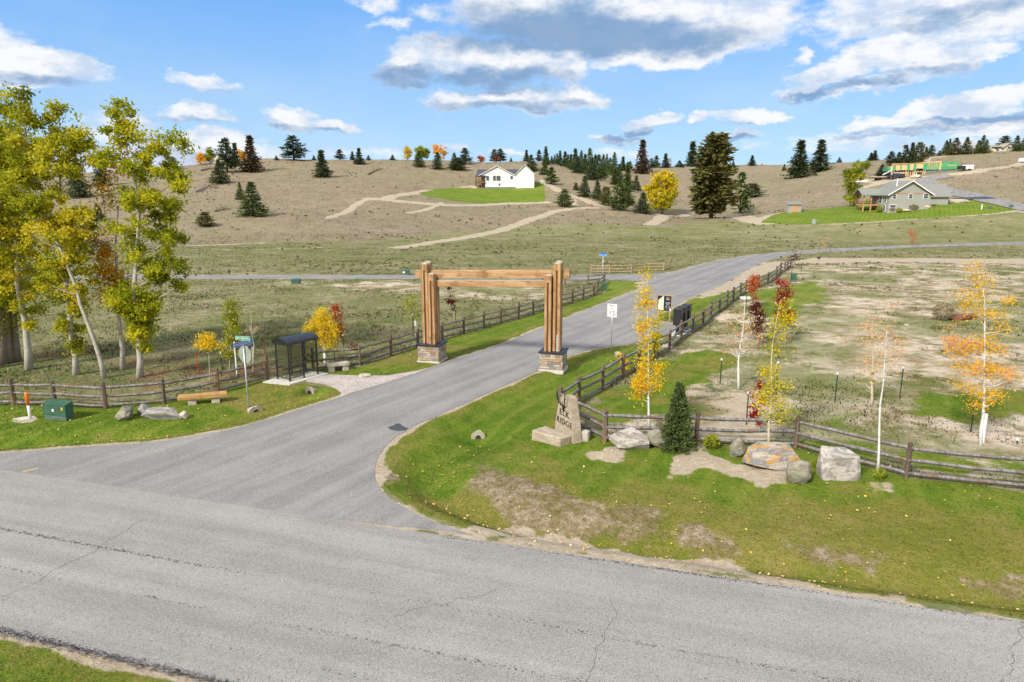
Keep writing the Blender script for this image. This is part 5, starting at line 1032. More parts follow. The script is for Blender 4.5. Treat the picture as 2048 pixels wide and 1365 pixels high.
def rock(name, label, box, mat, seed, depth=.8, tilt=0.0, sq=.7, top=None, group='landscape boulders', pts=20, rough=.035, yaw=0.0, sink=.16):
    r = np.random.default_rng(seed); x0, y0, x1, y1 = box; B = G((x0 + x1) / 2, y1 - (y1 - y0) * .10); m = mpp(B); w_ = (x1 - x0) * m; h = ztop(B, y0) - B.z + .02
    # vertical extent as seen includes the top's depth
    dep = w_ * depth; h = max(.12, (h - dep * .06)) * 1.07; B = B + Vector((0, dep * .30, 0)); B.z = h1(B.x, B.y)
    V = []
    for _ in range(pts):
        d = r.normal(0, 1, 3); d /= np.linalg.norm(d); d = np.sign(d) * np.abs(d) ** sq; d /= max(1.0, np.abs(d).max()); V.append(d * r.uniform(.86, 1.0))
    V = np.array(V)
    if top: V[:, 0] = V[:, 0] * (1 - (V[:, 2] * .5 + .5) * (1 - top[0])) + (V[:, 2] * .5 + .5) * top[1]
    V *= np.array([w_ / 2, dep / 2, h / 2]) 
    if tilt:
        c, s = math.cos(R(tilt)), math.sin(R(tilt)); X = V[:, 0] * c + V[:, 2] * s; Z = -V[:, 0] * s + V[:, 2] * c; V[:, 0] = X; V[:, 2] = Z
        V[:, 0] *= w_ / (np.ptp(V[:, 0])); V[:, 2] *= h / np.ptp(V[:, 2])
    V[:, 2] += h / 2 - sink * h
    bm = bmesh.new(); vs = [bm.verts.new(q) for q in V]; res = bmesh.ops.convex_hull(bm, input=vs); bmesh.ops.delete(bm, geom=list({q for q in res['geom_interior'] + res['geom_unused'] if isinstance(q, bmesh.types.BMVert)}), context='VERTS')
    bmesh.ops.bevel(bm, geom=bm.edges[:], offset=.014 * w_, segments=2, affect='EDGES', profile=.6)
    bmesh.ops.triangulate(bm, faces=bm.faces[:]); bmesh.ops.subdivide_edges(bm, edges=bm.edges[:], cuts=2 if w_ > .5 else 1, use_grid_fill=True)
    co = np.array([v.co[:] for v in bm.verts]); f = 2.2 / max(.25, w_ * .4)
    nz = (fbm(co[:, 0] * f + co[:, 2] * 1.7 * f, co[:, 1] * f - co[:, 2] * f, seed) - .5) * rough * 2 * w_
    for v, q, n in zip(bm.verts, co, nz):
        d = Vector(q) - Vector((0, 0, h / 2)); v.co += d.normalized() * float(n)
    bmesh.ops.recalc_face_normals(bm, faces=bm.faces[:]); me = bpy.data.meshes.new(name); bm.to_mesh(me); bm.free(); me.materials.append(M[mat])
    o = bpy.data.objects.new(name, me); COL.objects.link(o); o.location = B; o.rotation_euler = (0, 0, yaw); return tag(o, label, 'boulder', group)
def boulders():
    rock('boulder', 'long pale boulder leaning down to the right below the golden aspen', (1228,857,1309,906), 'stone4', 3, .62, 24, .5, (.75, -.1))
    rock('boulder', 'mottled leaning boulder wedged between the long pale one and the spruce', (1292,858,1347,902), 'stone1', 4, .6, 36, .6)
    rock('boulder', 'upright rounded grey boulder by the small shrub at the fence', (1452,870,1494,921), 'stone1', 5, .7, 0, .8, (.62, .25))
    rock('boulder', 'widest banded boulder with a bright orange patch', (1494,889,1611,944), 'stone3', 6, .62, 4, .45, (.72, .1), pts=24)
    rock('boulder', 'round lichened boulder in front of the wide banded one', (1575,914,1629,975), 'stone1', 7, .95, 0, 1.0, pts=60, rough=.03)
    rock('boulder', 'big blocky pale veined boulder left of the bare aspen', (1641,899,1724,966), 'stone4', 88, .8, 4, .35, (.85, -.08), pts=22)
    rock('boulder', 'pointed grey boulder on the left lawn near the green cabinet', (214,806,275,846), 'stone1', 9, .8, 0, .8, (.35, .1))
    rock('boulder', 'small dark boulder behind the flat long one on the left lawn', (270,806,303,832), 'stone2', 10, .9, 0, .7)
    rock('boulder', 'flat long banded boulder on the left lawn', (281,816,362,844), 'stone2', 11, .5, 5, .8, (.7, -.05))
    rock('boulder', 'small tan rock at the right end of the flat long boulder', (353,823,376,840), 'stonetan', 12, .8, 0, .7)
    rock('flat_rock', 'flat pale rock in the lawn edge near the gravel apron', (714,749,743,756), 'stonetan', 13, .8, 0, .6)
    rock('rock', 'small yellowish rock alone in the dry lot', (1807,648,1819,654), 'stonetan', 14, .8, 0, .8)
    rock('rock', 'orange veined rock in the grass behind the speed limit sign', (1228,702,1246,717), 'stone3', 15, .8, 0, .8)
    rock('log_slab', 'reddish brown weathered slab lying in the dry lot behind the orange aspen', (1896,626,1957,643), 'brown', 16, .35, -4, .7)
    rock('concrete_lid', 'flat pale concrete lid in the grass beside the right fence', (1480,592,1504,600), 'concrete', 17, .7, 0, .35)
    rock('rubble_pile', 'pale rock pile at the right corner of the grey house', (1842,406,1867,420), 'rubble', 18, .8, 0, .9, (.5, 0))
    rock('rubble_pile', 'pale rock pile on the lawn before the grey house wall', (1802,417,1825,426), 'rubble', 19, .8, 0, .9, (.5, 0))
    rock('rubble_pile', 'pale rubble heap in front of the green house frame', (1822,346,1852,358), 'rubble', 20, .8, 0, .9, (.5, 0))
    rock('rock_terrace', 'long bank of pale stones behind the grey house', (1864,395,1948,408), 'rubble', 21, .18, 0, .9)
    # hollow stones round the culvert mouths
    for i, (lab, box, mat, face, sd_) in enumerate([('pale stone shell around the drain pipe mouth below the shelter', (606,776,633,797), 'stonetan', (-.35, -.94), 31), ('brown stone shell over the drain pipe end at the street sign foot', (495,811,531,828), 'stonetan', (.75, -.65), 32), ('pale stone shell over the drain pipe in the right hand ditch', (940,857,973,881), 'stonetan', (.2, -.98), 33)]):
        x0, y0, x1, y1 = box; B = G((x0 + x1) / 2, y1 - 3); m = mpp(B); wd = (x1 - x0) * m; hh = max(.3, (y1 - y0) * m * .85); f = Vector((*face, 0)).normalized(); s = Vector((-f.y, f.x, 0))
        t = thing('drain_stone', lab, 'drain stone', B, 0, 'stone covered drain pipes'); r = random.Random(sd_); mb = MB(); n = 12; rings = []
        for j in range(5):
            dz = -j * wd * .22; k = []
            for a in range(n + 1):
                an = math.pi * a / n; ro = (1 + r.uniform(-.09, .09)) * (1 - .06 * j); k.append((f * dz + s * (math.cos(an) * wd * .42 * ro) + ZZ * (math.sin(an) ** .7 * hh * ro * (1 - .12 * j) - .04), f * dz * .98 + s * (math.cos(an) * wd * .2) + ZZ * (math.sin(an) * hh * .52 - .04)))
            rings.append(k)
        V = []; F = []
        for k in rings:
            for o_, i_ in k: V += [o_, i_]
        w2 = 2 * (n + 1)
        for j in range(4):
            for a in range(n): b = j * w2 + a * 2; F += [(b, b + 2, b + 2 + w2, b + w2), (b + 1, b + 1 + w2, b + 3 + w2, b + 3)]
        for a in range(n): b = a * 2; F += [(b, b + 1, b + 3, b + 2)]; b = 4 * w2 + a * 2; F.append((b, b + 2, b + 3, b + 1))
        mb.add(V, F); mb.build('stone_shell', M[mat], t)
        pp = MB(); pp.tube([f * (-wd * .05) + ZZ * hh * .17, f * (-wd * .8) + ZZ * hh * .17], [wd * .17, wd * .17], 12); o = pp.build('pipe_mouth', M['nearblack'], t)

def gate():
    cL, cR = Vector((-4.36, 36.38, 0)), Vector((2.16, 34.56, 0)); u = (cR - cL).normalized(); v = Vector((-u.y, u.x, 0)); mid = (cL + cR) / 2; mid.z = 0
    t = thing('timber_gate', 'tall timber entrance gate of paired posts on stone piers with double beams over the drive', 'gate', mid, math.atan2(u.y, u.x))
    W = (cR - cL).length / 2
    for sx in (-1, 1):
        x = sx * W; s = .60
        b = MB(); b.box((x, 0, -.04), (2 * s + .10, 2 * s + .10, .20)); b.build('footing', M['concrete'], t, bevel=.01)
        b = MB(); b.box((x, 0, .4905), (2 * s, 2 * s, .855)); b.build('stone_pier', M['ledge'], t, bevel=.008)
        b = MB(); b.box((x, 0, .955), (2 * s + .14, 2 * s + .14, .075)); b.build('cap_slab', M['cap'], t, bevel=.01)
        for fx, fy, top, wid in ((sx * .20, -.20, 5.45 + sx * .10, .36), (sx * .20, .24, 5.49 + sx * .10, .33), (-sx * .22, -.36, 4.89 + sx * .06, .34), (-sx * .22, .12, 4.80, .33)):
            c = (x + fx, fy); hw = wid / 2; g = .045; gd = .07
            P = MB(); z0, z1, z2 = .99, top - .42, top - .06
            out = [(-hw, -hw), (-g, -hw), (-g, -hw + gd), (g, -hw + gd), (g, -hw), (hw, -hw), (hw, hw), (-hw, hw)]
            Mx = Matrix.Translation((0, 0, 0))
            P.prism(out, z0, z1); P.prism([(-hw, -hw), (hw, -hw), (hw, hw), (-hw, hw)], z1 + .001, z2)
            o = P.build('post', M['timber'], t, bevel=.012); o.location = (c[0], c[1], 0)
            q = MB(); q.add([(-hw, -hw, z2), (hw, -hw, z2), (hw, hw, z2), (-hw, hw, z2), (-hw * .45, -hw * .45, top), (hw * .45, -hw * .45, top), (hw * .45, hw * .45, top), (-hw * .45, hw * .45, top)], [(0, 1, 5, 4), (1, 2, 6, 5), (2, 3, 7, 6), (3, 0, 4, 7), (4, 5, 6, 7)]); q.build('post_top', M['endgrain'], o)
            k = MB(); k.box((0, -hw + gd - .005, (z0 + z1) / 2), (2 * g - .002, .012, z1 - z0 - .01)); k.build('groove', M['groove'], o)  # thin strip coloured dark as the groove's shade
    bm_ = MB(); L_ = 2 * W + 1.62; bm_.box((0, 0, 0), (.42, .30, L_)); o = bm_.build('upper_beam', M['timber'], t, bevel=.02); o.rotation_euler = (0, math.pi / 2 - .03, 0); o.location = (-.02, .05, 4.82)
    bm_ = MB(); bm_.box((0, 0, 0), (.34, .28, 2 * W - .30)); o = bm_.build('lower_beam', M['timber'], t, bevel=.02); o.rotation_euler = (0, math.pi / 2 - .03, 0); o.location = (0, -.10, 4.34)
    bm_ = MB(); bm_.box((0, 0, 0), (.02, .26, 2 * W - .32)); o = bm_.build('beam_flashing', M['galv'], t); o.rotation_euler = (0, math.pi / 2 - .03, 0); o.location = (0, -.10, 4.522)
    bm_ = MB(); bm_.box((W + .376, -.22, 1.42), (.012, .20, .85)); bm_.box((W + .27, -.386, 1.42), (.12, .010, .85)); bm_.build('pale_patch', M['endgrain'], t)  # paler plates low on the outer right post

def shelter():
    F0 = Vector((-10.70, 31.80, 0)); a = Vector((.545, .838, 0)).normalized(); b = Vector((-a.y, a.x, 0)); LL, WW, HZ = 1.72, .90, 1.86
    pad = poly0([(525,766.2),(579,771.5),(657,748.6),(598,741)]); PADS.append(pad)
    sheet('concrete_pad', pad, .05, M['concrete'], 'pale concrete pad beneath the black shelter', .3)
    t = thing('bus_shelter', 'black framed glass bus shelter with barrel vaulted roof on a concrete pad', 'shelter', F0 + Vector((0, 0, .05)), math.atan2(a.y, a.x)); H_ = HZ - .05
    # local: x along the long side, y to the back
    for x, y in ((0, 0), (LL / 2, 0), (LL, 0), (0, WW), (LL, WW), (LL / 2, WW)):
        m = MB(); m.box((x, y, H_ / 2), (.055, .055, H_)); m.box((x, y, .015), (.09, .09, .03)); m.build('post', M['black'], t)
    for z in (.13, .62, H_ - .03):
        for c_, d_ in (((LL / 4, 0, z), (LL / 2 - .056, .035, .035)), ((0, WW / 2, z), (.035, WW - .056, .035)), ((LL, WW / 2, z), (.035, WW - .056, .035)), ((LL / 4, WW, z), (LL / 2 - .056, .035, .035)), ((LL * .75, WW, z), (LL / 2 - .056, .035, .035))): MB().box(c_, d_).build('crossbar', M['black'], t)
    MB().box((LL * .75, 0, H_ - .03), (LL / 2 - .056, .035, .035)).build('crossbar', M['black'], t)
    for nm, c, d in (('glass_panel', (LL / 4, 0, 0), (LL / 2 - .06, .008)), ('glass_panel', (0, WW / 2, 0), (.008, WW - .06)), ('glass_panel', (LL, WW / 2, 0), (.008, WW - .06)), ('glass_panel', (LL / 4, WW, 0), (LL / 2 - .06, .008)), ('glass_panel', (LL * .75, WW, 0), (LL / 2 - .06, .008))):
        m = MB(); m.box((c[0], c[1], .375), (d[0], d[1], .45)); m.box((c[0], c[1], (.64 + H_ - .05) / 2), (d[0], d[1], H_ - .05 - .64)); m.build(nm, M['glass'], t)
    m = MB(); n = 14; ov = .10; prof = []
    for k in range(n + 1):
        an = math.pi * k / n; prof.append((WW / 2 - math.cos(an) * (WW / 2 + ov), H_ + math.sin(an) * .26))
    V = []; F = []
    for x in (-ov, LL + ov):
        for y, z in prof: V += [(x, y, z), (x, y, z - .03)]
    q = 2 * (n + 1)
    for k in range(n): F += [(2 * k, 2 * k + 2, q + 2 * k + 2, q + 2 * k), (2 * k + 1, q + 2 * k + 1, q + 2 * k + 3, 2 * k + 3)]
    m.add(V, F); m.build('roof', M['roofblack'], t, True)
    for x in (-ov + .02, LL + ov - .02):
        e = MB(); pts = [(x, y, z - .015) for y, z in prof]; cen = (x, WW / 2, H_ - .01); e.add([cen] + pts, [(0, i, i + 1) for i in range(1, n + 1)]); e.box((x, WW / 2, H_ - .015), (.03, WW + 2 * ov, .05)); e.build('roof_end', M['black'], t)
    s = MB(); s.box((LL / 2, WW - .20, .42), (LL * .8, .28, .035)); [s.box((x, WW - .20, .21), (.03, .03, .42), ry=r_) for x, r_ in ((LL * .25, .35), (LL * .3, -.35), (LL * .75, .35), (LL * .7, -.35))]; s.build('bench_seat', M['black'], t)
def bench(name, label, legs, planks, top, mat):
    P = [G(*q) for q in legs]; mid = (P[0] + P[1]) / 2; dr = (P[1] - P[0]); dr.z = 0; L_ = dr.length; ux = dr.normalized(); H_ = top
    t = thing(name, label, 'bench', mid, math.atan2(ux.y, ux.x), 'stone benches on the left lawn'); r = random.Random(len(label))
    for s in (-1, 1):
        m = MB(); x = s * L_ / 2; j = lambda: r.uniform(-.03, .03)
        lo = [(x - .15 + j(), -.20 + j(), -.15), (x + .19 + j(), -.20 + j(), -.15), (x + .17 + j(), .20 + j(), -.15), (x - .15 + j(), .20 + j(), -.15)]; hi = [(p[0] * .995, p[1] * .9, H_ - .11) for p in lo]; m.hexa(lo, hi); m.build('leg', M['stonetan'], t, bevel=.015)
    m = MB(); n = 7; lo, hi = [], []; half = planks / 2; out = [(-half, -.20), (-half * .5, -.24), (0, -.22), (half * .6, -.26), (half, -.22), (half * .98, .2), (half * .4, .25), (-half * .3, .22), (-half * .97, .24)]
    out = [(a + r.uniform(-.02, .02), b + r.uniform(-.02, .02)) for a, b in out]; m.prism(out, H_ - .15, H_); m.build('seat', M[mat], t, bevel=.012)
def cabinet(name, label, A, B, C, yt, lidmat='boxgreen', big=False, stick=()):
    A, B, C = G(*A), G(*B), G(*C); z0 = min(A.z, B.z, C.z); u = (B - A); u.z = 0; w_ = u.length; u.normalize(); v = Vector((-u.y, u.x, 0)); d = max(.35, abs((C - B).dot(v))) if big else w_ * .8
    H_ = ztop(A, yt) - z0; t = thing(name, label, 'utility box', Vector((A.x, A.y, z0)), math.atan2(u.y, u.x), 'green utility boxes'); s = .30 * H_
    m = MB(); m.box((w_ / 2, d / 2, s / 2 - .05), (w_ - .04, d - .02, s + .1)); m.build('base', M['boxdusty'], t, bevel=.006)
    m = MB(); lo = [(0, -.02, s), (w_, -.02, s), (w_, d, s), (0, d, s)]; hi = [(0.0, -.01, H_ - .10 * H_), (w_, -.01, H_ - .10 * H_), (w_, d, H_), (0, d, H_)]; m.hexa(lo, hi); m.build('hood', M[lidmat], t, bevel=.008)
    m = MB(); m.hexa([(-.015, -.03, H_ - .10 * H_ + .004), (w_ + .015, -.03, H_ - .10 * H_ + .004), (w_ + .015, d + .01, H_ + .004), (-.015, d + .01, H_ + .004)], [(-.015, -.03, H_ - .10 * H_ + .024), (w_ + .015, -.03, H_ - .10 * H_ + .024), (w_ + .015, d + .01, H_ + .024), (-.015, d + .01, H_ + .024)]); m.build('lid', M['boxgreen'], t)
    for x, z, ww, hh, mt in stick: q = MB(); q.box((x * w_, -.032, z * H_), (ww, .006, hh)); q.build('sticker' if mt != 'black' else 'latch', M[mt], t)
    return t
def stake(label, base, yt, mat='tpost', group='green metal stakes by young trees', th=.035, tipw=True):
    B = G(*base); h = ztop(B, yt) - B.z; t = thing('stake', label, 'stake', B, 0.3, group); m = MB(); m.box((0, 0, h / 2 - .1), (th * .35, th * 1.3, h + .2)); m.box((th * .5, 0, h / 2 - .1), (th, th * .3, h + .2)); m.build('shaft', M[mat], t)
    if tipw: q = MB(); q.box((.0, 0, h - .05), (th * 1.6, th * 1.6, .10)); q.build('tip', M['guard'], t)
    return t
def guard(label, base, y0, y1, cat='tree guard', w_=.07, dx=0):
    B = G(*base); z0, z1 = ztop(B, y1) - B.z, ztop(B, y0) - B.z; m = MB(); m.tube([(0, 0, z0), (dx, 0, z1)], [w_, w_ * .9], 8); o = m.build('tree_guard', M['guard']); o.location = B; return tag(o, label, cat, 'white plastic tree guards')
def signs():
    # street name post with two blades and the back of a stop sign
    B = G(498, 825); zt_ = ztop(B, 690) - B.z; t = thing('street_sign', 'tall post with green and blue street name blades above the back of a stop sign', 'street sign', B)
    # the post leans as in the photograph's perspective only: it is upright
    m = MB(); m.tube([(0, 0, -.1), (0, 0, zt_)], .032, 10); m.build('pole', M['galv'], t, True)
    def blade(nm, txt, ux, z, w_, h_, mat, face, size, parent=t, small='LN', off=0.0, shift=0.0):
        o = thing_part(nm, parent); c = Vector((0, 0, z)) + face * off + ux * shift; Mx = basis(c, ux, ZZ); 
        b = MB(); b.prism([(-w_ / 2, -h_ / 2), (w_ / 2, -h_ / 2), (w_ / 2, h_ / 2), (-w_ / 2, h_ / 2)], -.006, .006, Mx); pl = b.build(nm, M[mat], parent)
        e = .008; fr = MB()
        for (cx_, cy_, dx_, dy_) in ((0, h_ / 2 - e, w_ - .01, e), (0, -h_ / 2 + e, w_ - .01, e), (-w_ / 2 + e, 0, e, h_ - .02), (w_ / 2 - e, 0, e, h_ - .02)):
            fr.prism([(cx_ - dx_ / 2, cy_ - dy_ / 2), (cx_ + dx_ / 2, cy_ - dy_ / 2), (cx_ + dx_ / 2, cy_ + dy_ / 2), (cx_ - dx_ / 2, cy_ + dy_ / 2)], .0065, .009, Mx)
        fr.build('border', M['white'], pl)
        if txt:
            lt = text_mesh(txt, size, M['white'], Mx @ Matrix.Translation((-.045, 0, .0085)), pl, ext=.002, sx=.95); lt2 = text_mesh(small, size * .5, M['white'], Mx @ Matrix.Translation((w_ / 2 - .05, -.01, .0085)), pl, ext=.002)
        return pl
    blade('green_blade', 'DRY GULCH', UD, zt_ + .28, .74, .175, 'green', UN, .118, off=.0)
    blade('blue_blade', 'RUGGED RIDGE', dD, zt_ + .05, 1.02, .19, 'blue', Vector((.866, -.5, 0)), .125, off=.0)
    br = MB(); br.tube([(0, 0, zt_), (0, 0, zt_ + .37)], .014, 6); br.build('blade_bracket', M['galv'], t)
    zc = ztop(B, 710) - B.z; Mx = basis(Vector((0, 0, zc)) + dD * .045, Vector((.866, -.5, 0)), ZZ); Ro = .38 / math.cos(math.pi / 8)
    oc = [(Ro * math.cos(math.pi / 8 + k * math.pi / 4), Ro * math.sin(math.pi / 8 + k * math.pi / 4)) for k in range(8)]
    m = MB(); m.prism(oc, -.006, .006, Mx); so_ = m.build('stop_sign_back', M['signback'], t)
    m = MB(); m.prism([(a * .99, b * .99) for a, b in oc], -.009, -.0065, Mx); m.build('stop_sign_face', simple('stop_red', (.5, .01, .012), (.42, .01, .012), 5, .4), so_)
    Mb = basis(Vector((0, 0, zc)) + dD * .056, Vector((-.866, .5, 0)), ZZ); text_mesh('STOP', .30, M['white'], Mb, so_, ext=.002)
    m = MB(); [m.box(tuple(Vector((0, 0, z)) + dD * .02), (.05, .05, .05)) for z in (zc + .25, zc - .28)]; m.build('clamp', M['galv'], t)
    # speed limit sign
    B = G(1222, 706); t = thing('speed_limit_sign', 'white speed limit 15 sign on a thin galvanised pole', 'road sign', B); zt_ = ztop(B, 608) - B.z; zb = ztop(B, 634.5) - B.z; h_ = zt_ - zb; w_ = .58; Mx = basis(Vector((0, 0, (zt_ + zb) / 2)) - dD * .04, dP, ZZ)
    m = MB(); m.tube([(0, 0, -.1), (0, 0, zt_ - .05)], .026, 8); m.build('pole', M['galv'], t, True)
    rp = lambda w_, h_: [(-w_ / 2, -h_ / 2), (w_ / 2, -h_ / 2), (w_ / 2, h_ / 2), (-w_ / 2, h_ / 2)]
    m = MB(); m.prism(rp(w_, h_), -.004, .004, Mx); p_ = m.build('panel', M['white'], t)
    e = MB()
    for sx, sy, dx_, dy_ in ((0, 1, w_ - .05, .01), (0, -1, w_ - .05, .01), (1, 0, .01, h_ - .05), (-1, 0, .01, h_ - .05)):
        c = (sx * (w_ / 2 - .025), sy * (h_ / 2 - .025)); e.prism([(c[0] - dx_ / 2, c[1] - dy_ / 2), (c[0] + dx_ / 2, c[1] - dy_ / 2), (c[0] + dx_ / 2, c[1] + dy_ / 2), (c[0] - dx_ / 2, c[1] + dy_ / 2)], .0045, .007, Mx)
    e.build('border', M['ink'], p_)
    text_mesh('SPEED', .15, M['ink'], Mx @ Matrix.Translation((0, h_ * .34, .006)), p_, ext=.003); text_mesh('LIMIT', .15, M['ink'], Mx @ Matrix.Translation((0, h_ * .14, .006)), p_, ext=.003); text_mesh('15', .40, M['ink'], Mx @ Matrix.Translation((0, -h_ * .22, .006)), p_, ext=.005)
    # far street sign
    B = G(1205, 558); t = thing('street_sign', 'small light blue street sign at the far cross road corner', 'street sign', B); zt_ = ztop(B, 511) - B.z
    m = MB(); m.tube([(0, 0, -.1), (0, 0, zt_)], .035, 8); m.build('pole', M['galv'], t, True)
    for ux, z, w_ in ((UD, zt_ + .02, .85), (dD, zt_ + .22, .8)):
        m = MB(); Mx = basis(Vector((0, 0, z)), ux, ZZ); m.prism([(-w_ / 2, -.09), (w_ / 2, -.09), (w_ / 2, .09), (-w_ / 2, .09)], -.006, .006, Mx); m.build('name_blade', M['farblue'], t)
    # map board on two timber posts
    B = G(1327, 643); t = thing('map_sign', 'black site map board with a pale green map on two timber posts', 'sign', B); z0, z1 = ztop(B, 622) - B.z, ztop(B, 592) - B.z; w_ = 1.0; h_ = z1 - z0; Mx = basis(Vector((0, 0, (z0 + z1) / 2)), dP, ZZ)
    for s in (-1, 1):
        m = MB(); m.box(tuple(dP * s * w_ * .42 + Vector((0, 0, z0 / 2 - .05)) + dD * .03), (.09, .09, z0 + .1)); m.build('post', M['newwood'], t)
    m = MB(); m.prism(rp(w_ + .08, h_ + .08), -.03, .0, Mx); m.build('frame', M['cedar'], t); m = MB(); m.prism(rp(w_, h_), .0012, .008, Mx); p_ = m.build('board', M['mapblack'], t)
    m = MB(); m.prism([(-.46, -h_ * .44), (-.05, -h_ * .46), (-.05, h_ * .47), (-.10, h_ * .47), (-.42, h_ * .20), (-.42, -h_ * .05), (-.46, -h_ * .07)], .0085, .010, Mx); m.build('map', M['mapgreen'], p_)
    m = MB(); m.prism([(.08, -.02), (.2, -.16), (.32, -.12), (.44, .02), (.40, .14), (.24, .10), (.12, .12)], .0085, .010, Mx); m.build('plat_diagram', M['mapgrey'], p_)
    m = MB()
    for (x, y, a_, b_) in ((.24, .40, .20, .05), (.25, .30, .28, .06), (.15, -.22, .15, .03), (.38, -.22, .14, .03), (.15, -.27, .15, .03), (.38, -.27, .14, .03), (.22, -.40, .22, .02)): m.prism([(x - a_ / 2, y - b_ / 2), (x + a_ / 2, y - b_ / 2), (x + a_ / 2, y + b_ / 2), (x - a_ / 2, y + b_ / 2)], .0085, .010, Mx)
    m.build('text_lines', simple('faint_text', (.35, .37, .32), (.25, .27, .24), 30, .6), p_); m = MB(); m.prism([(.40, -h_ / 2 + .02), (.49, -h_ / 2 + .02), (.49, -h_ / 2 + .20), (.40, -h_ / 2 + .20)], .0085, .010, Mx); m.build('corner_panel', M['white'], p_)
def thing_part(nm, parent): return None
def mailboxes():
    pad = poly0([(1331,671.5),(1366,673.8),(1390,661),(1362,656)]); PADS.append(pad); sheet('mailbox_pad', pad, .04, M['concrete'], 'pale concrete pad beneath the mailboxes', .25)
    A, B = Vector((*G0(1354.5, 670.5), .04)), Vector((*G0(1371, 660.5), .04)); labs = ['nearest of three black mailbox cabinets at the fence', 'middle of three black mailbox cabinets at the fence', 'farthest of three black mailbox cabinets at the fence']
    for i in range(3):
        c = A.lerp(B, i / 2); t = thing('mailbox_cabinet', labs[i], 'mailbox', c, math.atan2(dP.y, dP.x), 'black cluster mailboxes'); h0, h1_ = .62, 1.66
        m = MB(); m.box((0, 0, h0 / 2), (.20, .20, h0)); m.box((0, 0, .02), (.34, .34, .04)); m.build('pedestal', M['black'], t)
        m = MB(); m.box((0, 0, (h0 + h1_) / 2), (.52, .46, h1_ - h0)); bd = m.build('cabinet', M['black'], t, bevel=.012)
        m = MB(); m.hexa([(-.28, -.25, h1_ + .003), (.28, -.25, h1_ + .003), (.28, .25, h1_ + .003), (-.28, .25, h1_ + .003)], [(-.27, -.24, h1_ + .05), (.27, -.24, h1_ + .05), (.27, .24, h1_ + .05), (-.27, .24, h1_ + .05)]); m.build('lid', M['cap'], t)
        for k in range(5):
            for s in (-1, 1):
                d = MB(); d.box((-.2635, s * .11, h0 + .10 + k * .2), (.006, .20, .18)); d.build('door', M['cap'], t)
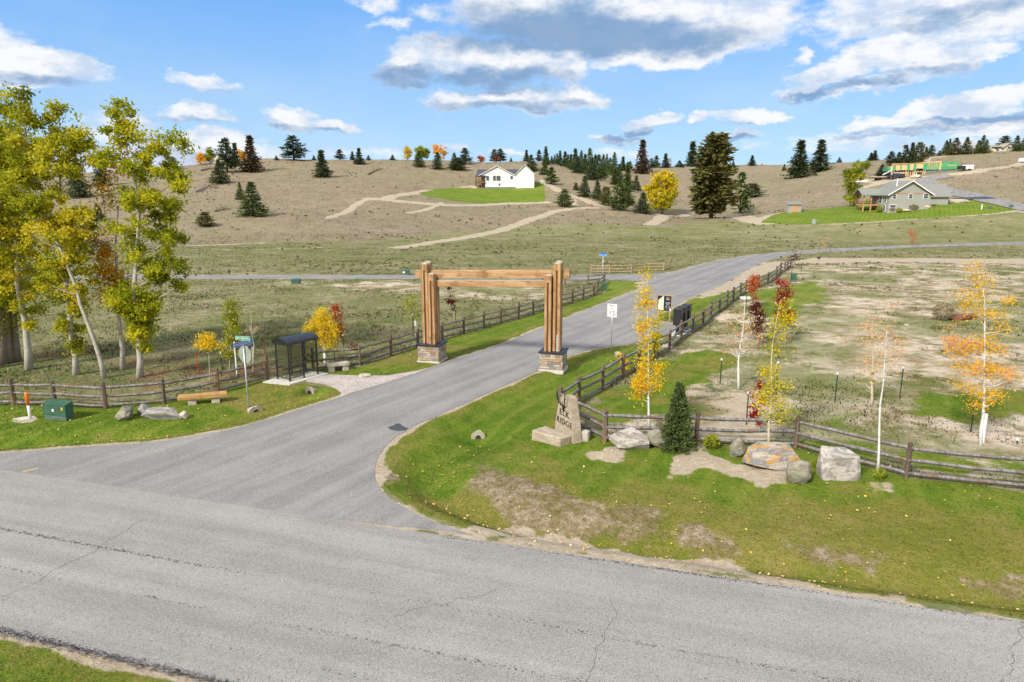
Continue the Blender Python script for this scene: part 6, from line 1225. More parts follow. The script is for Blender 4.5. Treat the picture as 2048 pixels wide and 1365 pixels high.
def name_stone():
    A, Bp, Cp = G(1146, 889), G(1168, 886.5), G(1108, 866); o = A.copy(); u = Vector((Cp.x - A.x, Cp.y - A.y, 0)); L_ = u.length; u.normalize(); w_ = Vector((-u.y, u.x, 0)) * -1; 
    if w_.x < 0: w_ = -w_
    th = .40; t = thing('name_stone', 'standing stone slab lettered ELK RIDGE with metal elk antlers', 'stone sign', o); Ht = 1.68
    def P(s, d, z): return u * (s * L_) + w_ * d + ZZ * z
    # tapered slab, face side d=0 towards the road
    m = MB(); prof = [(0, -.15), (.0, .0), (.06, .55), (.16, 1.15), (.24, 1.60), (.34, 1.66), (.60, 1.62), (.80, 1.45), (.92, .9), (1.0, .3), (1.0, -.15)]
    r = random.Random(3); n = len(prof); V = [P(s + r.uniform(-.01, .01), .02 + (z / 1.7) * .05, z) for s, z in prof] + [P(s + r.uniform(-.015, .015), th - (z / 1.7) * .05, z - .02) for s, z in prof]
    F = [tuple(range(n)), tuple(range(n, 2 * n))[::-1]] + [(i, n + i, n + (i + 1) % n, (i + 1) % n) for i in range(n)]
    bm = bmesh.new(); vs = [bm.verts.new(q) for q in V]; [bm.faces.new([vs[i] for i in f]) for f in F]; bmesh.ops.recalc_face_normals(bm, faces=bm.faces[:]); bmesh.ops.bevel(bm, geom=bm.edges[:], offset=.018, segments=2, affect='EDGES'); me = bpy.data.meshes.new('slab'); bm.to_mesh(me); bm.free(); me.materials.append(M['slabtan']); ob = bpy.data.objects.new('slab', me); COL.objects.link(ob); ob.parent = t
    # lettering on the road face: reads from far end to near end
    xx = -u; slope = math.atan2(.05, 1.7)
    def on(s, z): return P(s, .02 + (z / 1.7) * .05 - .012, z)
    yv = (ZZ * 1.7 + w_ * .05).normalized()
    text_mesh('ELK', .32, M['ink'], basis(on(.52, .93), xx, yv), ob, ext=.006, sx=1.15, sp=1.25); text_mesh('RIDGE', .31, M['ink'], basis(on(.50, .60), xx, yv), ob, ext=.006, sx=1.15, sp=1.15)
    # elk antlers: two sweeping beams with tines above a small mark
    an = MB(); c0 = on(.53, 1.22) - w_ * .04
    for s in (-1, 1):
        def Q(a, z, f=0.0): return c0 + xx * (a * s) + ZZ * z - w_ * f
        an.tube([Q(.03, 0), Q(.14, .05, .05), Q(.26, .20, .10), Q(.30, .42, .12), Q(.24, .62, .10)], [.024, .024, .02, .016, .008], 7)
        for a0, z0, a1, z1 in ((.14, .05, .12, .24), (.24, .17, .20, .36), (.29, .32, .22, .48), (.30, .42, .36, .60), (.10, .03, .03, .16)): an.tube([Q(a0, z0, .06), Q((a0 + a1) / 2, (z0 + z1) / 2 - .02, .10), Q(a1, z1, .09)], [.015, .012, .005], 6)
    an.tube([c0 + ZZ * .02, c0 - ZZ * .08, c0 - ZZ * .17], [.05, .04, .022], 8); an.build('elk_antlers', M['black'], t, True)
    mk = MB(); c1 = on(.53, 1.02) - w_ * .0; 
    for s in (-1, 1): mk.tube([c1 + ZZ * .02, c1 + xx * (.06 * s) + ZZ * .05, c1 + xx * (.13 * s) + ZZ * .02], [.012, .014, .006], 5)
    mk.build('scroll_mark', M['ink'], t)
    for nm, lab, q, hh, mat in (('base_slab', 'flat tan stone slab lying against the left foot of the lettered stone', [(1062,880),(1120,895),(1143,886),(1090,868)], .33, 'slabtan'), ('base_slab', 'small layered stone block at the right foot of the lettered stone', [(1160,883),(1176,884),(1181,878),(1165,876)], .36, 'stoneslab')):
        pt = [G(*k) for k in q]; c = sum(pt, Vector()) / 4; r = random.Random(5); lo = [p - c - ZZ * .1 for p in pt]; hi = [(p - c) * (1.0 if i % 2 else .97) + ZZ * (hh * r.uniform(.9, 1.08) - .0) for i, p in enumerate(pt)]
        for h_ in hi: h_.z = hh * r.uniform(.93, 1.05)
        m = MB(); m.hexa(lo, hi); o2 = m.build(nm, M[mat], None, bevel=.03); o2.location = c; tag(o2, lab, 'stone slab')
def props():
    bench('stone_bench', 'orange topped stone bench on the left lawn below the fence', [(384,808.5),(430,804)], 1.95, .40, 'stoneorange')
    bench('stone_bench', 'tan stone bench right of the black shelter', [(661,743),(690,739.5)], 1.12, .42, 'stonetan')
    cabinet('utility_box', 'large green transformer box with stickers on the left lawn', (88,839.5), (133.7,843.2), (152,837.3), 805, big=True, stick=((.48, .60, .09, .10, 'white'), (.88, .72, .07, .12, 'yellow'), (.03, .84, .06, .05, 'yellow'), (.5, .36, .03, .05, 'black')))
    cabinet('utility_box', 'green utility box near the fence corner at the cross road', (1206.5,582), (1214,582), (1222,577), 566.5, stick=())
    cabinet('utility_box', 'green utility box in the field seen above the shelter', (582,568.5), (599,568.5), (600,566), 559.5)
    cabinet('utility_box', 'dark green utility box beyond the cross road left of the gate', (803.5,550.5), (818,550.5), (819,549), 541.5, stick=((.3, .6, .25, .2, 'white'),))
    cabinet('utility_box', 'slim green utility box behind the right fence near the dirt drive', (1583,564.5), (1592.5,564.5), (1594,563), 548.5)
    cabinet('utility_box', 'green utility box at the right end of the grey house lawn', (2018,417.5), (2025.5,417.5), (2027,416.5), 410.5)
    cabinet('utility_box', 'pale green utility box in the grey house lawn', (1976.5,419), (1984,419), (1985,418), 413, 'boxdusty')
    # marker post on its slab
    B = G(61, 838.5); t = thing('marker_post', 'slim orange and white marker post on a small concrete slab', 'marker post', B); zt_ = ztop(B, 785) - B.z; top = Vector((-.02, 0, zt_)); mid = top * .52
    m = MB(); m.tube([(0, 0, 0), tuple(mid)], .055, 12); m.build('white_pipe', M['white'], t, True); m = MB(); m.tube([tuple(mid), tuple(top * .96), tuple(top)], [.064, .064, .04], 12); m.build('orange_sleeve', M['orange'], t, True)
    m = MB(); m.prism([(-.68, -.06), (-.10, -.14), (.22, .06), (-.02, .26), (-.38, .22)], -.1, .035); m.build('slab', M['concrete'], t)
    for lab, b_, yt in (('green stake standing alone in the dry lot between two aspens', (1669,806), 745), ('green stake right of the sparse faded aspen', (1799,798), 733), ('green stake left of the large orange aspen', (1941,865), 808), ('green stake beside the mostly bare white aspen', (1440,768), 717),
                       ('leaning green stake left of the low crimson sapling', (1492,850), 784), ('green stake behind the yellow aspen, between it and the dry lot', (1551,790), 723), ('green stake left of the tall crimson sapling', (1547,668), 605), ('green stake right of the tall crimson sapling', (1577,650), 614), ('green stake at the concrete lid', (1492,611), 581),
                       ('short stake at the far right edge behind the fence', (2034,888), 876), ('tall green stake behind the yellow ball topped sapling', (444,741), 704), ('green stake just left of the slim yellow green aspen', (461,738), 716), ('green stake right of the rusty sapling', (687,697), 669), ('green stake in front of the rusty sapling', (669,725), 697), ('green stake at the pale green sapling', (826,676), 628), ('green stake under the maroon sapling', (911,643), 618),
                       ('thin stake by the purple sapling', (1602,549), 522), ('thin stake left of the purple sapling', (1583,549), 515), ('far thin stake at the right road bend', (1637,508), 489), ('far thin stake right of the faint orange sapling', (1660,504), 487)):
        stake(lab, b_, yt)
    for lab, b_, yt in (('orange stake left of the yellow ball topped sapling', (396,749), 704), ('orange stake right of the bare pale sapling', (530,716), 678), ('orange stake beneath the maroon sapling in the lot', (1517,692), 662), ('orange stake hidden behind the stop sign', (487,746), 704)):
        stake(lab, b_, yt, 'ostake', 'orange stakes by young trees', .045, False)
    B = G(474, 751); m = MB(); m.tube([(0, 0, -.1), (0, 0, ztop(B, 684) - B.z)], .035, 8); o = m.build('pale_post', M['guard']); o.location = B; tag(o, 'plain pale post standing just left of the street sign pole', 'post')
    guard('white guard on the bare pale sapling', (506,715.2), 695, 716, dx=.0)
    guard('white wrap at the foot of the bright yellow aspen', (650,727), 704, 725)
    guard('white wrap around the base of the large orange aspen', (1962,888), 828, 886, w_=.095)
    guard('white guard on the pale green sapling', (832,672), 642, 652, w_=.09)
    for lab, (x, y0, y1, w_) in (('small black box on a post beside the dirt drive', (1637.5, 514.5, 521, 5.5)), ('tiny black box by the cross road behind the rightmost cottonwood', (370, 552, 559, 5)), ('small dark marker box on a post beyond the cross road', (459, 541, 551, 4)), ('tiny dark box on the road edge near the purple sapling', (1585, 512, 519, 4))):
        B = G(x, y1); m_ = mpp(B); h = (y1 - y0) * m_; t = thing('small_box', lab, 'box', B); q = MB(); q.box((0, 0, h * .25), (.05, .05, h * .5)); q.build('post', M['tpost'], t); q = MB(); q.box((0, 0, h * .75), (w_ * m_, w_ * m_ * .7, h * .5)); q.build('box', M['black'], t, bevel=.02)
    B = G(1963, 419.5); m = MB(); m.tube([(0, 0, -.1), (0, 0, ztop(B, 409) - B.z)], .14, 8); o = m.build('white_pipe', M['guard']); o.location = B; tag(o, 'white vertical pipe in the grey house lawn', 'pipe')
    B = G(1628, 448); t = thing('round_cistern', 'small pale green container on the lawn between shed and grey house', 'container', B); m = MB(); m.tube([(0, 0, -.1), (0, 0, ztop(B, 439) - B.z)], .65, 12); m.build('body', M['signback'], t)
    # ledger of shrubs
    r = np.random.default_rng(77)
    for lab, (x, y0, y1, wp), leaf, n, ls, grp in (('small round yellowish shrub between fence post and upright boulder', (1422, 868, 898, 34), 'ygreen', 700, .035, None), ('tan straw clump behind the left fence right of the rusty sapling', (706, 682, 700, 26), 'dry', 700, .05, None), ('brown dry bush beside the weathered slab in the lot', (1885, 605, 641, 44), 'dry', 900, .06, None),
            ('grey brown round bush at the left corner of the grey house', (1782, 413, 426, 15), 'dry', 500, .12, 'bushes round the grey house'), ('yellow green bush under the side windows of the grey house', (1758, 411, 426, 12), 'ygreen', 500, .12, 'bushes round the grey house'), ('feathery tan grass clump by the right part of the grey house wall', (1825, 409, 421, 22), 'dry', 700, .13, 'bushes round the grey house'), ('small dark bush in the middle of the grey house wall', (1798, 416, 426, 12), 'ygreen', 400, .12, 'bushes round the grey house'),
            ('orange bush at the left end of the hilltop house', (1983, 301, 305, 9), 'gold', 260, .2, 'bushes round the hilltop house'), ('orange bush before the gable of the hilltop house', (2012, 298, 303, 12), 'gold', 300, .2, 'bushes round the hilltop house'), ('golden grass tuft at the foot of the bare aspen', (1757, 930, 960, 26), 'ygreen', 240, .03, None), ('golden grass tuft between the two right boulders', (1632, 918, 935, 14), 'ygreen', 200, .03, None)):
        B = G(x, y1); m_ = mpp(B); h = (y1 - y0) * m_; w_ = wp * m_ / 2; d = r.normal(0, 1, (n, 3)); d /= np.linalg.norm(d, axis=1)[:, None]; q = r.uniform(.35, 1, n)[:, None] ** .5; C = d * q * np.array([w_, w_ * .8, h * .5]); C[:, 2] += h * .5
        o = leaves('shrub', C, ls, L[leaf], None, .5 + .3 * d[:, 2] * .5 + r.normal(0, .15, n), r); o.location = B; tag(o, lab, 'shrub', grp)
    for lab, a, b_, rr in (('fallen dead log on the crest slope above the left hillside', (735,350.5), (765,338), .35), ('fallen dark log running down from the leaning dark pine', (391,386), (436,368), .3), ('low heap of dead branches on the left hillside', (428,425), (462,419), .25), ('dead branch pile on the ridge left of the beige house', (401,343), (430,338), .35)):
        A, B = G(*a), G(*b_); t = thing('fallen_log', lab, 'log', A, 0, 'dead logs on the hillside'); m = MB(); v = B - A; m.tube([Vector((0, 0, rr)), v * .5 + ZZ * rr * 1.4, v + ZZ * rr], [rr, rr * .8, rr * .4], 7); m.build('trunk', M['barkgrey'], t); m = MB(); rd = random.Random(9)
        for k in range(12): s = v * rd.uniform(.1, .95) + ZZ * rr; m.tube([s, s + Vector((rd.uniform(-1, 1), rd.uniform(-.6, .6), rd.uniform(.3, 1.5))) * 1.0], [.07, .02], 4)
        m.build('branches', M['barkdark'], t)
    for lab, q in (('small red block at the dirt bank below the pines', (1183, 411.5, 4)), ('small pinkish block beside the hollow track', (1358, 444.5, 3.5)), ('small red vehicle far on the skyline ridge', (1524, 331.5, 4))):
        B = G(q[0], q[1]); s = q[2] * mpp(B); t = thing('red_block', lab, 'block', B); m = MB(); m.box((0, 0, s * .3), (s, s * .6, s * .6)); m.box((s * .05, 0, s * .72), (s * .5, s * .5, s * .25)); m.build('body', simple('red_thing', (.45, .12, .08), (.35, .08, .06), 3, .6), t, bevel=.03)

# ------------------------------------------------------------------ buildings
def gable(mb, x0, x1, y0, y1, z0, ze, zr, along='y'):
    """walls of a gabled block; ridge along y (gable faces -y) or along x"""
    if along == 'y':
        xm = (x0 + x1) / 2
        V = [(x0, y0, z0), (x1, y0, z0), (x1, y0, ze), (xm, y0, zr), (x0, y0, ze), (x0, y1, z0), (x1, y1, z0), (x1, y1, ze), (xm, y1, zr), (x0, y1, ze)]
    else:
        ym = (y0 + y1) / 2
        V = [(x1, y0, z0), (x1, y1, z0), (x1, y1, ze), (x1, ym, zr), (x1, y0, ze), (x0, y0, z0), (x0, y1, z0), (x0, y1, ze), (x0, ym, zr), (x0, y0, ze)]
    mb.add(V, [(0, 1, 2, 3, 4), (9, 8, 7, 6, 5), (0, 5, 6, 1), (1, 6, 7, 2), (0, 4, 9, 5), (2, 7, 8, 3), (4, 3, 8, 9)])
def roof2(mb, x0, x1, y0, y1, ze, zr, ov=.5, th=.22, along='y'):
    if along == 'y':
        xm = (x0 + x1) / 2; sl = (zr - ze) / (xm - x0); a, b = x0 - ov, x1 + ov; zz = ze - sl * ov
        for p, q in ((a, xm), (xm, b)):
            z_p, z_q = (zz, zr) if p == a else (zr, zz)
            mb.hexa([(p, y0 - ov, z_p + .02), (q, y0 - ov, z_q + .02), (q, y1 + ov, z_q + .02), (p, y1 + ov, z_p + .02)], [(p, y0 - ov, z_p + th), (q, y0 - ov, z_q + th), (q, y1 + ov, z_q + th), (p, y1 + ov, z_p + th)])
    else:
        ym = (y0 + y1) / 2; sl = (zr - ze) / (ym - y0); a, b = y0 - ov, y1 + ov; zz = ze - sl * ov
        for p, q in ((a, ym), (ym, b)):
            z_p, z_q = (zz, zr) if p == a else (zr, zz)
            mb.hexa([(x0 - ov, p, z_p + .02), (x1 + ov, p, z_p + .02), (x1 + ov, q, z_q + .02), (x0 - ov, q, z_q + .02)], [(x0 - ov, p, z_p + th), (x1 + ov, p, z_p + th), (x1 + ov, q, z_q + th), (x0 - ov, q, z_q + th)])
def window(t, x, y, z, w_, h_, face='-y', frame='white', cross=True):
    f = MB(); g = MB()
    if face == '-y':
        f.box((x, y - .03, z), (w_ + .22, .08, h_ + .22)); g.box((x, y - .08, z + h_ * .26), (w_, .04, h_ * .46)); g.box((x, y - .08, z - h_ * .26), (w_, .04, h_ * .46))
    else: f.box((x - .03, y, z), (.08, w_ + .3, h_ + .3)); g.box((x - .08, y, z), (.04, w_, h_))
    o = f.build('window', M[frame], t); g.build('pane', M['pane'], o)
def grey_house():
    B = G(1775, 427); m = mpp(B); phi = -.05; t = thing('grey_house', 'grey green gabled house with walkout basement and covered deck on a mown lawn', 'house', B - ZZ * .3, phi)
    W = 80 * m; ze = ztop(B, 389) - B.z + .3; zr = ztop(B, 363.5) - B.z + .3; Dp = 11.0
    w_ = MB(); gable(w_, 0, W, 0, Dp, -2, ze, zr); w_.build('wall', M['wallgrey'], t)
    r = MB(); roof2(r, 0, W, 0, Dp, ze, zr, .7, .25); rf = r.build('roof', M['roofgrey'], t)
    f = MB(); sl = (zr - ze) / (W / 2)
    for s in (0, 1):
        x0, x1 = (-.7, W / 2) if s == 0 else (W / 2, W + .7); z0, z1 = (ze - sl * .7, zr) if s == 0 else (zr, ze - sl * .7)
        f.hexa([(x0, -.76, z0 + .02), (x1, -.76, z1 + .02), (x1, -.72, z1 + .02), (x0, -.72, z0 + .02)], [(x0, -.76, z0 + .27), (x1, -.76, z1 + .27), (x1, -.72, z1 + .27), (x0, -.72, z0 + .27)])
    f.build('fascia', M['white'], rf)
    v = MB(); v.tube([(W * .30, 3.2, ze + 1.5), (W * .30, 3.2, ze + 4.2)], .16, 8); v.build('vent_pipe', M['white'], rf)
    b = MB(); b.box((W / 2, -.03, ze + .25), (W - .4, .07, .22)); b.build('trim_band', M['rust'], t)
    k = m
    for px, py, ww, hh in ((1784.5, 393.5, .9, 1.15), (1816, 393, .9, 1.15), (1845.5, 392.5, 1.15, 1.3), (1783.5, 413, 1.5, .7)): window(t, (px - 1775) * k, 0, ztop(B, py) - B.z + .3, ww, hh)
    for y, z, ww, hh in ((1.8, ze - 1.4, .8, 1.5), (4.6, ze - 1.4, 1.4, 1.9), (2.0, 1.6, .8, 1.6)): window(t, 0, y, z, ww, hh, '-x')
    # garage wing at the right rear
    g = MB(); gable(g, W, W + 7.5, 5.0, 12.0, -1, ze - .3, ze + 2.6, 'x'); g.build('wing_wall', M['wallgrey'], t); g = MB(); roof2(g, W - 4, W + 7.5, 5.0, 12.0, ze - .3, ze + 2.6, .6, .22, 'x'); g.build('wing_roof', M['roofgrey'], t)
    # deck with roof at the left
    g = MB(); gable(g, -.2, 0.0, 6.0, 11, -2, ze - .6, ze - .5, 'x')
    fl = ze - 2.9; d = MB(); d.box((-2.1, 8.0, fl), (4.2, 4.6, .3)); dk = d.build('deck', M['cedar'], t)
    rl = MB(); rl.box((-4.15, 8.0, fl + 1.05), (.08, 4.6, .08)); rl.box((-2.1, 5.74, fl + 1.05), (4.1, .08, .08)); rl.box((-2.1, 5.74, fl + .35), (4.1, .06, .05))
    for i in range(18): rl.box((-4.1 + i * .24, 5.74, fl + .6), (.04, .04, .9))
    for i in range(18): rl.box((-4.15, 5.8 + i * .26, fl + .6), (.04, .04, .9))
    rl.build('railing', M['brown'], dk)
    for x, y in ((-4.0, 5.9), (-4.0, 10.1), (-2.0, 5.9)):
        p = MB(); p.box((x, y, (ze - .2) / 2 - .8), (.3, .3, ze + 1.4)); p.build('deck_post', M['cedar' if y < 6 else 'brown'], t)
    g = MB(); ym = 8.0; g.hexa([(-5.0, 5.1, ze - .35), (2.5, 5.1, ze - .35), (2.5, 8.0, ze + 1.35), (-5.0, 8.0, ze + 1.35)], [(-5.0, 5.1, ze - .1), (2.5, 5.1, ze - .1), (2.5, 8.0, ze + 1.6), (-5.0, 8.0, ze + 1.6)]); g.hexa([(-5.0, 8.0, ze + 1.35), (2.5, 8.0, ze + 1.35), (2.5, 10.9, ze - .35), (-5.0, 10.9, ze - .35)], [(-5.0, 8.0, ze + 1.6), (2.5, 8.0, ze + 1.6), (2.5, 10.9, ze - .1), (-5.0, 10.9, ze - .1)]); g.build('deck_roof', M['roofgrey'], t)
    g = MB(); g.box((-.06, 8.0, 1.4), (.1, 2.4, 2.3)); g.build('patio_door', M['pane'], t)
    g = MB(); g.add([(-4.6, 5.4, ze - .3), (-4.6, 10.6, ze - .3), (-4.6, 8.0, ze + 1.2)], [(0, 1, 2), (2, 1, 0)]); g.build('deck_gable', M['brown'], t)
    # shed
    B = G(1589, 425.5); m = mpp(B); W = 25 * m; t = thing('garden_shed', 'small grey shed with brown double doors at the lawn corner', 'shed', B, -.05); zt_ = ztop(B, 410) - B.z
    q = MB(); q.box((0, 1.2, zt_ / 2 - .3), (W, 2.4, zt_ + .6)); q.build('wall', M['wallgrey'], t); q = MB(); q.hexa([(-W / 2 - .25, -.35, zt_ + .01), (W / 2 + .25, -.35, zt_ + .01), (W / 2 + .25, 2.7, zt_ + .7), (-W / 2 - .25, 2.7, zt_ + .7)], [(-W / 2 - .25, -.35, zt_ + .15), (W / 2 + .25, -.35, zt_ + .15), (W / 2 + .25, 2.7, zt_ + .85), (-W / 2 - .25, 2.7, zt_ + .85)]); q.build('roof', M['roofgrey'], t)
    for s in (-1, 1): q = MB(); q.box((s * W * .12, -.03, zt_ * .48), (W * .22, .08, zt_ * .9)); q.build('door', M['cedar'], t)
def white_house():
    B = G(1000, 377.5); m = mpp(B); t = thing('white_house', 'white two gabled farmhouse with dark roof above a bright green lawn', 'house', B - ZZ * .2, 0.0); X = lambda px: (px - 1000) * m; Z = lambda py: ztop(B, py) - B.z + .2
    x0, x1, x2 = X(959.5), X(1031.5), X(1068); ze, zr = Z(350.5), Z(333.5)
    w_ = MB(); 
    # big gable with its left bay open over the deck
    xm = X(994); V0 = [(X(970.5), 0, -3), (x1, 0, -3), (x1, 0, Z(350.5)), (xm, 0, zr), (X(970.5), 0, Z(345))]; n = 5; V = V0 + [(a, 13, c) for a, b, c in V0]
    w_.add(V, [(0, 1, 2, 3, 4), (9, 8, 7, 6, 5)] + [(i, i + 5, (i + 1) % 5 + 5, (i + 1) % 5) for i in range(5)])
    w_.add([(x0, .02, ze), (X(970.5), .02, ze - .5), (X(970.5), .02, Z(345)), (xm, .02, zr)], [(0, 1, 2, 3)]); w_.build('wall', M['wallwhite'], t)
    w2 = MB(); gable(w2, x1 + .02, x2, -1.6, 9, -3, Z(348.5), Z(331.5)); w2.build('garage_wall', M['wallwhite'], t)
    r = MB(); roof2(r, x0, x1 - .3, 0, 13, ze, zr + .05, .45, .25); r.build('roof', M['roofslate'], t); r = MB(); roof2(r, x1 + .02, x2, -1.6, 9, Z(348.5), Z(331.5), .35, .25); r.build('garage_roof', M['roofslate'], t)
    r = MB(); roof2(r, X(954), X(1045), 4, 16, Z(350), Z(338.5), .3, .25, 'x'); r.build('main_roof', M['roofslate'], t)
    f = MB()
    for a, b, c, d in ((x0 - .4, ze - .2, xm - .0, zr + .22), (xm, zr + .22, x1 + .1, ze - .2), (x1 - .3, Z(348.5) - .2, (x1 + x2) / 2, Z(331.5) + .24), ((x1 + x2) / 2, Z(331.5) + .24, x2 + .35, Z(348.5) - .2)):
        y = -.5 if c <= x1 + .2 else -2.0; f.hexa([(a, y - .05, b - .1), (c, y - .05, d - .1), (c, y, d - .1), (a, y, b - .1)], [(a, y - .05, b + .08), (c, y - .05, d + .08), (c, y, d + .08), (a, y, b + .08)])
    f.build('fascia', M['white'], t)
    fd = MB(); fd.box((X(1001), -.06, Z(377.2)), (x1 - X(970.5), .1, 1.0)); fd.build('foundation', M['found'], t)
    for px, py, ww, hh in ((975.5, 357, .8, 1.5), (989, 357, .8, 1.6), (997, 357, 1.3, 1.6), (1023.3, 355.5, .7, 1.0), (999, 369.5, .4, .6)): window(t, X(px), 0, Z(py), ww, hh, frame='white' if False else 'found')
    # deck
    fl = Z(365.8); d = MB(); d.box((X(961), 1.6, fl), (X(971.5) - X(950.5), 4.0, .3)); dk = d.build('deck', M['brown'], t)
    for px, y in ((951.8, -.2), (958, -.2), (963, -.2), (951.8, 3.2)): p = MB(); p.box((X(px), y, (Z(354) - 1) / 2 - .3), (.28, .28, Z(354) + 1.4)); p.build('deck_post', M['brown'], t)
    q = MB(); q.box((X(961), -.2, Z(354)), (X(971) - X(950.8), .3, .3)); q.box((X(961), -.2, fl + 1.1), (X(971) - X(950.8), .08, .1)); [q.box((X(951) + i * .28, -.2, fl + .6), (.05, .05, 1.0)) for i in range(14)]; q.build('railing', M['brown'], dk)
    q = MB(); q.box((X(966), 1.2, Z(356)), (X(971) - X(962), .1, 2.4)); q.box((X(966), 1.2, Z(372)), (X(971) - X(962), .1, 2.2)); q.build('patio_door', M['pane'], t)
    q = MB(); q.hexa([(X(951), -.6, Z(352.8)), (X(972), -.6, Z(352.8)), (X(972), 4, Z(350)), (X(951), 4, Z(350))], [(X(951), -.6, Z(352.0)), (X(972), -.6, Z(352.0)), (X(972), 4, Z(349)), (X(951), 4, Z(349))]); q.build('deck_roof', M['roofslate'], t)
    q = MB(); q.box((X(949), -.6, .1), (1.8, 1.6, 1.3)); o = q.build('retaining_wall', M['concrete'], t)
    B = G(1085, 368); t = thing('white_fence', 'short white picket fence piece at the right edge of the bright lawn', 'fence', B); q = MB(); [q.box((-.9 + i * .45, 0, .6), (.12, .08, 1.5)) for i in range(5)]; q.box((0, .06, 1.1), (2.2, .05, .12)); q.build('panel', M['white'], t)
def truck(label, B, yaw, mat, kind):
    t = thing('pickup_truck', label, 'truck', B, yaw); s = MB()
    prof = [(-2.9, .55), (2.75, .55), (2.9, .8), (2.85, 1.15), (1.6, 1.3), (.9, 1.95), (-.7, 2.0), (-1.0, 1.35), (-2.9, 1.35)]
    V = [(x, -1, z) for x, z in prof] + [(x, 1, z) for x, z in prof]; n = len(prof); s.add(V, [tuple(range(n)), tuple(range(n, 2 * n))[::-1]] + [(i, i + n, (i + 1) % n + n, (i + 1) % n) for i in range(n)]); s.build('body', M[mat], t, bevel=.05)
    for x in (-1.9, 1.9):
        for y in (-.95, .95): w_ = MB(); w_.tube([(x, y - .13, .42), (x, y + .13, .42)], .42, 14); w_.build('wheel', M['tyre'], t)
    g = MB(); g.add([(1.45, -.85, 1.38), (1.45, .85, 1.38), (.95, .8, 1.88), (.95, -.8, 1.88)], [(0, 1, 2, 3)]); g.box((.1, -1.005, 1.62), (1.1, .02, .4)); g.build('windscreen', M['pane'], t)
    for y in (-.7, .7): g = MB(); g.box((2.87, y, .95), (.06, .35, .2)); g.build('headlight', M['white'], t)
def site():
    # house under construction
    A, Bq = G(1781, 357), G(1916, 346); D_ = A.y; A = atY(1781, 356, D_); A.z = h1(A.x, A.y); E = atY(1916, 340, D_ - 6); u = E - A; u.z = 0; L_ = u.length; yaw = math.atan2(u.y, u.x); m = mpp(A); t = thing('house_frame', 'unfinished long house of green sheathing and raw lumber framing on a dirt shelf', 'building', A - ZZ * .2, yaw); Z = lambda py: ztop(A, py) - A.z + .2; S = lambda px: (px - 1781) / (1916 - 1781) * L_
    z1, z2 = Z(342), Z(328)
    lo = MB(); lo.box((S(1816), 4, z1 / 2 - 1), (S(1852) - S(1781), 7.8, z1 + 2)); lo.build('lower_storey_shade', M['nearblack'], t)  # solid near-black block paints the shade inside the open lower storey
    fd = MB(); fd.hexa([(S(1852), .3, -2), (S(1916), .3, -2), (S(1916), 8, -2), (S(1852), 8, -2)], [(S(1852), .3, z1 - .2), (S(1916), .3, z1 + .8), (S(1916), 8, z1 + .8), (S(1852), 8, z1 - .2)]); fd.build('foundation', M['found'], t)
    st = MB()
    for px in (1782, 1786, 1812, 1816, 1821, 1826, 1829, 1833, 1846, 1850): st.box((S(px), -.05, z1 / 2 - .2), (.35, .3, z1 + .4))
    st.box((S(1800), -.05, z1 * .72), (S(1816) - S(1783), .3, .5)); st.box((S(1840), -.05, z1 * .85), (S(1851) - S(1829), .3, .4)); st.build('lumber_studs', M['osb'], t)
    segs = [(1773, 1779, 'greensheath', 334, 342), (1779, 1784, 'osb', 333, 341), (1784, 1790, 'greensheath', 334, 342), (1790, 1799, 'osb', 331.5, 342), (1799, 1802, 'greensheath', 331, 342), (1802, 1813, 'osb', 331, 341), (1813, 1819, 'greensheath', 330, 341), (1819, 1826, 'osb', 328, 341), (1826, 1832, 'greensheath', 329.5, 341), (1832, 1846, 'osb', 329, 338), (1846, 1852, 'greensheath', 328, 341), (1852, 1878, 'greensheath', 328.5, 341), (1878, 1882, 'osb', 326.5, 341), (1882, 1916, 'greensheath', 325.2, 340.5)]
    up = {}
    for a, b, mt, ya, yb in segs:
        q = MB(); za, zb = Z(ya), Z(yb); y0 = {'greensheath': 0, 'osb': .12}[mt] + (a % 3) * .02; q.hexa([(S(a), y0, zb), (S(b), y0, zb), (S(b), 7.8, zb), (S(a), 7.8, zb)], [(S(a), y0, za), (S(b), y0, za), (S(b), 7.8, za), (S(a), 7.8, za)]); q.build('green_wall_panel' if mt == 'greensheath' else 'lumber_wall_panel', M[mt], t)
    q = MB()
    for i in range(11): q.box((S(1784 + i * 6), -.35, z1 + .0), (.3, .8, .35))
    q.build('joist', M['nearblack'], t)
    q = MB(); [q.box((S(1855 + i * 3.2), -.06, Z(334)), (.14, .08, 2.0)) for i in range(7)]; [q.box((S(1896 + i * 4.5), -.08, Z(332.5)), (.5, .08, .35), ry=.5) for i in range(4)]; q.build('stud_marks', M['osb'], t)
    q = MB(); q.hexa([(S(1781), .05, z2 + .02), (S(1881), .05, z2 + .3), (S(1881), .5, z2 + .3), (S(1781), .5, z2 - .8)], [(S(1781), .05, z2 - .3), (S(1881), .05, z2 + .75), (S(1881), .5, z2 + .75), (S(1781), .5, z2 - .3)]); q.build('top_plate', M['osb'], t)
    q = MB(); q.tube([(S(1756), -6, Z(351)), (S(1776), -5, Z(342))], .28, 5); o = q.build('conveyor_boom', M['galv']); 
    o.parent = t
    truck('dark blue pickup truck parked in front of the green house frame', G(1792, 358.5), .05, 'carblue', 0)
    B = G(1758, 361); t = thing('flatbed_trailer', 'low dark flatbed trailer loaded with orange lumber behind the pickup', 'trailer', B, .05); q = MB(); q.box((0, 0, .8), (6.2, 2.1, .35)); q.build('bed', M['carblue'], t)
    for x in (-.9, .2): w_ = MB(); w_.tube([(x, -1, .38), (x, 1, .38)], .38, 12); w_.build('wheel', M['tyre'], t)
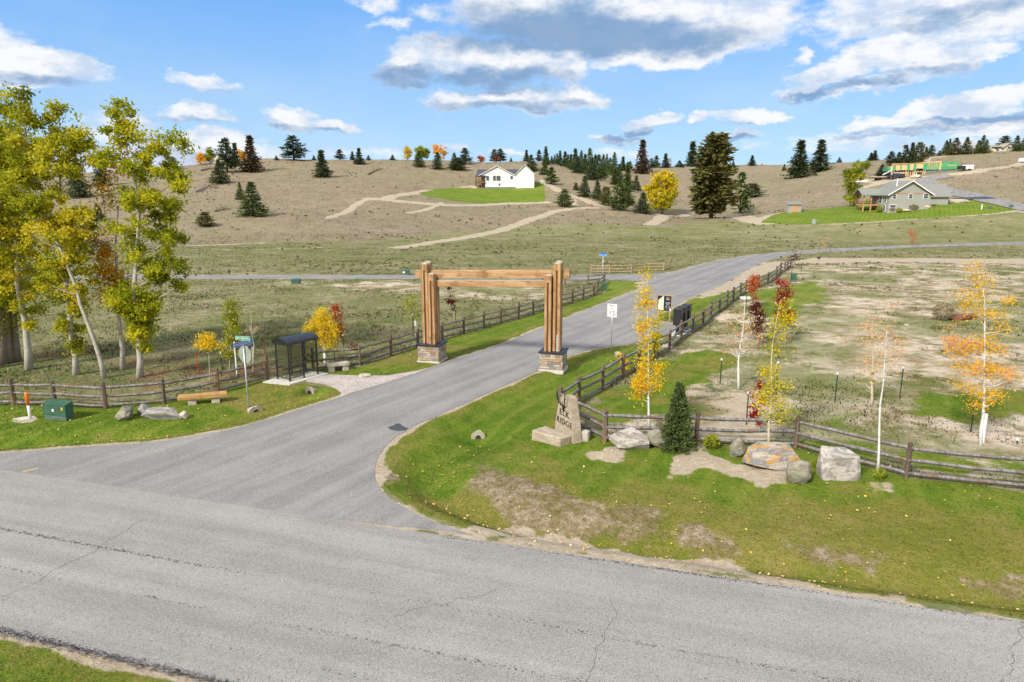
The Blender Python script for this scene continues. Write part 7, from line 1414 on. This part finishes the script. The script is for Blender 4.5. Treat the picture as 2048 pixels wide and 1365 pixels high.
    q = MB(); q.box((-.2, 0, 1.15), (5.2, 1.7, .3)); o = q.build('lumber_stack', M['osb']); o.location = B; o.rotation_euler = (0, 0, .05); tag(o, 'stack of orange lumber on the flatbed trailer', 'lumber')
    for lab, x, y, w_, h_, dk in (('white cargo trailer with a black open rear beside the green house frame', 1930, 342, 26, 11, True), ('white trailer far up the dirt road at the right edge', 2047, 325.5, 14, 8.5, False)):
        B = G(x, y); m = mpp(B); t = thing('cargo_trailer', lab, 'trailer', B, .06); Wm, Hm = w_ * m, h_ * m; q = MB(); q.box((Wm * .2 if dk else 0, 0, Hm * .58), (Wm * (.6 if dk else 1), 2.3, Hm * .8)); q.build('body', M['trailer'], t, bevel=.06)
        if dk: q = MB(); q.box((-Wm * .3, .1, Hm * .5), (Wm * .38, 2.0, Hm * .62)); q.build('open_rear', M['black'], t)
        for xx in (.1, .25): w2 = MB(); w2.tube([(Wm * xx, -1.16, .35), (Wm * xx, 1.16, .35)], .35, 12); w2.build('wheel', M['tyre'], t)
    B = G(1722, 365); q = MB(); q.box((0, 0, .35), (4.5, 1.4, .7)); o = q.build('wrapped_stack', M['trailer'], None, bevel=.08); o.location = B; tag(o, 'white wrapped material stack left of the flatbed trailer', 'stack')
    # hilltop house
    B = G(1982, 304.5); m = mpp(B); t = thing('hilltop_house', 'pale house with tan roof among pines on the upper right skyline', 'house', B - ZZ * .5, 0); X = lambda px: (px - 1982) * m; Z = lambda py: ztop(B, py) - B.z + .5
    q = MB(); q.box(((X(1977) + X(2003)) / 2, 4, Z(297) / 2 - 1), (X(2003) - X(1977), 8, Z(295) + 2)); gable(q, X(2003) + .02, X(2022), -1.5, 7, -3, Z(294.5), Z(287.5)); q.build('wall', M['wallbeige'], t)
    q = MB(); q.hexa([(X(1976), -.8, Z(294.5)), (X(2012), -.8, Z(294.5)), (X(2012), 8, Z(288.5)), (X(1976), 8, Z(288.5))], [(X(1976), -.8, Z(293.8)), (X(2012), -.8, Z(293.8)), (X(2012), 8, Z(287.6)), (X(1976), 8, Z(287.6))]); roof2(q, X(2003), X(2022), -1.5, 7, Z(294.5), Z(287.5), .7, .25); q.build('roof', M['rooftan'], t)
    for px, py in ((1990, 296), (1999, 295), (1994, 300), (2012, 296)): window(t, X(px), -.02 if px < 2003 else -1.52, Z(py), 1.3, 1.1)
    # beige house peeping over the left ridge
    B = G(432, 327); m = mpp(B); t = thing('beige_house', 'small beige house gable peeping over the left ridge between trees', 'house', B - ZZ * .5, 0); q = MB(); gable(q, -2.6, 3.4, 0, 7, -1, 2.2, 4.0); q.build('wall', M['wallbeige'], t); q = MB(); roof2(q, -2.6, 3.4, 0, 7, 2.2, 4.0, .4, .2); q.build('roof', M['brown'], t)
    B = G(188, 507); m = mpp(B); t = thing('farm_shed', 'low dark farm shed with blue grey roof seen between the cottonwoods', 'shed', B, 0); q = MB(); q.box((0, 1.5, .5), (2.2, 2.2, 1.2)); q.build('wall', M['found'], t); q = MB(); q.hexa([(-1.3, .2, 1.12), (1.3, .2, 1.12), (1.3, 2.8, 1.7), (-1.3, 2.8, 1.7)], [(-1.3, .2, 1.22), (1.3, .2, 1.22), (1.3, 2.8, 1.8), (-1.3, 2.8, 1.8)]); q.build('roof', M['roofslate'], t)
def mountains():
    V, F = [], []; n = 90
    for i in range(n + 1):
        px = -900 + i * 38; a, e, _ = azel(px, 392); d = 5200.0
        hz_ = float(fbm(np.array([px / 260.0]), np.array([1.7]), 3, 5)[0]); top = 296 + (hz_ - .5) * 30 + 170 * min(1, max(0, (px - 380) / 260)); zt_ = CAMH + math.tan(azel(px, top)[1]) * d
        for dd, z in ((d - 1500, -40), (d - 600, zt_ * .45), (d, zt_), (d + 900, -60)): V.append((math.sin(a) * dd, math.cos(a) * dd, z))
    for i in range(n):
        for k in range(3): b = i * 4 + k; F.append((b, b + 4, b + 5, b + 1))
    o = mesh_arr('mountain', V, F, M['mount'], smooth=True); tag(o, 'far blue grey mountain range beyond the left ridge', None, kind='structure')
# ------------------------------------------------------------------ assemble
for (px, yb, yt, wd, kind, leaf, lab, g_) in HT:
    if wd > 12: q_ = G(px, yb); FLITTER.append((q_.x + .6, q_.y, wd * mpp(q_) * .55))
build_ground(); roads(); fences(); shelter(); mailboxes(); gate(); name_stone(); signs(); props(); boulders(); grey_house(); white_house(); site(); mountains()
hill_trees(); young_trees(); cottonwoods(); ground_cover()
